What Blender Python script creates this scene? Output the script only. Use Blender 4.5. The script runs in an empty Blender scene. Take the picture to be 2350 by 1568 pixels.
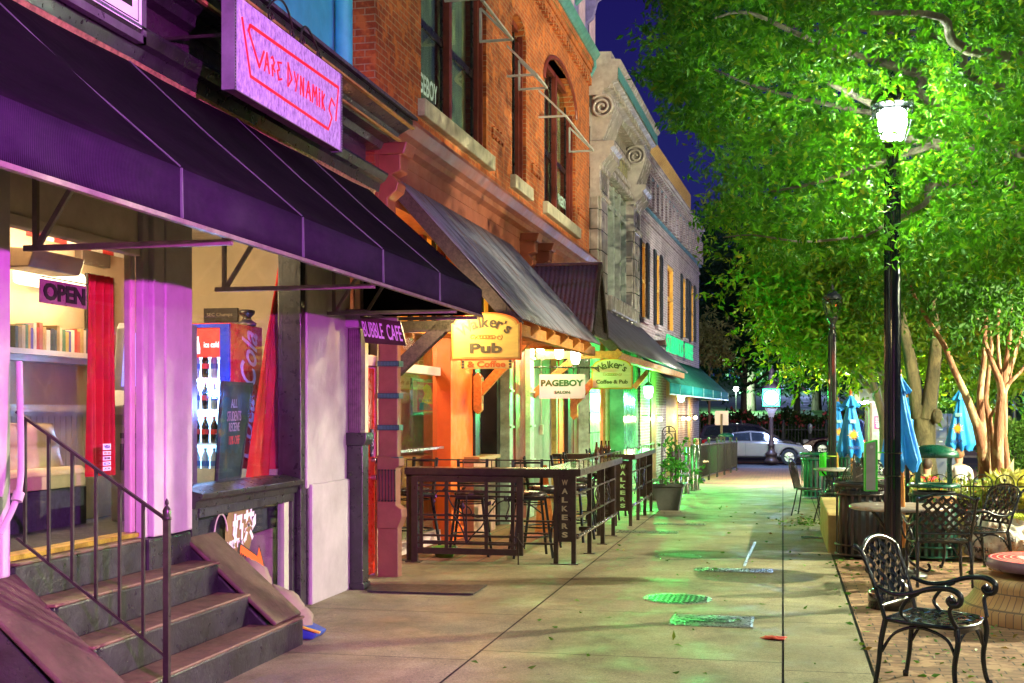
import bpy, math, random
import numpy as np
from mathutils import Vector, Matrix
R = math.radians
random.seed(7); rng = np.random.default_rng(7)
SC = bpy.context.scene
COL = SC.collection
# ---------------------------------------------------------------- camera
H, F, TH, CX, HY = 1.7, 2900.0, R(12.1), 1175.0, 945.0
cam_d = bpy.data.cameras.new('camera'); cam = bpy.data.objects.new('camera', cam_d); COL.objects.link(cam)
cam_d.sensor_width = 36; cam_d.lens = 36 * F / 2350; cam_d.shift_y = (HY - 784) / 2350.0
cam_d.clip_start = 0.05; cam_d.clip_end = 900
cam.location = (0, 0, H); cam.rotation_euler = (R(90), 0, TH)
SC.camera = cam
# ---------------------------------------------------------------- world, added soft fill sun, exposure
w = bpy.data.worlds.new('World'); SC.world = w; w.use_nodes = True
nt = w.node_tree; bg = nt.nodes['Background']
tc = nt.nodes.new('ShaderNodeTexCoord'); sx = nt.nodes.new('ShaderNodeSeparateXYZ'); cr = nt.nodes.new('ShaderNodeValToRGB')
nt.links.new(tc.outputs['Generated'], sx.inputs[0]); nt.links.new(sx.outputs['Z'], cr.inputs[0]); nt.links.new(cr.outputs[0], bg.inputs['Color'])
cr.color_ramp.elements[0].position = 0.0; cr.color_ramp.elements[0].color = (0.006, 0.009, 0.050, 1)
cr.color_ramp.elements[1].position = 0.35; cr.color_ramp.elements[1].color = (0.0035, 0.002, 0.032, 1)
bg.inputs['Strength'].default_value = 1.0
sun_d = bpy.data.lights.new('fill_sun', 'SUN'); sun_d.energy = 0.27; sun_d.angle = R(60); sun_d.color = (1.0, 0.93, 0.86)
sun = bpy.data.objects.new('fill_sun', sun_d); COL.objects.link(sun)
sun.rotation_euler = Vector((-0.62, 0.55, -0.62)).to_track_quat('-Z', 'Y').to_euler()
SC.view_settings.view_transform = 'Standard'; SC.view_settings.look = 'None'
SC.view_settings.exposure = 1.6; SC.view_settings.gamma = 1.0
SC.render.engine = 'CYCLES'
SC.cycles.max_bounces = 5; SC.cycles.diffuse_bounces = 2; SC.cycles.glossy_bounces = 2; SC.cycles.transmission_bounces = 4
SC.cycles.transparent_max_bounces = 12; SC.cycles.caustics_reflective = False; SC.cycles.caustics_refractive = False
SC.cycles.use_denoising = True; SC.cycles.sample_clamp_indirect = 4.0

# ---------------------------------------------------------------- geometry helpers
FW = Vector((-math.sin(TH), math.cos(TH), 0)); RT = Vector((math.cos(TH), math.sin(TH), 0)); UP = Vector((0, 0, 1))
CAM = Vector((0, 0, H))
def ray(px, py): return FW + RT * ((px - CX) / F) + UP * ((HY - py) / F)
def gz(y): return 0.0 if y < 14 else -0.00037 * (y - 14) ** 2 if y < 50 else -0.48
def G(px, py):
    """the point of the ground seen at a place"""
    d = ray(px, py); z = 0.0
    for _ in range(12):
        t = (z - H) / d.z; p = CAM + d * t; z = gz(p.y)
    p.z = z; return p
def PD(px, py, D): return CAM + ray(px, py) * D
class Fr:
    def __init__(s, loc=(0, 0, 0), rz=0.0):
        s.M = Matrix.Translation(loc) @ Matrix.Rotation(rz, 4, 'Z'); s.I = s.M.inverted(); s.loc = loc; s.rz = rz
    def hit(s, px, py, x=None, y=None, z=None):
        o = s.I @ CAM; d = s.I.to_3x3() @ ray(px, py)
        i, v = (0, x) if x is not None else (1, y) if y is not None else (2, z)
        return o + d * ((v - o[i]) / d[i])
    def y(s, px, x): return s.hit(px, 900, x=x).y
    def x(s, px, y): return s.hit(px, 900, y=y).x
    def z(s, px, py, x): return s.hit(px, py, x=x).z
WORLD = Fr()
MW = {}
def mw(o): return MW.get(o.name, Matrix.Identity(4)) if o else Matrix.Identity(4)
class MB:
    def __init__(s, fr=None): s.v = []; s.f = []; s.mi = []; s.M = fr.M if fr else None; s.cur = 0; s.sm = []; s.smooth = False
    def _add(s, vs, fs):
        n = len(s.v); s.v += [tuple(v) for v in vs]; s.f += [tuple(i + n for i in f) for f in fs]
        s.mi += [s.cur] * len(fs); s.sm += [s.smooth] * len(fs); return s
    def box(s, x0, x1, y0, y1, z0, z1):
        if x1 < x0: x0, x1 = x1, x0
        if y1 < y0: y0, y1 = y1, y0
        if z1 < z0: z0, z1 = z1, z0
        return s._add([(x0,y0,z0),(x1,y0,z0),(x1,y1,z0),(x0,y1,z0),(x0,y0,z1),(x1,y0,z1),(x1,y1,z1),(x0,y1,z1)],
                      [(0,3,2,1),(4,5,6,7),(0,1,5,4),(1,2,6,5),(2,3,7,6),(3,0,4,7)])
    def bar(s, p, q, w=.03, h=None, up=(0, 0, 1)):
        h = h or w; p = Vector(p); q = Vector(q); d = (q - p).normalized(); u = Vector(up)
        if abs(d.dot(u)) > .97: u = Vector((1, 0, 0))
        a = d.cross(u).normalized(); b = a.cross(d).normalized(); a *= w / 2; b *= h / 2
        vs = [e + sa * a + sb * b for e in (p, q) for sa, sb in ((-1,-1),(1,-1),(1,1),(-1,1))]
        return s._add(vs, [(0,1,2,3),(7,6,5,4),(0,4,5,1),(1,5,6,2),(2,6,7,3),(3,7,4,0)])
    def tube(s, pts, r, n=8, caps=True, close=False):
        pts = [Vector(p) for p in pts]; m = len(pts); rs = r if isinstance(r, (list, tuple)) else [r] * m
        vs = []; prev = None
        for i, p in enumerate(pts):
            if close: d = (pts[(i + 1) % m] - pts[i - 1])
            else: d = pts[min(i + 1, m - 1)] - pts[max(i - 1, 0)]
            d = d.normalized() if d.length > 1e-9 else Vector((0, 0, 1))
            if prev is None:
                u = Vector((0, 0, 1)) if abs(d.z) < .9 else Vector((1, 0, 0)); a = d.cross(u).normalized()
            else:
                a = prev - d * prev.dot(d); a = a.normalized() if a.length > 1e-6 else d.orthogonal().normalized()
            prev = a; b = d.cross(a)
            for k in range(n):
                t = 2 * math.pi * k / n; vs.append(p + (a * math.cos(t) + b * math.sin(t)) * rs[i])
        fs = []
        for i in range(m if close else m - 1):
            j = (i + 1) % m
            for k in range(n):
                l = (k + 1) % n; fs.append((i*n+k, i*n+l, j*n+l, j*n+k))
        sm = s.smooth; s.smooth = n > 5
        s._add(vs, fs); s.smooth = False
        if caps and not close: s._add(vs[:n], [tuple(range(n))[::-1]]); s._add(vs[-n:], [tuple(range(n))])
        s.smooth = sm; return s
    def lathe(s, prof, c=(0, 0, 0), n=20, a0=0.0, a1=2 * math.pi, smooth=True, sx=1, sy=1):
        full = abs(a1 - a0 - 2 * math.pi) < 1e-6; m = n if full else n + 1
        vs = [(c[0] + r * sx * math.cos(a0 + (a1-a0) * k / n), c[1] + r * sy * math.sin(a0 + (a1-a0) * k / n), c[2] + z) for r, z in prof for k in range(m)]
        fs = []
        for i in range(len(prof) - 1):
            for k in range(n):
                l = (k + 1) % m; fs.append((i*m+k, i*m+l, (i+1)*m+l, (i+1)*m+k))
        o = s.smooth; s.smooth = smooth; s._add(vs, fs); s.smooth = o; return s
    def prism(s, poly, a, b, axis='x'):
        """poly of 2-d points extruded from a to b along the axis; x: (y,z), y: (x,z), z: (x,y)"""
        def P(u, v, t): return (t, u, v) if axis == 'x' else (u, t, v) if axis == 'y' else (u, v, t)
        n = len(poly); vs = [P(u, v, a) for u, v in poly] + [P(u, v, b) for u, v in poly]
        fs = [tuple(range(n))[::-1], tuple(range(n, 2*n))] + [(i, (i+1) % n, n+(i+1) % n, n+i) for i in range(n)]
        return s._add(vs, fs)
    def quad(s, *p): return s._add(p, [tuple(range(len(p)))])
    def grid(s, fn, nu, nv, smooth=True):
        vs = [fn(i / nu, j / nv) for j in range(nv + 1) for i in range(nu + 1)]
        fs = [(j*(nu+1)+i, j*(nu+1)+i+1, (j+1)*(nu+1)+i+1, (j+1)*(nu+1)+i) for j in range(nv) for i in range(nu)]
        o = s.smooth; s.smooth = smooth; s._add(vs, fs); s.smooth = o; return s
    def sphere(s, c, r, n=12, m=8, sc=(1, 1, 1)):
        prof = [(max(1e-4, math.sin(math.pi * i / m)), -math.cos(math.pi * i / m)) for i in range(m + 1)]
        vs = [(c[0] + r*sc[0]*p[0]*math.cos(2*math.pi*k/n), c[1] + r*sc[1]*p[0]*math.sin(2*math.pi*k/n), c[2] + r*sc[2]*p[1]) for p in prof for k in range(n)]
        fs = [(i*n+k, i*n+(k+1) % n, (i+1)*n+(k+1) % n, (i+1)*n+k) for i in range(m) for k in range(n)]
        o = s.smooth; s.smooth = True; s._add(vs, fs); s.smooth = o; return s
    def build(s, name, mat, parent=None, bevel=0, solid=0, origin=None, recalc=False):
        """link as one mesh; the vertices are given in world space or in the builder's frame"""
        vs = s.v if s.M is None else [tuple(s.M @ Vector(v)) for v in s.v]
        me = bpy.data.meshes.new(name)
        if parent: I = mw(parent).inverted()
        else:
            if origin is None:
                a = np.array(vs); origin = ((a[:,0].min()+a[:,0].max())/2, (a[:,1].min()+a[:,1].max())/2, a[:,2].min())
            I = Matrix.Translation(-Vector(origin))
        vs = [tuple(I @ Vector(v)) for v in vs]
        me.from_pydata(vs, [], s.f); me.validate()
        mats = mat if isinstance(mat, (list, tuple)) else [mat]
        for m in mats: me.materials.append(m)
        if len(me.polygons) == len(s.f):
            me.polygons.foreach_set('material_index', s.mi); me.polygons.foreach_set('use_smooth', s.sm)
        if recalc:
            import bmesh
            bm = bmesh.new(); bm.from_mesh(me); bmesh.ops.remove_doubles(bm, verts=bm.verts, dist=1e-5); bmesh.ops.recalc_face_normals(bm, faces=bm.faces); bm.to_mesh(me); bm.free()
        me.update()
        o = bpy.data.objects.new(name, me); COL.objects.link(o)
        if parent: o.parent = parent; MW[o.name] = mw(parent)
        else: o.location = origin; MW[o.name] = Matrix.Translation(Vector(origin))
        if bevel:
            md = o.modifiers.new('bevel', 'BEVEL'); md.width = bevel; md.segments = 2; md.limit_method = 'ANGLE'; md.angle_limit = R(40); md.harden_normals = False
        if solid:
            md = o.modifiers.new('solid', 'SOLIDIFY'); md.thickness = solid; md.offset = 0
        return o
def tag(o, label=None, cat=None, group=None, kind=None):
    if label: o['label'] = label
    if cat: o['category'] = cat
    if group: o['group'] = group
    if kind: o['kind'] = kind
    return o
def thing(name, label, cat, loc=(0, 0, 0), rz=0.0, group=None):
    o = bpy.data.objects.new(name, None); COL.objects.link(o); o.empty_display_size = .2
    o.location = loc; o.rotation_euler = (0, 0, rz); MW[o.name] = Matrix.Translation(Vector(loc)) @ Matrix.Rotation(rz, 4, 'Z')
    return tag(o, label, cat, group)
def dup(root, loc, rz, label=None):
    def cp(o, par):
        c = o.copy(); COL.objects.link(c); c.parent = par
        for ch in list(o.children): cp(ch, c)
        return c
    r = cp(root, None); r.location = loc; r.rotation_euler = (0, 0, rz)
    if label: r['label'] = label
    return r
def arc(c, r, a0, a1, n, ax=(1, 0, 0), ay=(0, 0, 1)):
    c = Vector(c); ax = Vector(ax); ay = Vector(ay)
    return [c + ax * (r * math.cos(a0 + (a1-a0)*i/n)) + ay * (r * math.sin(a0 + (a1-a0)*i/n)) for i in range(n + 1)]
def spiral(c, r0, r1, a0, a1, n, ax, ay):
    c = Vector(c); ax = Vector(ax); ay = Vector(ay)
    return [c + ax * ((r0+(r1-r0)*i/n) * math.cos(a0 + (a1-a0)*i/n)) + ay * ((r0+(r1-r0)*i/n) * math.sin(a0 + (a1-a0)*i/n)) for i in range(n + 1)]
def bez(p0, p1, p2, p3, n=10):
    p0, p1, p2, p3 = map(Vector, (p0, p1, p2, p3))
    return [p0*(1-t)**3 + p1*3*t*(1-t)**2 + p2*3*t*t*(1-t) + p3*t**3 for t in [i / n for i in range(n + 1)]]
def cr_spline(P, n=6):
    P = [Vector(p) for p in P]; out = []
    for i in range(len(P) - 1):
        a = P[max(i-1, 0)]; b = P[i]; c = P[i+1]; d = P[min(i+2, len(P)-1)]
        for k in range(n):
            t = k / n; out.append(0.5 * ((2*b) + (c-a)*t + (2*a-5*b+4*c-d)*t*t + (3*b-a-3*c+d)*t**3))
    out.append(P[-1]); return out
# ---------------------------------------------------------------- text as mesh
def text_mesh(txt, height, width=None, extrude=.002, bold=0.0, shear=0.0, align='CENTER'):
    cu = bpy.data.curves.new('txt', 'FONT'); cu.body = txt; cu.align_x = align; cu.align_y = 'CENTER'; cu.size = 1.0
    cu.offset = bold; cu.shear = shear; cu.resolution_u = 3
    o = bpy.data.objects.new('txt', cu); COL.objects.link(o)
    dg = bpy.context.evaluated_depsgraph_get(); me = bpy.data.meshes.new_from_object(o.evaluated_get(dg))
    bpy.data.objects.remove(o)
    v = np.array([tuple(q.co) for q in me.vertices]); f = [tuple(p.vertices) for p in me.polygons]
    bpy.data.meshes.remove(me); bpy.data.curves.remove(cu)
    if not len(v): return v, f
    v[:, 1] -= (v[:, 1].max() + v[:, 1].min()) / 2
    if align == 'CENTER': v[:, 0] -= (v[:, 0].max() + v[:, 0].min()) / 2
    hh = v[:, 1].max() - v[:, 1].min(); s = height / hh; v[:, 1] *= s
    ww = v[:, 0].max() - v[:, 0].min(); v[:, 0] *= (width / ww) if width else s
    v[:, 2] = 0; return v, f
def put_text(mb, txt, height, c, ax, ay, width=None, bold=0.0, shear=0.0, thick=.004):
    """letters in the plane (ax, ay) about c, given a little thickness"""
    v, f = text_mesh(txt, height, width, 0, bold, shear)
    c = Vector(c); ax = Vector(ax).normalized(); ay = Vector(ay).normalized(); nz = ax.cross(ay)
    top = [c + ax * q[0] + ay * q[1] + nz * thick for q in v]
    mb._add(top, f)
    edges = {}
    for a in f:
        for i in range(len(a)):
            e = (a[i], a[(i+1) % len(a)]); k = (min(e), max(e)); edges[k] = None if k in edges else e
    vs = [c + ax * q[0] + ay * q[1] for q in v] + top; n = len(v)
    mb._add(vs, [(e[0], e[1], e[1]+n, e[0]+n) for e in edges.values() if e])
def arc_text(mb, txt, h, c, ax, ay, rad, spread, bold=.02, thick=.004, width=None):
    """letters set along an arch"""
    c = Vector(c); ax = Vector(ax); ay = Vector(ay); o = c - ay * rad
    ws = [{'W': 1.45, 'l': .5, "'": .3, 'r': .8}.get(ch, 1.0) for ch in txt]; tot = sum(ws)
    for i, ch in enumerate(txt):
        a = ((sum(ws[:i]) + ws[i]/2) / tot - .5) * spread
        p = o + ax * (rad * math.sin(a)) + ay * (rad * math.cos(a))
        tx = ax * math.cos(a) - ay * math.sin(a); ty = ax * math.sin(a) + ay * math.cos(a)
        hh = h * (1.0 if ch.isupper() or ch in 'lkbdf' else .32 if ch in "'" else .74)
        put_text(mb, ch, hh, p - ty * ((h - hh) / 2 if ch != "'" else -(h-hh)/2), tx, ty, bold=bold, thick=thick)
# ---------------------------------------------------------------- materials
MATS = {}
def nodes(name):
    m = bpy.data.materials.new(name); m.use_nodes = True; nt = m.node_tree; b = nt.nodes['Principled BSDF']; MATS[name] = m
    return m, nt, b
def N(nt, t, **kw):
    n = nt.nodes.new(t)
    for k, v in kw.items():
        if k in n.inputs: n.inputs[k].default_value = v
        else: setattr(n, k, v)
    return n
def ramp(nt, fac, stops):
    r = nt.nodes.new('ShaderNodeValToRGB'); e = r.color_ramp.elements
    while len(e) < len(stops): e.new(0.5)
    for i, (p, c) in enumerate(stops): e[i].position = p; e[i].color = (*c, 1) if len(c) == 3 else c
    nt.links.new(fac, r.inputs[0]); return r.outputs[0]
def mixc(nt, fac, a, b, mode='MIX'):
    m = nt.nodes.new('ShaderNodeMix'); m.data_type = 'RGBA'; m.blend_type = mode
    for v, i in ((fac, 0), (a, 6), (b, 7)):
        if hasattr(v, 'links'): nt.links.new(v, m.inputs[i])
        elif isinstance(v, (int, float)): m.inputs[i].default_value = v
        else: m.inputs[i].default_value = (*v, 1)
    return m.outputs[2]
def coords(nt, scale=(1, 1, 1), rot=(0, 0, 0)):
    t = nt.nodes.new('ShaderNodeTexCoord'); mp = nt.nodes.new('ShaderNodeMapping'); mp.inputs['Scale'].default_value = scale; mp.inputs['Rotation'].default_value = rot
    nt.links.new(t.outputs['Object'], mp.inputs[0]); return mp.outputs[0]
def noise(nt, vec, scale, detail=4, rough=.6, dist=0.0):
    n = nt.nodes.new('ShaderNodeTexNoise'); n.inputs['Scale'].default_value = scale; n.inputs['Detail'].default_value = detail
    n.inputs['Roughness'].default_value = rough; n.inputs['Distortion'].default_value = dist; nt.links.new(vec, n.inputs['Vector']); return n.outputs[0]
def bump(nt, b, h, strength=.3, dist=.01, prev=None):
    n = nt.nodes.new('ShaderNodeBump'); n.inputs['Strength'].default_value = strength; n.inputs['Distance'].default_value = dist
    nt.links.new(h, n.inputs['Height'])
    if prev: nt.links.new(prev, n.inputs['Normal'])
    nt.links.new(n.outputs[0], b.inputs['Normal']); return n.outputs[0]
def mat(name, col, rough=.55, metal=0.0, var=.25, vs=6.0, bmp=.15, bs=60.0, wear=None, wearamt=.5, stretch=(1, 1, 1), spec=.5, coat=0.0):
    """painted or plain surface: uneven tone, worn spots, fine relief"""
    if name in MATS: return MATS[name]
    m, nt, b = nodes(name); c = coords(nt, stretch)
    n1 = noise(nt, c, vs, 5, .65)
    lo = tuple(max(0, x * (1 - var)) for x in col); hi = tuple(min(1, x * (1 + var)) for x in col)
    o = ramp(nt, n1, [(.3, lo), (.7, hi)])
    if wear:
        n2 = noise(nt, c, vs * 3.3, 6, .75); f = ramp(nt, n2, [(wearamt, (0, 0, 0)), (wearamt + .06, (1, 1, 1))]); o = mixc(nt, f, o, wear)
    nt.links.new(o, b.inputs['Base Color'])
    rr = ramp(nt, noise(nt, c, vs * 1.7, 4), [(.3, (rough * .75,) * 3), (.7, (min(1, rough * 1.25),) * 3)]); nt.links.new(rr, b.inputs['Roughness'])
    b.inputs['Metallic'].default_value = metal; b.inputs['Specular IOR Level'].default_value = spec; b.inputs['Coat Weight'].default_value = coat
    if bmp: bump(nt, b, noise(nt, c, bs, 4), bmp, .004)
    return m
def emit(name, col, s, base=(.8, .8, .8)):
    if name in MATS: return MATS[name]
    m, nt, b = nodes(name); b.inputs['Base Color'].default_value = (*base, 1); b.inputs['Emission Color'].default_value = (*col, 1); b.inputs['Emission Strength'].default_value = s * .4
    return m
def glass(name='window_glass', tint=(.9, .95, .95), refl=1.0, rough=.02):
    if name in MATS: return MATS[name]
    m, nt, b = nodes(name); nt.nodes.remove(b); out = nt.nodes['Material Output']
    t = N(nt, 'ShaderNodeBsdfTransparent'); t.inputs[0].default_value = (*tint, 1); g = N(nt, 'ShaderNodeBsdfGlossy'); g.inputs['Roughness'].default_value = rough
    lw = N(nt, 'ShaderNodeLayerWeight'); pw = N(nt, 'ShaderNodeMath', operation='POWER'); pw.inputs[1].default_value = 5.0; nt.links.new(lw.outputs['Facing'], pw.inputs[0])
    mu = N(nt, 'ShaderNodeMath', operation='MULTIPLY_ADD'); mu.inputs[1].default_value = .8 * refl; mu.inputs[2].default_value = .035 * refl; nt.links.new(pw.outputs[0], mu.inputs[0])
    mx = N(nt, 'ShaderNodeMixShader'); nt.links.new(mu.outputs[0], mx.inputs[0]); nt.links.new(t.outputs[0], mx.inputs[1]); nt.links.new(g.outputs[0], mx.inputs[2]); nt.links.new(mx.outputs[0], out.inputs[0])
    return m
def brick(name, c1, c2, mortar, bw=.215, bh=.072, mort=.008, var=.5, bumps=.6, stain=None, flat=False, off=.5, c3=None, rough=.85):
    """running bond laid on x+y against z, or on x against y for paving"""
    if name in MATS: return MATS[name]
    m, nt, b = nodes(name); t = N(nt, 'ShaderNodeTexCoord'); s = N(nt, 'ShaderNodeSeparateXYZ'); nt.links.new(t.outputs['Object'], s.inputs[0])
    cb = N(nt, 'ShaderNodeCombineXYZ')
    if flat: nt.links.new(s.outputs[0], cb.inputs[0]); nt.links.new(s.outputs[1], cb.inputs[1])
    else:
        ad = N(nt, 'ShaderNodeMath', operation='ADD'); nt.links.new(s.outputs[0], ad.inputs[0]); nt.links.new(s.outputs[1], ad.inputs[1]); nt.links.new(ad.outputs[0], cb.inputs[0]); nt.links.new(s.outputs[2], cb.inputs[1])
    wob = N(nt, 'ShaderNodeTexNoise', Scale=3.0); wv = N(nt, 'ShaderNodeVectorMath', operation='MULTIPLY_ADD')
    nt.links.new(cb.outputs[0], wob.inputs['Vector']); nt.links.new(wob.outputs[1], wv.inputs[0]); wv.inputs[1].default_value = (.012, .012, 0); nt.links.new(cb.outputs[0], wv.inputs[2])
    bt = nt.nodes.new('ShaderNodeTexBrick'); bt.offset = off; bt.inputs['Scale'].default_value = 1.0; bt.inputs['Brick Width'].default_value = bw; bt.inputs['Row Height'].default_value = bh
    bt.inputs['Mortar Size'].default_value = mort; bt.inputs['Mortar Smooth'].default_value = .25; bt.inputs['Bias'].default_value = 0.0
    bt.inputs['Color1'].default_value = (*c1, 1); bt.inputs['Color2'].default_value = (*c2, 1); bt.inputs['Mortar'].default_value = (*mortar, 1)
    nt.links.new(wv.outputs[0], bt.inputs['Vector'])
    n1 = noise(nt, t.outputs['Object'], 1.3, 6, .7); f = ramp(nt, n1, [(.35, (1 - var,) * 3), (.65, (1 + var * .4,) * 3)])
    o = mixc(nt, 1.0, bt.outputs[0], f, 'MULTIPLY')
    n2 = noise(nt, t.outputs['Object'], 28, 4, .7); o = mixc(nt, .55, o, ramp(nt, n2, [(.3, (.5, .5, .5)), (.75, (1.35, 1.35, 1.35))]), 'MULTIPLY')
    if c3: o = mixc(nt, ramp(nt, noise(nt, t.outputs['Object'], 5, 3), [(.52, (0, 0, 0)), (.62, (1, 1, 1))]), o, c3)
    if stain: o = mixc(nt, ramp(nt, noise(nt, t.outputs['Object'], .8, 5), [(.55, (0, 0, 0)), (.75, (.8, .8, .8))]), o, stain)
    nt.links.new(o, b.inputs['Base Color']); b.inputs['Roughness'].default_value = rough
    iv = N(nt, 'ShaderNodeInvert'); nt.links.new(bt.outputs[1], iv.inputs[1]); pv = bump(nt, b, iv.outputs[0], bumps, .008); bump(nt, b, n2, .35, .004, pv)
    return m
# ---------------------------------------------------------------- the setting: ground, paving, street, lawn
def concrete_mat():
    m, nt, b = nodes('pavement_concrete'); c = coords(nt)
    base = ramp(nt, noise(nt, c, .9, 6, .65, .4), [(.3, (.13, .12, .075)), (.5, (.27, .25, .16)), (.72, (.40, .375, .25))])
    g = ramp(nt, noise(nt, c, 160, 3, .7), [(.35, (.5, .5, .48)), (.65, (1.35, 1.35, 1.3))]); o = mixc(nt, .9, base, g, 'MULTIPLY')
    g2 = ramp(nt, noise(nt, c, 55, 4, .85), [(.38, (.62, .61, .58)), (.62, (1.25, 1.25, 1.2))]); o = mixc(nt, .7, o, g2, 'MULTIPLY')
    vo = N(nt, 'ShaderNodeTexVoronoi', Scale=.55); vo.feature = 'DISTANCE_TO_EDGE'; dn = N(nt, 'ShaderNodeTexNoise', Scale=4.0); nt.links.new(c, dn.inputs['Vector']); vm = N(nt, 'ShaderNodeVectorMath', operation='MULTIPLY_ADD'); nt.links.new(dn.outputs[1], vm.inputs[0]); vm.inputs[1].default_value = (.35, .35, 0); nt.links.new(c, vm.inputs[2]); nt.links.new(vm.outputs[0], vo.inputs['Vector'])
    ck_ = ramp(nt, vo.outputs[0], [(.0, (1, 1, 1)), (.0035, (0, 0, 0))]); gt_ = ramp(nt, noise(nt, c, .6, 2), [(.52, (0, 0, 0)), (.56, (.8, .8, .8))]); o = mixc(nt, mixc(nt, 1.0, ck_, gt_, 'MULTIPLY'), o, (.05, .045, .03))
    st = ramp(nt, noise(nt, coords(nt, (1, .35, 1)), 1.7, 7, .75, 1.2), [(.56, (0, 0, 0)), (.72, (.75, .75, .75))]); o = mixc(nt, st, o, (.13, .115, .08))
    sp = ramp(nt, noise(nt, c, 22, 2, .5), [(.70, (0, 0, 0)), (.73, (.7, .7, .7))]); o = mixc(nt, sp, o, (.08, .07, .055))
    nt.links.new(o, b.inputs['Base Color'])
    nt.links.new(ramp(nt, noise(nt, c, 2.2, 4), [(.35, (.42,) * 3), (.6, (.8,) * 3)]), b.inputs['Roughness'])
    p = bump(nt, b, noise(nt, c, 190, 3), .5, .003); bump(nt, b, noise(nt, coords(nt, (1, 9, 1)), 26, 4), .18, .003, p)
    return m
M_conc = concrete_mat()
M_joint = mat('joint_dirt', (.03, .028, .02), .95, var=.5)
M_pave = brick('brick_pavers', (.27, .14, .07), (.18, .09, .05), (.035, .025, .018), .205, .103, .006, var=.35, bumps=.5, flat=True, c3=(.33, .20, .11))
M_pave2 = brick('crossing_pavers', (.30, .13, .085), (.20, .09, .06), (.06, .05, .04), .22, .11, .007, var=.3, bumps=.5, flat=True)
M_asph = mat('asphalt', (.055, .055, .058), .8, var=.3, vs=1.5, bmp=.4, bs=140)
M_grass = mat('lawn_grass', (.035, .10, .02), .9, var=.55, vs=.35, bmp=.6, bs=35)
M_tile = brick('patio_tile', (.34, .13, .07), (.27, .10, .055), (.10, .07, .05), .30, .30, .01, var=.25, flat=True, off=0)
def sheet(name, x0, x1, y0, y1, mat_, dz=0.0, ny=24):
    m = MB(); n = ny
    m.grid(lambda u, v: (x0 + (x1-x0)*u, y0 + (y1-y0)*v, gz(y0 + (y1-y0)*v) + dz), 1, n, False)
    return tag(m.build(name, mat_), kind='structure')
gm = MB(); gm.grid(lambda u, v: (-400 + 800*u, -20 + 620*v, gz(-20 + 620*v) - .25), 2, 60, False); tag(gm.build('ground', M_asph), kind='structure')
# concrete pavement in slabs with tooled joints
pv = MB(); jx = [-4.9, -2.1, 0.0, 0.57]; jy = [-3.3 + 1.95*i for i in range(19)]
wob = lambda a: .004 * math.sin(a * 7.3)
for i in range(3):
    for j in range(len(jy) - 1):
        x0, x1, y0, y1 = jx[i] + .008, jx[i+1] - .008, jy[j] + .006, jy[j+1] - .006
        if i == 1: y0 += .35; y1 += .35
        if i == 2: y0 += .1; y1 += .1
        pv.quad((x0, y0, gz(y0)), (x1, y0, gz(y0)), (x1, y1, gz(y1)), (x0, y1, gz(y1)))
for j in range(len(jy) - 1):
    y0, y1 = jy[j] + .006, jy[j+1] - .006
    if y0 > 14.6: pv.quad((.578, y0, gz(y0)), (1.5, y0, gz(y0)), (1.5, y1, gz(y1)), (.578, y1, gz(y1)))
tag(pv.build('pavement', M_conc), kind='structure')
sheet('pavement_joints', -5.2, 1.6, -3.3, 31.9, M_joint, -.012)
sheet('brick_paving', .585, 16, -3, 15.0, M_pave, .002, 12)
sheet('plaza_paving', 1.52, 16, 15.0, 31.9, M_pave, .001)
sheet('brick_crossing', -9, 40, 31.9, 49.7, M_pave2, .002)
k = MB(); k.box(-60, 60, 49.7, 49.88, -.9, -.475); tag(k.build('kerb', mat('kerb_stone', (.32, .27, .22), .8)), kind='structure')
sheet('road', -90, 90, 49.88, 66, M_asph, -.10, 2)
for yy in (57.7, 58.0): sheet('road_marking', -90, 90, yy, yy + .11, mat('yellow_road_paint', (.55, .36, .03), .7, var=.3), -.096, 1)
k = MB(); k.box(-90, 90, 66, 66.2, -.9, -.475); tag(k.build('kerb', MATS['kerb_stone']), kind='structure')
sheet('far_pavement', -90, 90, 66.2, 75.5, mat('far_concrete', (.30, .22, .17), .85), 0, 2)
def lz(y): return -.48 + (y - 75.5) * .062 if y > 75.5 else -.48
lw = MB(); lw.grid(lambda u, v: (-140 + 280*u, 75.5 + 120*v*v, lz(75.5 + 120*v*v) + .25*math.sin(9*u)*v), 30, 20); tag(lw.build('lawn', M_grass), kind='structure')
# crack in the slabs by the planter
# ---------------------------------------------------------------- BUILDING A: black shopfront, blue upper storey
A = Fr()
def hx(px, x): return A.y(px, x)
rootA = thing('shop_building', 'shop building with a black storefront, pink-lit pilasters and a sky blue upper wall', 'building', (-4.3, 8.0, 0))
M_blue = mat('blue_paint', (.07, .55, .68), .5, var=.18, vs=2.5, bmp=.35, bs=12)
M_black = mat('black_paint', (.022, .024, .026), .32, var=.5, vs=9, bmp=.6, bs=26, wear=(.16, .19, .17), wearamt=.66)
M_white = mat('white_paint', (.44, .42, .43), .5, var=.14, vs=4, bmp=.5, bs=22, wear=(.30, .27, .24), wearamt=.72)
M_yel = mat('gold_trim', (.35, .25, .06), .5, var=.4, vs=8)
M_plas = mat('inner_plaster', (.66, .55, .38), .8, var=.12, vs=2)
M_cream = mat('cream_wood', (.60, .54, .46), .5, var=.12)
M_fl = mat('dark_carpet', (.035, .035, .05), .95, var=.4, vs=14)
b = MB(A)                                    # shell of the shop
b.box(-4.9, -4.2, -6, 5.6, 0, 4.0); b.box(-9, -8.8, 3.0, 12.3, 0, 4.1); b.box(-9, -4.12, 12.06, 12.25, 0, 4.0)
b.build('wall', M_plas, rootA)
b = MB(A); b.box(-9, -4.3, -6, 12.28, 4.60, 12.5); b.build('upper_wall', M_blue, rootA)
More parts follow.
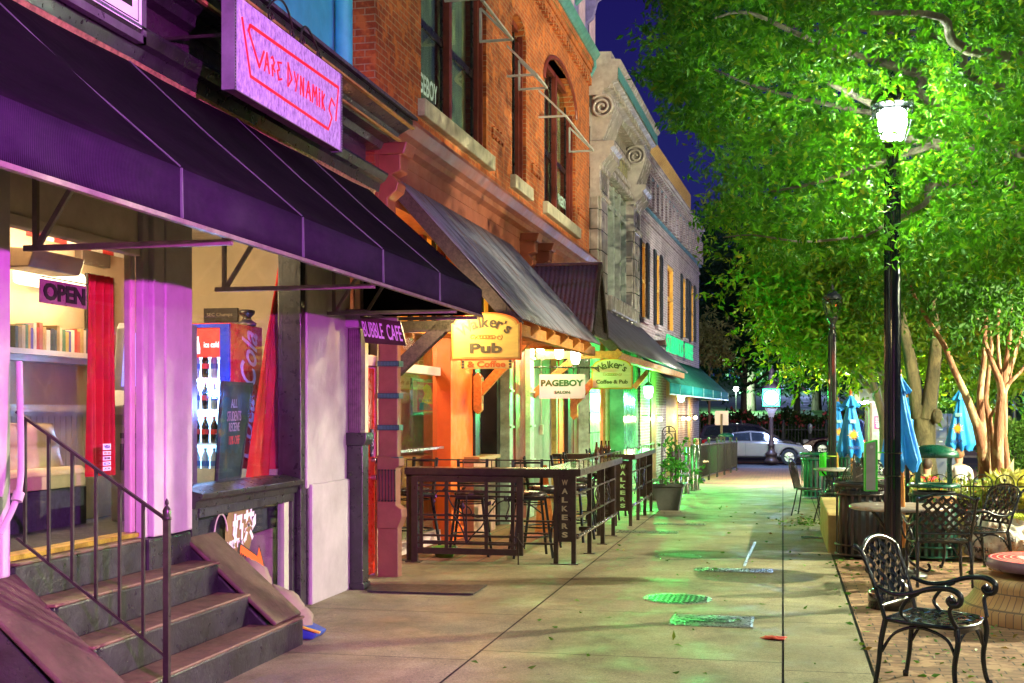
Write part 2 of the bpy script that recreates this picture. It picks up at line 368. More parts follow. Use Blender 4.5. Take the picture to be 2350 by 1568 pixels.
for (y0, y1) in ((3.2, 5.2), (7.9, 9.9)):    # raised blue panels
    q = MB(A); q.box(-4.32, -4.22, y0, y1, 5.25 + (y1 > 6) * .65, 5.55 + (y1 > 6) * .65); q.build('wall_panel', M_blue, rootA, bevel=.02)
dp = MB(A); dp.tube([(-4.19, 11.72, 4.6), (-4.19, 11.72, 8.2), (-4.19, 11.72, 12)], .085, 14); dp.tube([(-4.19, 11.72, 6.10), (-4.19, 11.72, 6.16)], .098, 14)
dpo = dp.build('drainpipe', M_blue, rootA)
q = MB(A); q.tube([(-4.14, 11.76, 6.3), (-4.13, 12.0, 6.3), (-4.11, 12.1, 6.36)], .02, 6); q.box(-4.14, -4.08, 12.08, 12.13, 6.3, 6.42); q.build('pipe_bracket', M_white, dpo)
# black cornice over the shopfront
c = MB(A); c.prism([(-4.32, 4.34), (-3.98, 4.36), (-3.95, 4.42), (-3.84, 4.43), (-3.78, 4.50), (-3.66, 4.56), (-3.64, 4.62), (-3.68, 4.66), (-4.3, 4.74)], -6, 12.24, 'y')
c.build('cornice', M_black, rootA, recalc=True)
c = MB(A); c.box(-3.80, -3.77, -6, 12.25, 4.425, 4.445); c.box(-3.66, -3.625, -6, 12.25, 4.54, 4.56); c.build('gilt_line', M_yel, rootA)
c = MB(A); c.prism([(-3.72, 4.66), (-3.60, 4.63), (-3.60, 4.66), (-4.28, 4.86), (-4.28, 4.80)], -6, 12.27, 'y'); c.build('shingle_edge', mat('shingles', (.05, .055, .065), .9, var=.6, vs=20, bmp=1, bs=50), rootA, recalc=True)
c = MB(A); c.box(-4.3, -4.08, -6, 12.05, 3.98, 4.38); c.build('frieze', mat('frieze_paint', (.045, .03, .045), .22, var=.4, vs=3, bmp=.3, bs=10), rootA)
c = MB(A); c.prism([(-4.2, 3.90), (-3.96, 3.90), (-3.94, 3.98), (-3.90, 4.0), (-3.86, 4.06), (-3.86, 4.08), (-4.2, 4.09)], -6, 12.1, 'y'); c.build('lower_moulding', M_black, rootA, recalc=True)
c = MB(A); c.prism([(-4.1, 3.86), (-3.97, 3.86), (-3.955, 3.895), (-4.1, 3.895)], -6, 12.0, 'y'); c.build('raw_wood_strip', mat('raw_wood', (.28, .19, .08), .9, var=.6, vs=20), rootA, recalc=True)
# soffit, ceiling, floor of the shop
c = MB(A); c.box(-9, -4.12, 3.0, 12.05, 3.45, 3.6); c.build('ceiling', mat('ceiling_white', (.6, .55, .5), .8), rootA)
c = MB(A); c.box(-9, -4.30, 3.0, 12.05, .70, .88); c.build('floor', M_fl, rootA)
# pilasters
P1a, P1b = 5.62, 6.2
yb0, yb1 = hx(345, -4.1), hx(426, -4.1)
def pilaster(y0, y1, zb, name='pilaster'):
    q = MB(A); q.box(-4.20, -4.14, y0, y1, zb, 3.99); q.box(-4.15, -4.10, y0 + .10*(y1-y0), y1 - .10*(y1-y0), zb + .002, 3.99)
    q.box(-4.11, -4.085, y0 + .30*(y1-y0), y1 - .34*(y1-y0), zb + .003, 3.99)
    return q.build(name, M_white, rootA, bevel=.012)
pilaster(P1a, P1b, .80); pilaster(yb0 - .02, yb1 + .18, .86)
q = MB(A); q.box(-4.5, -4.09, yb0 - .03, 8.27, .0, .858); q.build('pilaster_block', M_black, rootA, bevel=.02)
yc0, yc1 = hx(705, -4.08), hx(805, -4.08)
q = MB(A); q.box(-4.35, -4.08, yc0, yc1, 1.02, 3.99); q.box(-4.35, -4.05, yc0 + .05, yc1 + .04, -.01, 1.06); q.build('end_pilaster', mat('stone_paint', (.36, .36, .36), .6, var=.16, vs=3, bmp=1.0, bs=14, wear=(.2, .22, .17), wearamt=.74), rootA, bevel=.02)
# transoms over the windows (white boards)
q = MB(A); q.box(-4.24, -4.18, P1b, yb0, 2.75, 3.99); q.box(-4.23, -4.16, P1b, yb0, 2.73, 2.80); q.box(-4.26, -4.205, yb0 - .06, yb0 - .0, .9, 2.94)
q.build('window_frame', M_cream, rootA, bevel=.008)
# door glass of the left bay, with brass threshold
q = MB(A); q.box(-4.225, -4.22, P1b, yb0 - .06, .9, 2.74); q.build('window_pane', glass(), rootA)
q = MB(A); q.box(-4.30, -4.17, P1b, yb0 - .02, .872, .90); q.build('threshold', mat('brass', (.45, .28, .06), .35, .9, var=.5, vs=9), rootA)
# second window
yw0, yw1 = yb1 + .18, hx(662, -4.2)
q = MB(A); q.box(-4.26, -4.25, yw0, yw1, 1.14, 3.9); q.build('window_pane', glass(), rootA)
q = MB(A); q.prism([(-4.4, 1.0), (-4.12, 1.0), (-4.11, 1.05), (-4.07, 1.07), (-4.06, 1.11), (-4.22, 1.15), (-4.4, 1.15)], yw0, yw1 + .03, 'y'); q.build('window_sill', M_black, rootA, bevel=.006, recalc=True)
q = MB(A)
for i in range(4): q.box(-4.14, -4.085 - .012*(i % 2), yw1 + .0 + i*.085, yw1 + .08 + i*.085, 0, 3.95)
q.box(-4.3, -4.12, yw1, yc0, 0, 3.95); q.build('door_casing', M_black, rootA, bevel=.008)
# basement window under the sill
bz0, bz1 = .0, 1.12
q = MB(A); q.box(-4.24, -4.14, yw0, yw0 + .10, 0, 1.0); q.box(-4.24, -4.14, yw1 - .06, yw1, 0, 1.0); q.box(-4.24, -4.13, yw0 + .1, yw1 - .06, .93, 1.0); q.box(-4.24, -4.14, yw0 + .1, yw1 - .06, 0, .16); q.build('basement_frame', M_black, rootA, bevel=.006)
q = MB(A); q.box(-4.20, -4.19, yw0 + .1, yw1 - .06, .16, .93); q.build('window_pane', glass(), rootA)
q = MB(A); q.box(-4.23, -4.17, yw1 - .17, yw1 - .06, .16, .93); q.build('window_stile', mat('pale_green_wood', (.42, .50, .36), .5, var=.1), rootA)
q = MB(A); q.box(-5.3, -5.2, yw0 - .3, yw1, 0, 1.2); q.box(-5.2, -4.3, yw1 - .03, yw1, 0, 1.2); q.box(-5.2, -4.3, yw0 - .3, yw1, 0, .05); q.build('basement_recess', mat('basement_plaster', (.50, .52, .33), .8, var=.2), rootA)
q = MB(A)
for i in range(7): q.box(-5.19, -5.0 + .08*i - .45, yw0 + .1, yw1 - .3, .25 + .1*i - .02, .27 + .1*i)
q.build('basement_shelf', mat('dark_wood', (.16, .10, .05), .6), rootA)
BASE_LIGHT = (-4.7, yw0 + .6, .85)
# boxed conduit at the left pilaster
q = MB(A); q.tube(cr_spline([PD(0, 1225, 6.55), PD(30, 1165, 6.6), PD(46, 1110, 6.68), PD(48, 1010, 6.72), PD(44, 830, 6.78)], 6), .018, 8); q.tube([PD(38, 1150, 6.6), PD(44, 1130, 6.62)], .03, 8); tag(q.build('conduit', M_white), 'white bent conduit pipe running down in front of the leftmost pilaster', 'pipe')

# ---------------------------------------------------------------- stoop
M_step = mat('step_paint', (.018, .020, .024), .34, var=.6, vs=6, bmp=1.0, bs=30, wear=(.07, .08, .085), wearamt=.68)
M_tread = mat('worn_tread', (.13, .085, .05), .6, var=.45, vs=5, bmp=.6, bs=30, wear=(.03, .03, .03), wearamt=.60)
M_cap = mat('cheek_cap', (.075, .05, .038), .55, var=.45, vs=5, bmp=.9, bs=32, wear=(.03, .03, .03), wearamt=.62)
stoop = thing('stoop', 'black painted entrance steps between two sloping cheek walls', 'steps', (-3.9, 7.3, 0))
SY0, SY1 = 6.2, 8.26
for i, (x, z, y1) in enumerate(((-3.43, .21, 8.72), (-3.65, .43, SY1), (-3.88, .65, SY1), (-4.12, .868, yb0 - .05))):
    q = MB(A); q.box(-4.7, x, SY0 - .3*(i == 0), y1, z - .225, z - .02); r_ = q.build('riser', M_step, stoop, bevel=.014)
    q = MB(A); q.box(-4.6, x + .012, SY0 - .3*(i == 0), y1 + .001, z - .02, z); q.build('tread', M_tread, stoop, bevel=.008)
for (y0, y1) in ((SY0 - .42, SY0), (SY1, 8.70)):
    q = MB(A); q.prism([(-4.12, .0), (-3.5, .0), (-3.5, .19), (-4.12, .77)], y0, y1, 'y'); r_ = q.build('cheek_wall', M_step, stoop, bevel=.012, recalc=True)
    q = MB(A); q.prism([(-4.12, .772), (-3.46, .205), (-3.44, .228), (-4.12, .812)], y0 - .02, y1 + .02, 'y'); q.build('cap', M_cap, r_, bevel=.01, recalc=True)
# ---------------------------------------------------------------- handrail
M_iron = mat('wrought_iron', (.03, .026, .024), .35, .3, var=.4, vs=20, bmp=.2)
hr = thing('stair_handrail', 'thin black iron handrail with balusters rising up the entrance steps', 'handrail', (-3.3, 6.5, .2))
pa, pb = Vector((-3.34, 6.45, 1.10)), Vector((-4.15, 6.27, 1.70)); la, lb = Vector((-3.34, 6.45, .34)), Vector((-4.15, 6.27, 1.0))
q = MB(); q.bar(pa, pb, .034, .014); q.build('top_rail', M_iron, hr)
q = MB(); q.bar(la, lb, .022, .014); q.build('lower_rail', M_iron, hr)
q = MB(); q.bar((pa.x, pa.y, 0.0), (pa.x, pa.y, 1.12), .032); q.lathe([(.001, 1.22), (.01, 1.205), (.012, 1.19), (.006, 1.18), (.018, 1.165), (.024, 1.15), (.02, 1.12), (.026, 1.115), (.026, 1.10), (.0, 1.10)], (pa.x, pa.y, 0), 12); q.build('newel_post', M_iron, hr)
for i in range(6):
    t = (i + 1.0) / 6.35; a = la.lerp(lb, t); c_ = pa.lerp(pb, t); q = MB(); q.bar(a, c_, .016); q.build('baluster', M_iron, hr)

# ---------------------------------------------------------------- awning
def fabric(name, col, col2, rough=.85, stripes=0, sheen=.0):
    m, nt, b = nodes(name); c = coords(nt)
    o = ramp(nt, noise(nt, coords(nt, (1, .4, 1)), 3.2, 6, .75), [(.35, col), (.65, col2)])
    n = noise(nt, c, 180, 2, .5); o = mixc(nt, ramp(nt, n, [(.72, (0, 0, 0)), (.76, (.6, .6, .6))]), o, (.10, .09, .11))
    if stripes:
        wv = N(nt, 'ShaderNodeTexWave', wave_type='BANDS', bands_direction='Y', Scale=stripes, Distortion=1.2); wv.inputs['Detail'].default_value = 3; wv.inputs['Detail Scale'].default_value = .4
        nt.links.new(c, wv.inputs['Vector']); o = mixc(nt, .75, o, ramp(nt, wv.outputs[1], [(0, (.55, .5, .6)), (1, (1.7, 1.6, 1.75))]), 'MULTIPLY'); bump(nt, b, wv.outputs[1], .35, .004)
    else: bump(nt, b, noise(nt, c, 3.5, 3), .5, .03)
    nt.links.new(o, b.inputs['Base Color']); b.inputs['Roughness'].default_value = rough; b.inputs['Specular IOR Level'].default_value = .06
    return m
M_aw = fabric('awning_cloth', (.004, .0035, .006), (.009, .007, .012)); M_val = fabric('awning_valance', (.014, .010, .022), (.027, .019, .040), stripes=26)
aw = thing('shop_awning', 'long dark purple fabric awning with a pleated valance over the shopfront', 'awning', (-3.5, 8, 2.6))
AY0, AY1 = 2.6, 11.82; seams = [5.6 - 1.545, 5.6, 7.17, 8.73, 10.27]
def sag(y):
    e = [AY0] + seams + [AY1]
    for a, b_ in zip(e, e[1:]):
        if a <= y <= b_: return math.sin(math.pi * (y - a) / (b_ - a))
    return 0
q = MB(A)
q.grid(lambda u, v: (-4.06 + 1.23*v, AY0 + (AY1-AY0)*u, 3.96 - 1.09*v - .055*math.sin(math.pi*v)*sag(AY0 + (AY1-AY0)*u) - .02*math.sin(math.pi*v) + .010*math.sin(math.pi*v)*math.sin(9.7*u*(1 + .2*v) + 5*v + 2*math.sin(23*u))), 120, 10)
q.build('canopy', M_aw, aw, solid=.006)
q = MB(A); q.grid(lambda u, v: (-2.83 + .012*math.sin(math.pi*v)*sag(AY0 + (AY1-AY0)*u), AY0 + (AY1-AY0)*u, 2.87 - .245*v), 120, 4); q.build('valance', M_val, aw, solid=.005)
q = MB(A); q.quad((-4.06, AY1, 3.95), (-2.83, AY1, 2.87), (-2.83, AY1, 2.63), (-4.06, AY1, 2.63)); q.build('end_panel', M_aw, aw, solid=.006)
M_bar = mat('frame_paint', (.20, .17, .16), .45, .2, var=.3, vs=8, wear=(.12, .10, .09), wearamt=.66)
q = MB(A); q.bar((-2.83, AY0, 2.615), (-2.83, AY1, 2.615), .03, .022); q.build('front_rail', M_bar, aw)
for y in seams:
    q = MB(A); q.bar((-2.825, y, 2.87), (-2.82, y, 2.63), .012); q.build('seam', mat('seam_cord', (.10, .11, .14), .5), aw)
    q = MB(A); q.tube([(-4.05, y, 3.955), (-3.45, y, 3.405), (-2.83, y, 2.878)], .005, 5); q.build('seam', MATS['seam_cord'], aw)
for y in (3.9, 6.25, 8.65, 10.97, 11.75):
    q = MB(A); q.bar((-4.09, y, 2.60), (-2.86, y, 2.60), .03, .032); q.bar((-4.02, y, 2.60), (-4.02, y, 3.9), .028); q.bar((-4.0, y, 2.62), (-3.5, y, 3.38), .028); q.bar((-2.86, y, 2.6), (-4.05, y, 3.92), .02); q.build('truss', M_bar, aw)
# ---------------------------------------------------------------- street lamps
M_pole = mat('pole_enamel', (.012, .016, .015), .16, .15, var=.3, vs=10, bmp=.08, coat=.6)
M_lglass = glass('lamp_glass', (.85, .95, .9), 1.4)
def light(name, loc, power, col, radius=.08, parent=None, kind='POINT', spot=None, aim=None):
    l = bpy.data.lights.new(name, kind); l.energy = power; l.color = col
    if kind in ('POINT', 'SPOT'): l.shadow_soft_size = radius
    o = bpy.data.objects.new(name, l); COL.objects.link(o)
    if spot: l.spot_size = R(spot); l.spot_blend = .6
    if aim is not None: o.rotation_euler = (Vector(aim) - Vector(loc)).to_track_quat('-Z', 'Y').to_euler()
    if parent: o.parent = parent; o.matrix_parent_inverse = mw(parent).inverted()
    o.location = loc
    return o
def street_lamp(loc, hp, label, lit=None, r=.062, sc=1.0):
    x, y, z = loc; L = thing('street_lamp', label, 'street lamp', loc)
    fl = MB(); n = 16
    prof = []
    vs = []; rings = [z + .34, z + hp]
    for zz in rings:
        for k in range(n * 2):
            a = math.pi * k / n; rr = r * (1.0 if k % 2 else .86); vs.append((x + rr*math.cos(a), y + rr*math.sin(a), zz))
    fl._add(vs, [(k, (k+1) % (2*n), 2*n + (k+1) % (2*n), 2*n + k) for k in range(2*n)]); fl.build('pole', M_pole, L)
    bs = MB(); bs.lathe([(.0, 0), (.205*sc, 0), (.205*sc, .13), (.19*sc, .15), (.15*sc, .17), (.13*sc, .22), (.10*sc, .25), (.085*sc, .30), (r*1.15, .345), (r, .36)], (x, y, z), 28); bs.build('base', M_pole, L)
    t = z + hp
    nk = MB(); nk.lathe([(r*.9, -.02), (r*1.05, .0), (r*.8, .03), (r*.8, .07), (r*1.1, .09), (.055*sc, .12), (.05*sc, .16), (.10*sc, .25), (.115*sc, .28), (.115*sc, .30), (.0, .30)], (x, y, t), 20); nk.build('neck', M_pole, L)
    gl = MB(); gl.lathe([(.10*sc, .30), (.14*sc, .42), (.168*sc, .58), (.17*sc, .62)], (x, y, t), 20); gl.build('lamp_glass', M_lglass, L)
    cage = MB()
    for k in range(8):
        a = math.pi*k/4; cage.tube([(x + q*sc*math.cos(a), y + q*sc*math.sin(a), t + h) for q, h in ((.103, .30), (.144, .42), (.172, .58), (.173, .64))], .005, 5)
    cage.tube(arc((x, y, t + .58), .172*sc, 0, 2*math.pi, 24, ay=(0, 1, 0)), .008, 5, False); cage.tube(arc((x, y, t + .64), .174*sc, 0, 2*math.pi, 24, ay=(0, 1, 0)), .010, 5, False); cage.build('cage', M_pole, L)
    cp = MB(); cp.lathe([(.185*sc, .64), (.185*sc, .66), (.16*sc, .70), (.11*sc, .77), (.05*sc, .80), (.03*sc, .82), (.035*sc, .84), (.02*sc, .86), (.028*sc, .88), (.02*sc, .90), (.0, .93)], (x, y, t), 24); cp.build('cap', M_pole, L)
    if lit:
        bl = MB(); bl.lathe([(.0, .33), (.02, .36), (.034, .42), (.034, .49), (.02, .54), (.0, .57)], (x, y, t), 12); bl.build('bulb', emit('lamp_bulb', (1, 1, .98), 60), L)
        if len(lit) > 2: q = MB(); q.lathe([(.0, .32), (.09, .33), (.12, .45), (.13, .56), (.06, .61), (.0, .62)], (x, y, t), 16); q.build('refractor', emit('lamp_refractor', (.95, 1, .97), 40), L)
        light('lamp_light', (x, y, t + .46), lit[0], lit[1], .145 if len(lit) > 2 else .05, L)
    return L
p = G(2048, 1396)
NL = p
lampA = street_lamp((p.x, p.y, 0), 3.72, 'nearest black fluted street lamp, lit white among the leaves above the lattice chairs', (2000, (.92, 1.0, .76), 1), .070)
p = PD(1910, 1000, 24.0); p.z = gz(p.y)
lampB = street_lamp(tuple(p), 3.24, 'farther black street lamp with an unlit glass lantern beside the folded umbrellas', None, .078, 1.05)
# unseen lamps added behind the camera and to the right to fill the scene
street_lamp((6.5, 2.0, 0), 3.6, 'unseen street lamp added right behind the viewer to fill the foreground', (1900, (1, .93, .60)))
street_lamp((3.2, -4.5, 0), 3.6, 'unseen street lamp added behind the viewer to fill the foreground', (800, (1, .92, .66)))
street_lamp((4.9, 20.4, 0), 3.6, 'unseen street lamp added just past the right edge to brighten the planter', (2000, (1, .97, .55)))
street_lamp((9.5, 19.0, 0), 3.6, 'unseen street lamp added at the far right to brighten the plaza garden', (2600, (1, .97, .55)))
# ring and post added as the unseen source of the shopfront's magenta light
nz = thing('added_neon', 'magenta neon ring on a post, added unseen to colour the shopfront', 'neon sign', (2.4, 1.2, 0))
q = MB(); q.tube([(2.4, 1.2, 0), (2.4, 1.2, 2.6)], .03, 8); q.build('post', M_pole, nz)
q = MB(); q.tube(arc((2.4, 1.2, 2.75), .16, 0, 2*math.pi, 24, ax=(0, 1, 0)), .012, 6, False, True); q.build('neon_tube', emit('magenta_neon', (1, .05, .9), 12), nz)
light('neon_light', (2.3, 1.3, 2.75), 1700, (1, .10, 1), .06, nz, 'SPOT', 50, (-4.1, 7.6, 2.2))

# unseen bare trees added before a lamp to streak the pavement with shadow
def twigs(q, p, d, L_, r, k, rr_):
    e = p + d*L_; q.tube([p, p.lerp(e, .5) + Vector(tuple(rr_.normal(size=3)*.04*L_)), e], [r, r*.8, r*.6], 5, False)
    if k:
        for _ in range(3): nd = (d + Vector(tuple(rr_.normal(size=3)*.55)) + Vector((0, 0, .12))).normalized(); twigs(q, e, nd, L_*.72, r*.6, k - 1, rr_)
for (x, y, sd, nm_) in ((4.4, 3.9, 5, 'bare tree added out of view at the near right to cast branch shadows'), (5.3, 6.2, 9, 'second bare tree added out of view further along to cast branch shadows')):
    yt = thing('shadow_tree', nm_, 'tree', (x, y, 0)); q = MB(); q.tube([(x, y, 0), (x, y, 1.4)], .07, 8); q.build('trunk', M_pole, yt); q = MB(); twigs(q, Vector((x, y, 1.35)), Vector((0, 0, 1)), .85, .085, 4, np.random.default_rng(sd)); q.build('limbs', M_pole, yt)

gl_ = thing('added_lamp', 'unseen globe lamp added past the right end of the planter for long shadows', 'lamp', (7.4, 15.6, 0)); q = MB(); q.tube([(7.4, 15.6, 0), (7.4, 15.6, 3.6)], .04, 8); q.build('post', M_pole, gl_); q = MB(); q.sphere((7.4, 15.6, 3.7), .03, 10, 8); q.build('globe', MATS['lamp_bulb'], gl_); light('added_lamp_light', (7.4, 15.6, 3.7), 4200, (1, .92, .60), .06, gl_)  # lamp added out of view to throw long shadows over the pavement
# ---------------------------------------------------------------- inside the shop, and its signs
def single(mb, name, mat_, label, cat, group=None, **kw): return tag(mb.build(name, mat_, **kw), label, cat, group)
q = MB(A); q.box(-6.4, -6.3, 4, 12.06, .85, 3.45); q.build('inner_wall', mat('peach_wall', (.68, .50, .34), .8, var=.1, vs=2), rootA)
q = MB(A); q.box(-6.3, -6.27, 4, 12.06, .85, 1.70)
for i in range(90): q.box(-6.272, -6.265, 4 + i*.09, 4.012 + i*.09, .9, 1.66)
q.box(-6.3, -6.20, 4, 12.06, 1.70, 1.76); q.box(-6.3, -6.24, 4, 12.06, 1.66, 1.70); q.build('wainscot', M_cream, rootA)
sh = MB(A); sh.box(-6.3, -6.02, 8.9, 10.75, 2.17, 2.215); sh.box(-6.3, -6.1, 8.9, 10.75, 2.12, 2.17); single(sh, 'book_shelf', M_cream, 'cream wall shelf carrying the row of books behind the left shop window', 'shelf')
bc = [(.45,.30,.12),(.55,.45,.30),(.5,.05,.04),(.08,.09,.12),(.12,.10,.35),(.6,.5,.4),(.1,.2,.12),(.45,.12,.08),(.3,.2,.1),(.7,.62,.5),(.05,.05,.06),(.5,.35,.1)]
y = 9.12; i = 0
where = ['tan', 'pale', 'red', 'charcoal', 'violet', 'ivory', 'bottle green', 'rust', 'brown', 'white', 'black', 'ochre']
while y < 10.68:
    t = random.uniform(.035, .062); h = random.uniform(.17, .23); k = (i * 5 + 3) % 12
    q = MB(A); q.box(-6.22, -6.05, y, y + t - .004, 2.216, 2.216 + h); q.box(-6.048, -6.046, y + t*.3, y + t*.6, 2.25, 2.2 + h*.85)
    single(q, 'book', mat('book_' + where[k].replace(' ', '_'), bc[k], .5, var=.2), 'upright book standing in the row on the cream shelf', 'book', 'books on the cream wall shelf', bevel=.003); y += t; i += 1
# sofa
so = thing('sofa', 'tufted beige leather bench behind the glass of the left bay', 'sofa', (-5.2, 7.9, .86)); M_lea = mat('beige_leather', (.56, .40, .25), .45, var=.15, vs=5, bmp=.3, bs=20)
x0, ya, yb = -5.15, 6.6, 8.45; zt = A.z(120, 972, x0); zb = A.z(120, 1080, x0)
q = MB(A); q.grid(lambda u, v: (x0 - .05 + .035*abs(math.sin(4*math.pi*u))**.4 * abs(math.sin(2*math.pi*v))**.4 - .10*v, ya + (yb-ya)*u, zb + (zt-zb)*v), 48, 20); q.box(x0 - .4, x0 - .14, ya, yb, zb, zt); q.build('backrest', M_lea, so)
q = MB(A); q.grid(lambda u, v: (x0 + .0 + .14*v, ya + (yb-ya)*u, zb - .02 + .05*math.sin(math.pi*v)), 12, 8); q.box(x0 - .1, x0 + .14, ya, yb, zb - .12, zb - .02); q.build('seat', M_lea, so, bevel=.01)
q = MB(A); q.box(x0 - .1, x0 + .13, ya, yb, .86, zb - .125); q.build('base', M_fl, so)
# curtains
def curtain(px0, px1, pyt, pyb, x, nf, label, top=None, sl=0):
    y0, y1 = A.y(px0, x), A.y(px1, x); zt_ = A.z((px0+px1)/2, pyt, x); zb_ = A.z((px0+px1)/2, pyb, x)
    q = MB(A)
    def fn(u, v):
        s = (1 - v) ; c = y1 if top is not None else None
        yy = y0 + (y1-y0)*u if top is None else y1 - (y1-y0)*(1-u)*(top + (1-top)*s**.7)
        return (x + .035*math.sin(u*nf*2*math.pi + v) - .02*math.cos(u*nf*5), yy, zb_ + (zt_-zb_)*v)
    q.grid(fn, 60, 20)
    return single(q, 'curtain', mat('red_curtain', (.62, .012, .01), .7, var=.25, vs=4), label, 'curtain')
curtain(201, 257, 634, 1092, -4.38, 5, 'red sheer curtain hanging beside the cash machine')
curtain(566, 657, 585, 1112, -4.38, 5, 'red curtain gathered to a point at the right edge of the second shop window', top=.08)
# wall sconce, television, jersey frame
q = MB(A); a0, a1 = A.y(50, -6.1), A.y(196, -6.1); zc = A.z(120, 636, -6.1); q.box(-6.2, -6.08, a0, a1, zc - .10, zc + .08)
ss = thing('wall_sconce', 'glowing white frosted wall light above the bookshelf', 'wall light', (-6.1, (a0+a1)/2, zc)); q.build('shade', emit('warm_shade', (1, .72, .38), 5), ss, bevel=.04)
q = MB(A); q.box(-6.3, -6.2, (a0+a1)/2 - .1, (a0+a1)/2 + .1, zc - .06, zc + .04); q.build('bracket', MATS['brass'], ss)
light('sconce_light', (-5.75, (a0+a1)/2, zc), 26, (1, .66, .32), .15, ss)
light('room_light', (-5.6, 8.6, 3.3), 60, (1, .68, .38), .2, ss)
tv = MB(A); tv.prism([(-5.9, A.z(100, 622, -5.7)), (-5.65, A.z(100, 618, -5.65)), (-5.6, A.z(100, 574, -5.6)), (-5.9, A.z(100, 574, -5.7))], A.y(51, -5.7), A.y(171, -5.7), 'y')
single(tv, 'television', mat('tv_plastic', (.10, .06, .035), .4), 'dark box television hanging high in the left bay', 'television', recalc=True, bevel=.01)
pf = thing('jersey_frame', 'framed red and white jersey hung near the ceiling of the left bay', 'picture frame', (-6.28, A.y(205, -6.28), A.z(205, 606, -6.28)))
q = MB(A); q.box(-6.28, -6.2, A.y(171, -6.28), A.y(237, -6.28), A.z(205, 606, -6.2), A.z(205, 500, -6.2)); q.build('frame', mat('frame_brown', (.09, .06, .05), .4), pf, bevel=.01)
q = MB(A)
for i in range(8): q.cur = i % 2; yy = A.y(60, -6.2) + i*.2; q.box(-6.2, -6.19, yy, yy + .2, A.z(205, 575, -6.2), A.z(205, 510, -6.2))
q.build('jersey', [mat('jersey_red', (.6, .03, .03), .7), mat('jersey_white', (.75, .7, .65), .7)], pf)
# dark frame reflected in the glass, built as a solid poster
df = thing('framed_poster', 'dark frame reflected in the shop glass, modelled as a poster over the books', 'poster', (-6.28, 10.6, 2.3))
q = MB(A); q.box(-6.29, -6.26, A.y(200, -6.26), A.y(263, -6.26), A.z(230, 800, -6.26), A.z(230, 632, -6.26)); q.build('frame', mat('frame_black', (.04, .025, .025), .3), df, bevel=.006)
q = MB(A); q.box(-6.262, -6.257, A.y(206, -6.26), A.y(255, -6.26), A.z(230, 760, -6.26), A.z(230, 700, -6.26)); q.build('print', mat('poster_print', (.45, .22, .17), .6, var=.8, vs=14), df)
# cash machine
at = thing('cash_machine', 'grey cash machine with a glowing blue screen behind the left shop window', 'cash machine', (-5.3, 8.9, .86))
zt = 2.33; M_atm = mat('atm_grey', (.36, .33, .31), .4, var=.1)
FA = Fr((-4.67, 8.72, .88), R(-75))
q = MB(FA); q.prism([(-.5, 0), (.02, 0), (.02, .72), (.10, .80), (.10, .86), (-.02, .98), (-.14, 1.46), (-.2, 1.50), (-.5, 1.50)], -.27, .27, 'y'); q.build('cabinet', M_atm, at, recalc=True, bevel=.012)
q = MB(FA); q.prism([(-.012, 1.01), (-.005, 1.01), (-.115, 1.42), (-.122, 1.42)], -.2, .2, 'y'); q.build('screen', emit('blue_screen', (.02, .12, 1), 1.4), at, recalc=True)
q = MB(FA); q.box(.0, .095, -.16, .1, .855, .87); 
for i in range(4):
    for j in range(3): q.box(.02 + i*.018, .033 + i*.018, -.06 + j*.04, -.03 + j*.04, .87, .878)
q.build('keypad', mat('keypad_dark', (.05, .05, .06), .4), at)
q = MB(FA); q.box(.02, .03, -.2, .06, .38, .58); q.box(.02, .028, -.2, .2, .62, .66); q.build('vent', MATS['keypad_dark'], at)
# OPEN sign on the glass
x = -4.21; oy0, oy1 = A.y(93, x), A.y(199, x); oz0, oz1 = A.z(146, 702, x), A.z(146, 648, x)
os_ = thing('open_sign', 'dark OPEN sign hanging in the left shop window', 'sign', (x, (oy0+oy1)/2, oz0))
q = MB(A); q.box(x - .01, x, oy0, oy1, oz0, oz1); q.build('board', mat('smoked_board', (.22, .13, .14), .3), os_)
q = MB(A); put_text(q, 'OPEN', (oz1-oz0)*.74, (x + .002, (oy0+oy1)/2, (oz0+oz1)/2), (0, 1, 0), (0, 0, 1), (oy1-oy0)*.9, bold=.045); q.build('lettering', mat('sign_black', (.012, .01, .01), .5), os_)
q = MB(A); q.bar((x, oy0 - .01, oz1 + .012), (x, oy1 + .01, oz1 + .012), .008); q.build('rod', M_iron, os_)
# card stickers
x = -4.212; cy0, cy1 = A.y(236, x), A.y(254, x); zz = [A.z(245, p_, x) for p_ in (1017, 1034, 1046, 1058, 1070, 1082)]
for i, (nm, c1, c2) in enumerate((('VISA', (.8,.8,.8), (.03,.05,.4)), ('o o', (.7,.7,.7), (.8,.2,.02)), ('DISCOVER', (.8,.8,.78), (.05,.05,.05)), ('D', (.8,.8,.8), (.03,.2,.5)), ('JCB', (.85,.85,.85), (.03,.25,.1)))):
    lab = ['topmost card sticker, reading VISA', 'second card sticker, two orange discs', 'third card sticker, reading DISCOVER', 'fourth card sticker, with a blue round mark', 'lowest card sticker, reading JCB'][i]
    t_ = thing('card_sticker', lab + ', on the red curtained pane', 'sticker', (x, (cy0+cy1)/2, zz[i+1]), group='payment card stickers on the glass')
    q = MB(A); q.box(x, x + .002, cy0, cy1, zz[i+1] + .004, zz[i] - .004); q.build('card', mat('card_%d' % i, c1, .4), t_)
    q = MB(A); put_text(q, nm, (zz[i]-zz[i+1])*.45, (x + .003, (cy0+cy1)/2, (zz[i]+zz[i+1])/2), (0, 1, 0), (0, 0, 1), (cy1-cy0)*.75, bold=.02, thick=.001); q.build('print', mat('ink_%d' % i, c2, .4), t_)

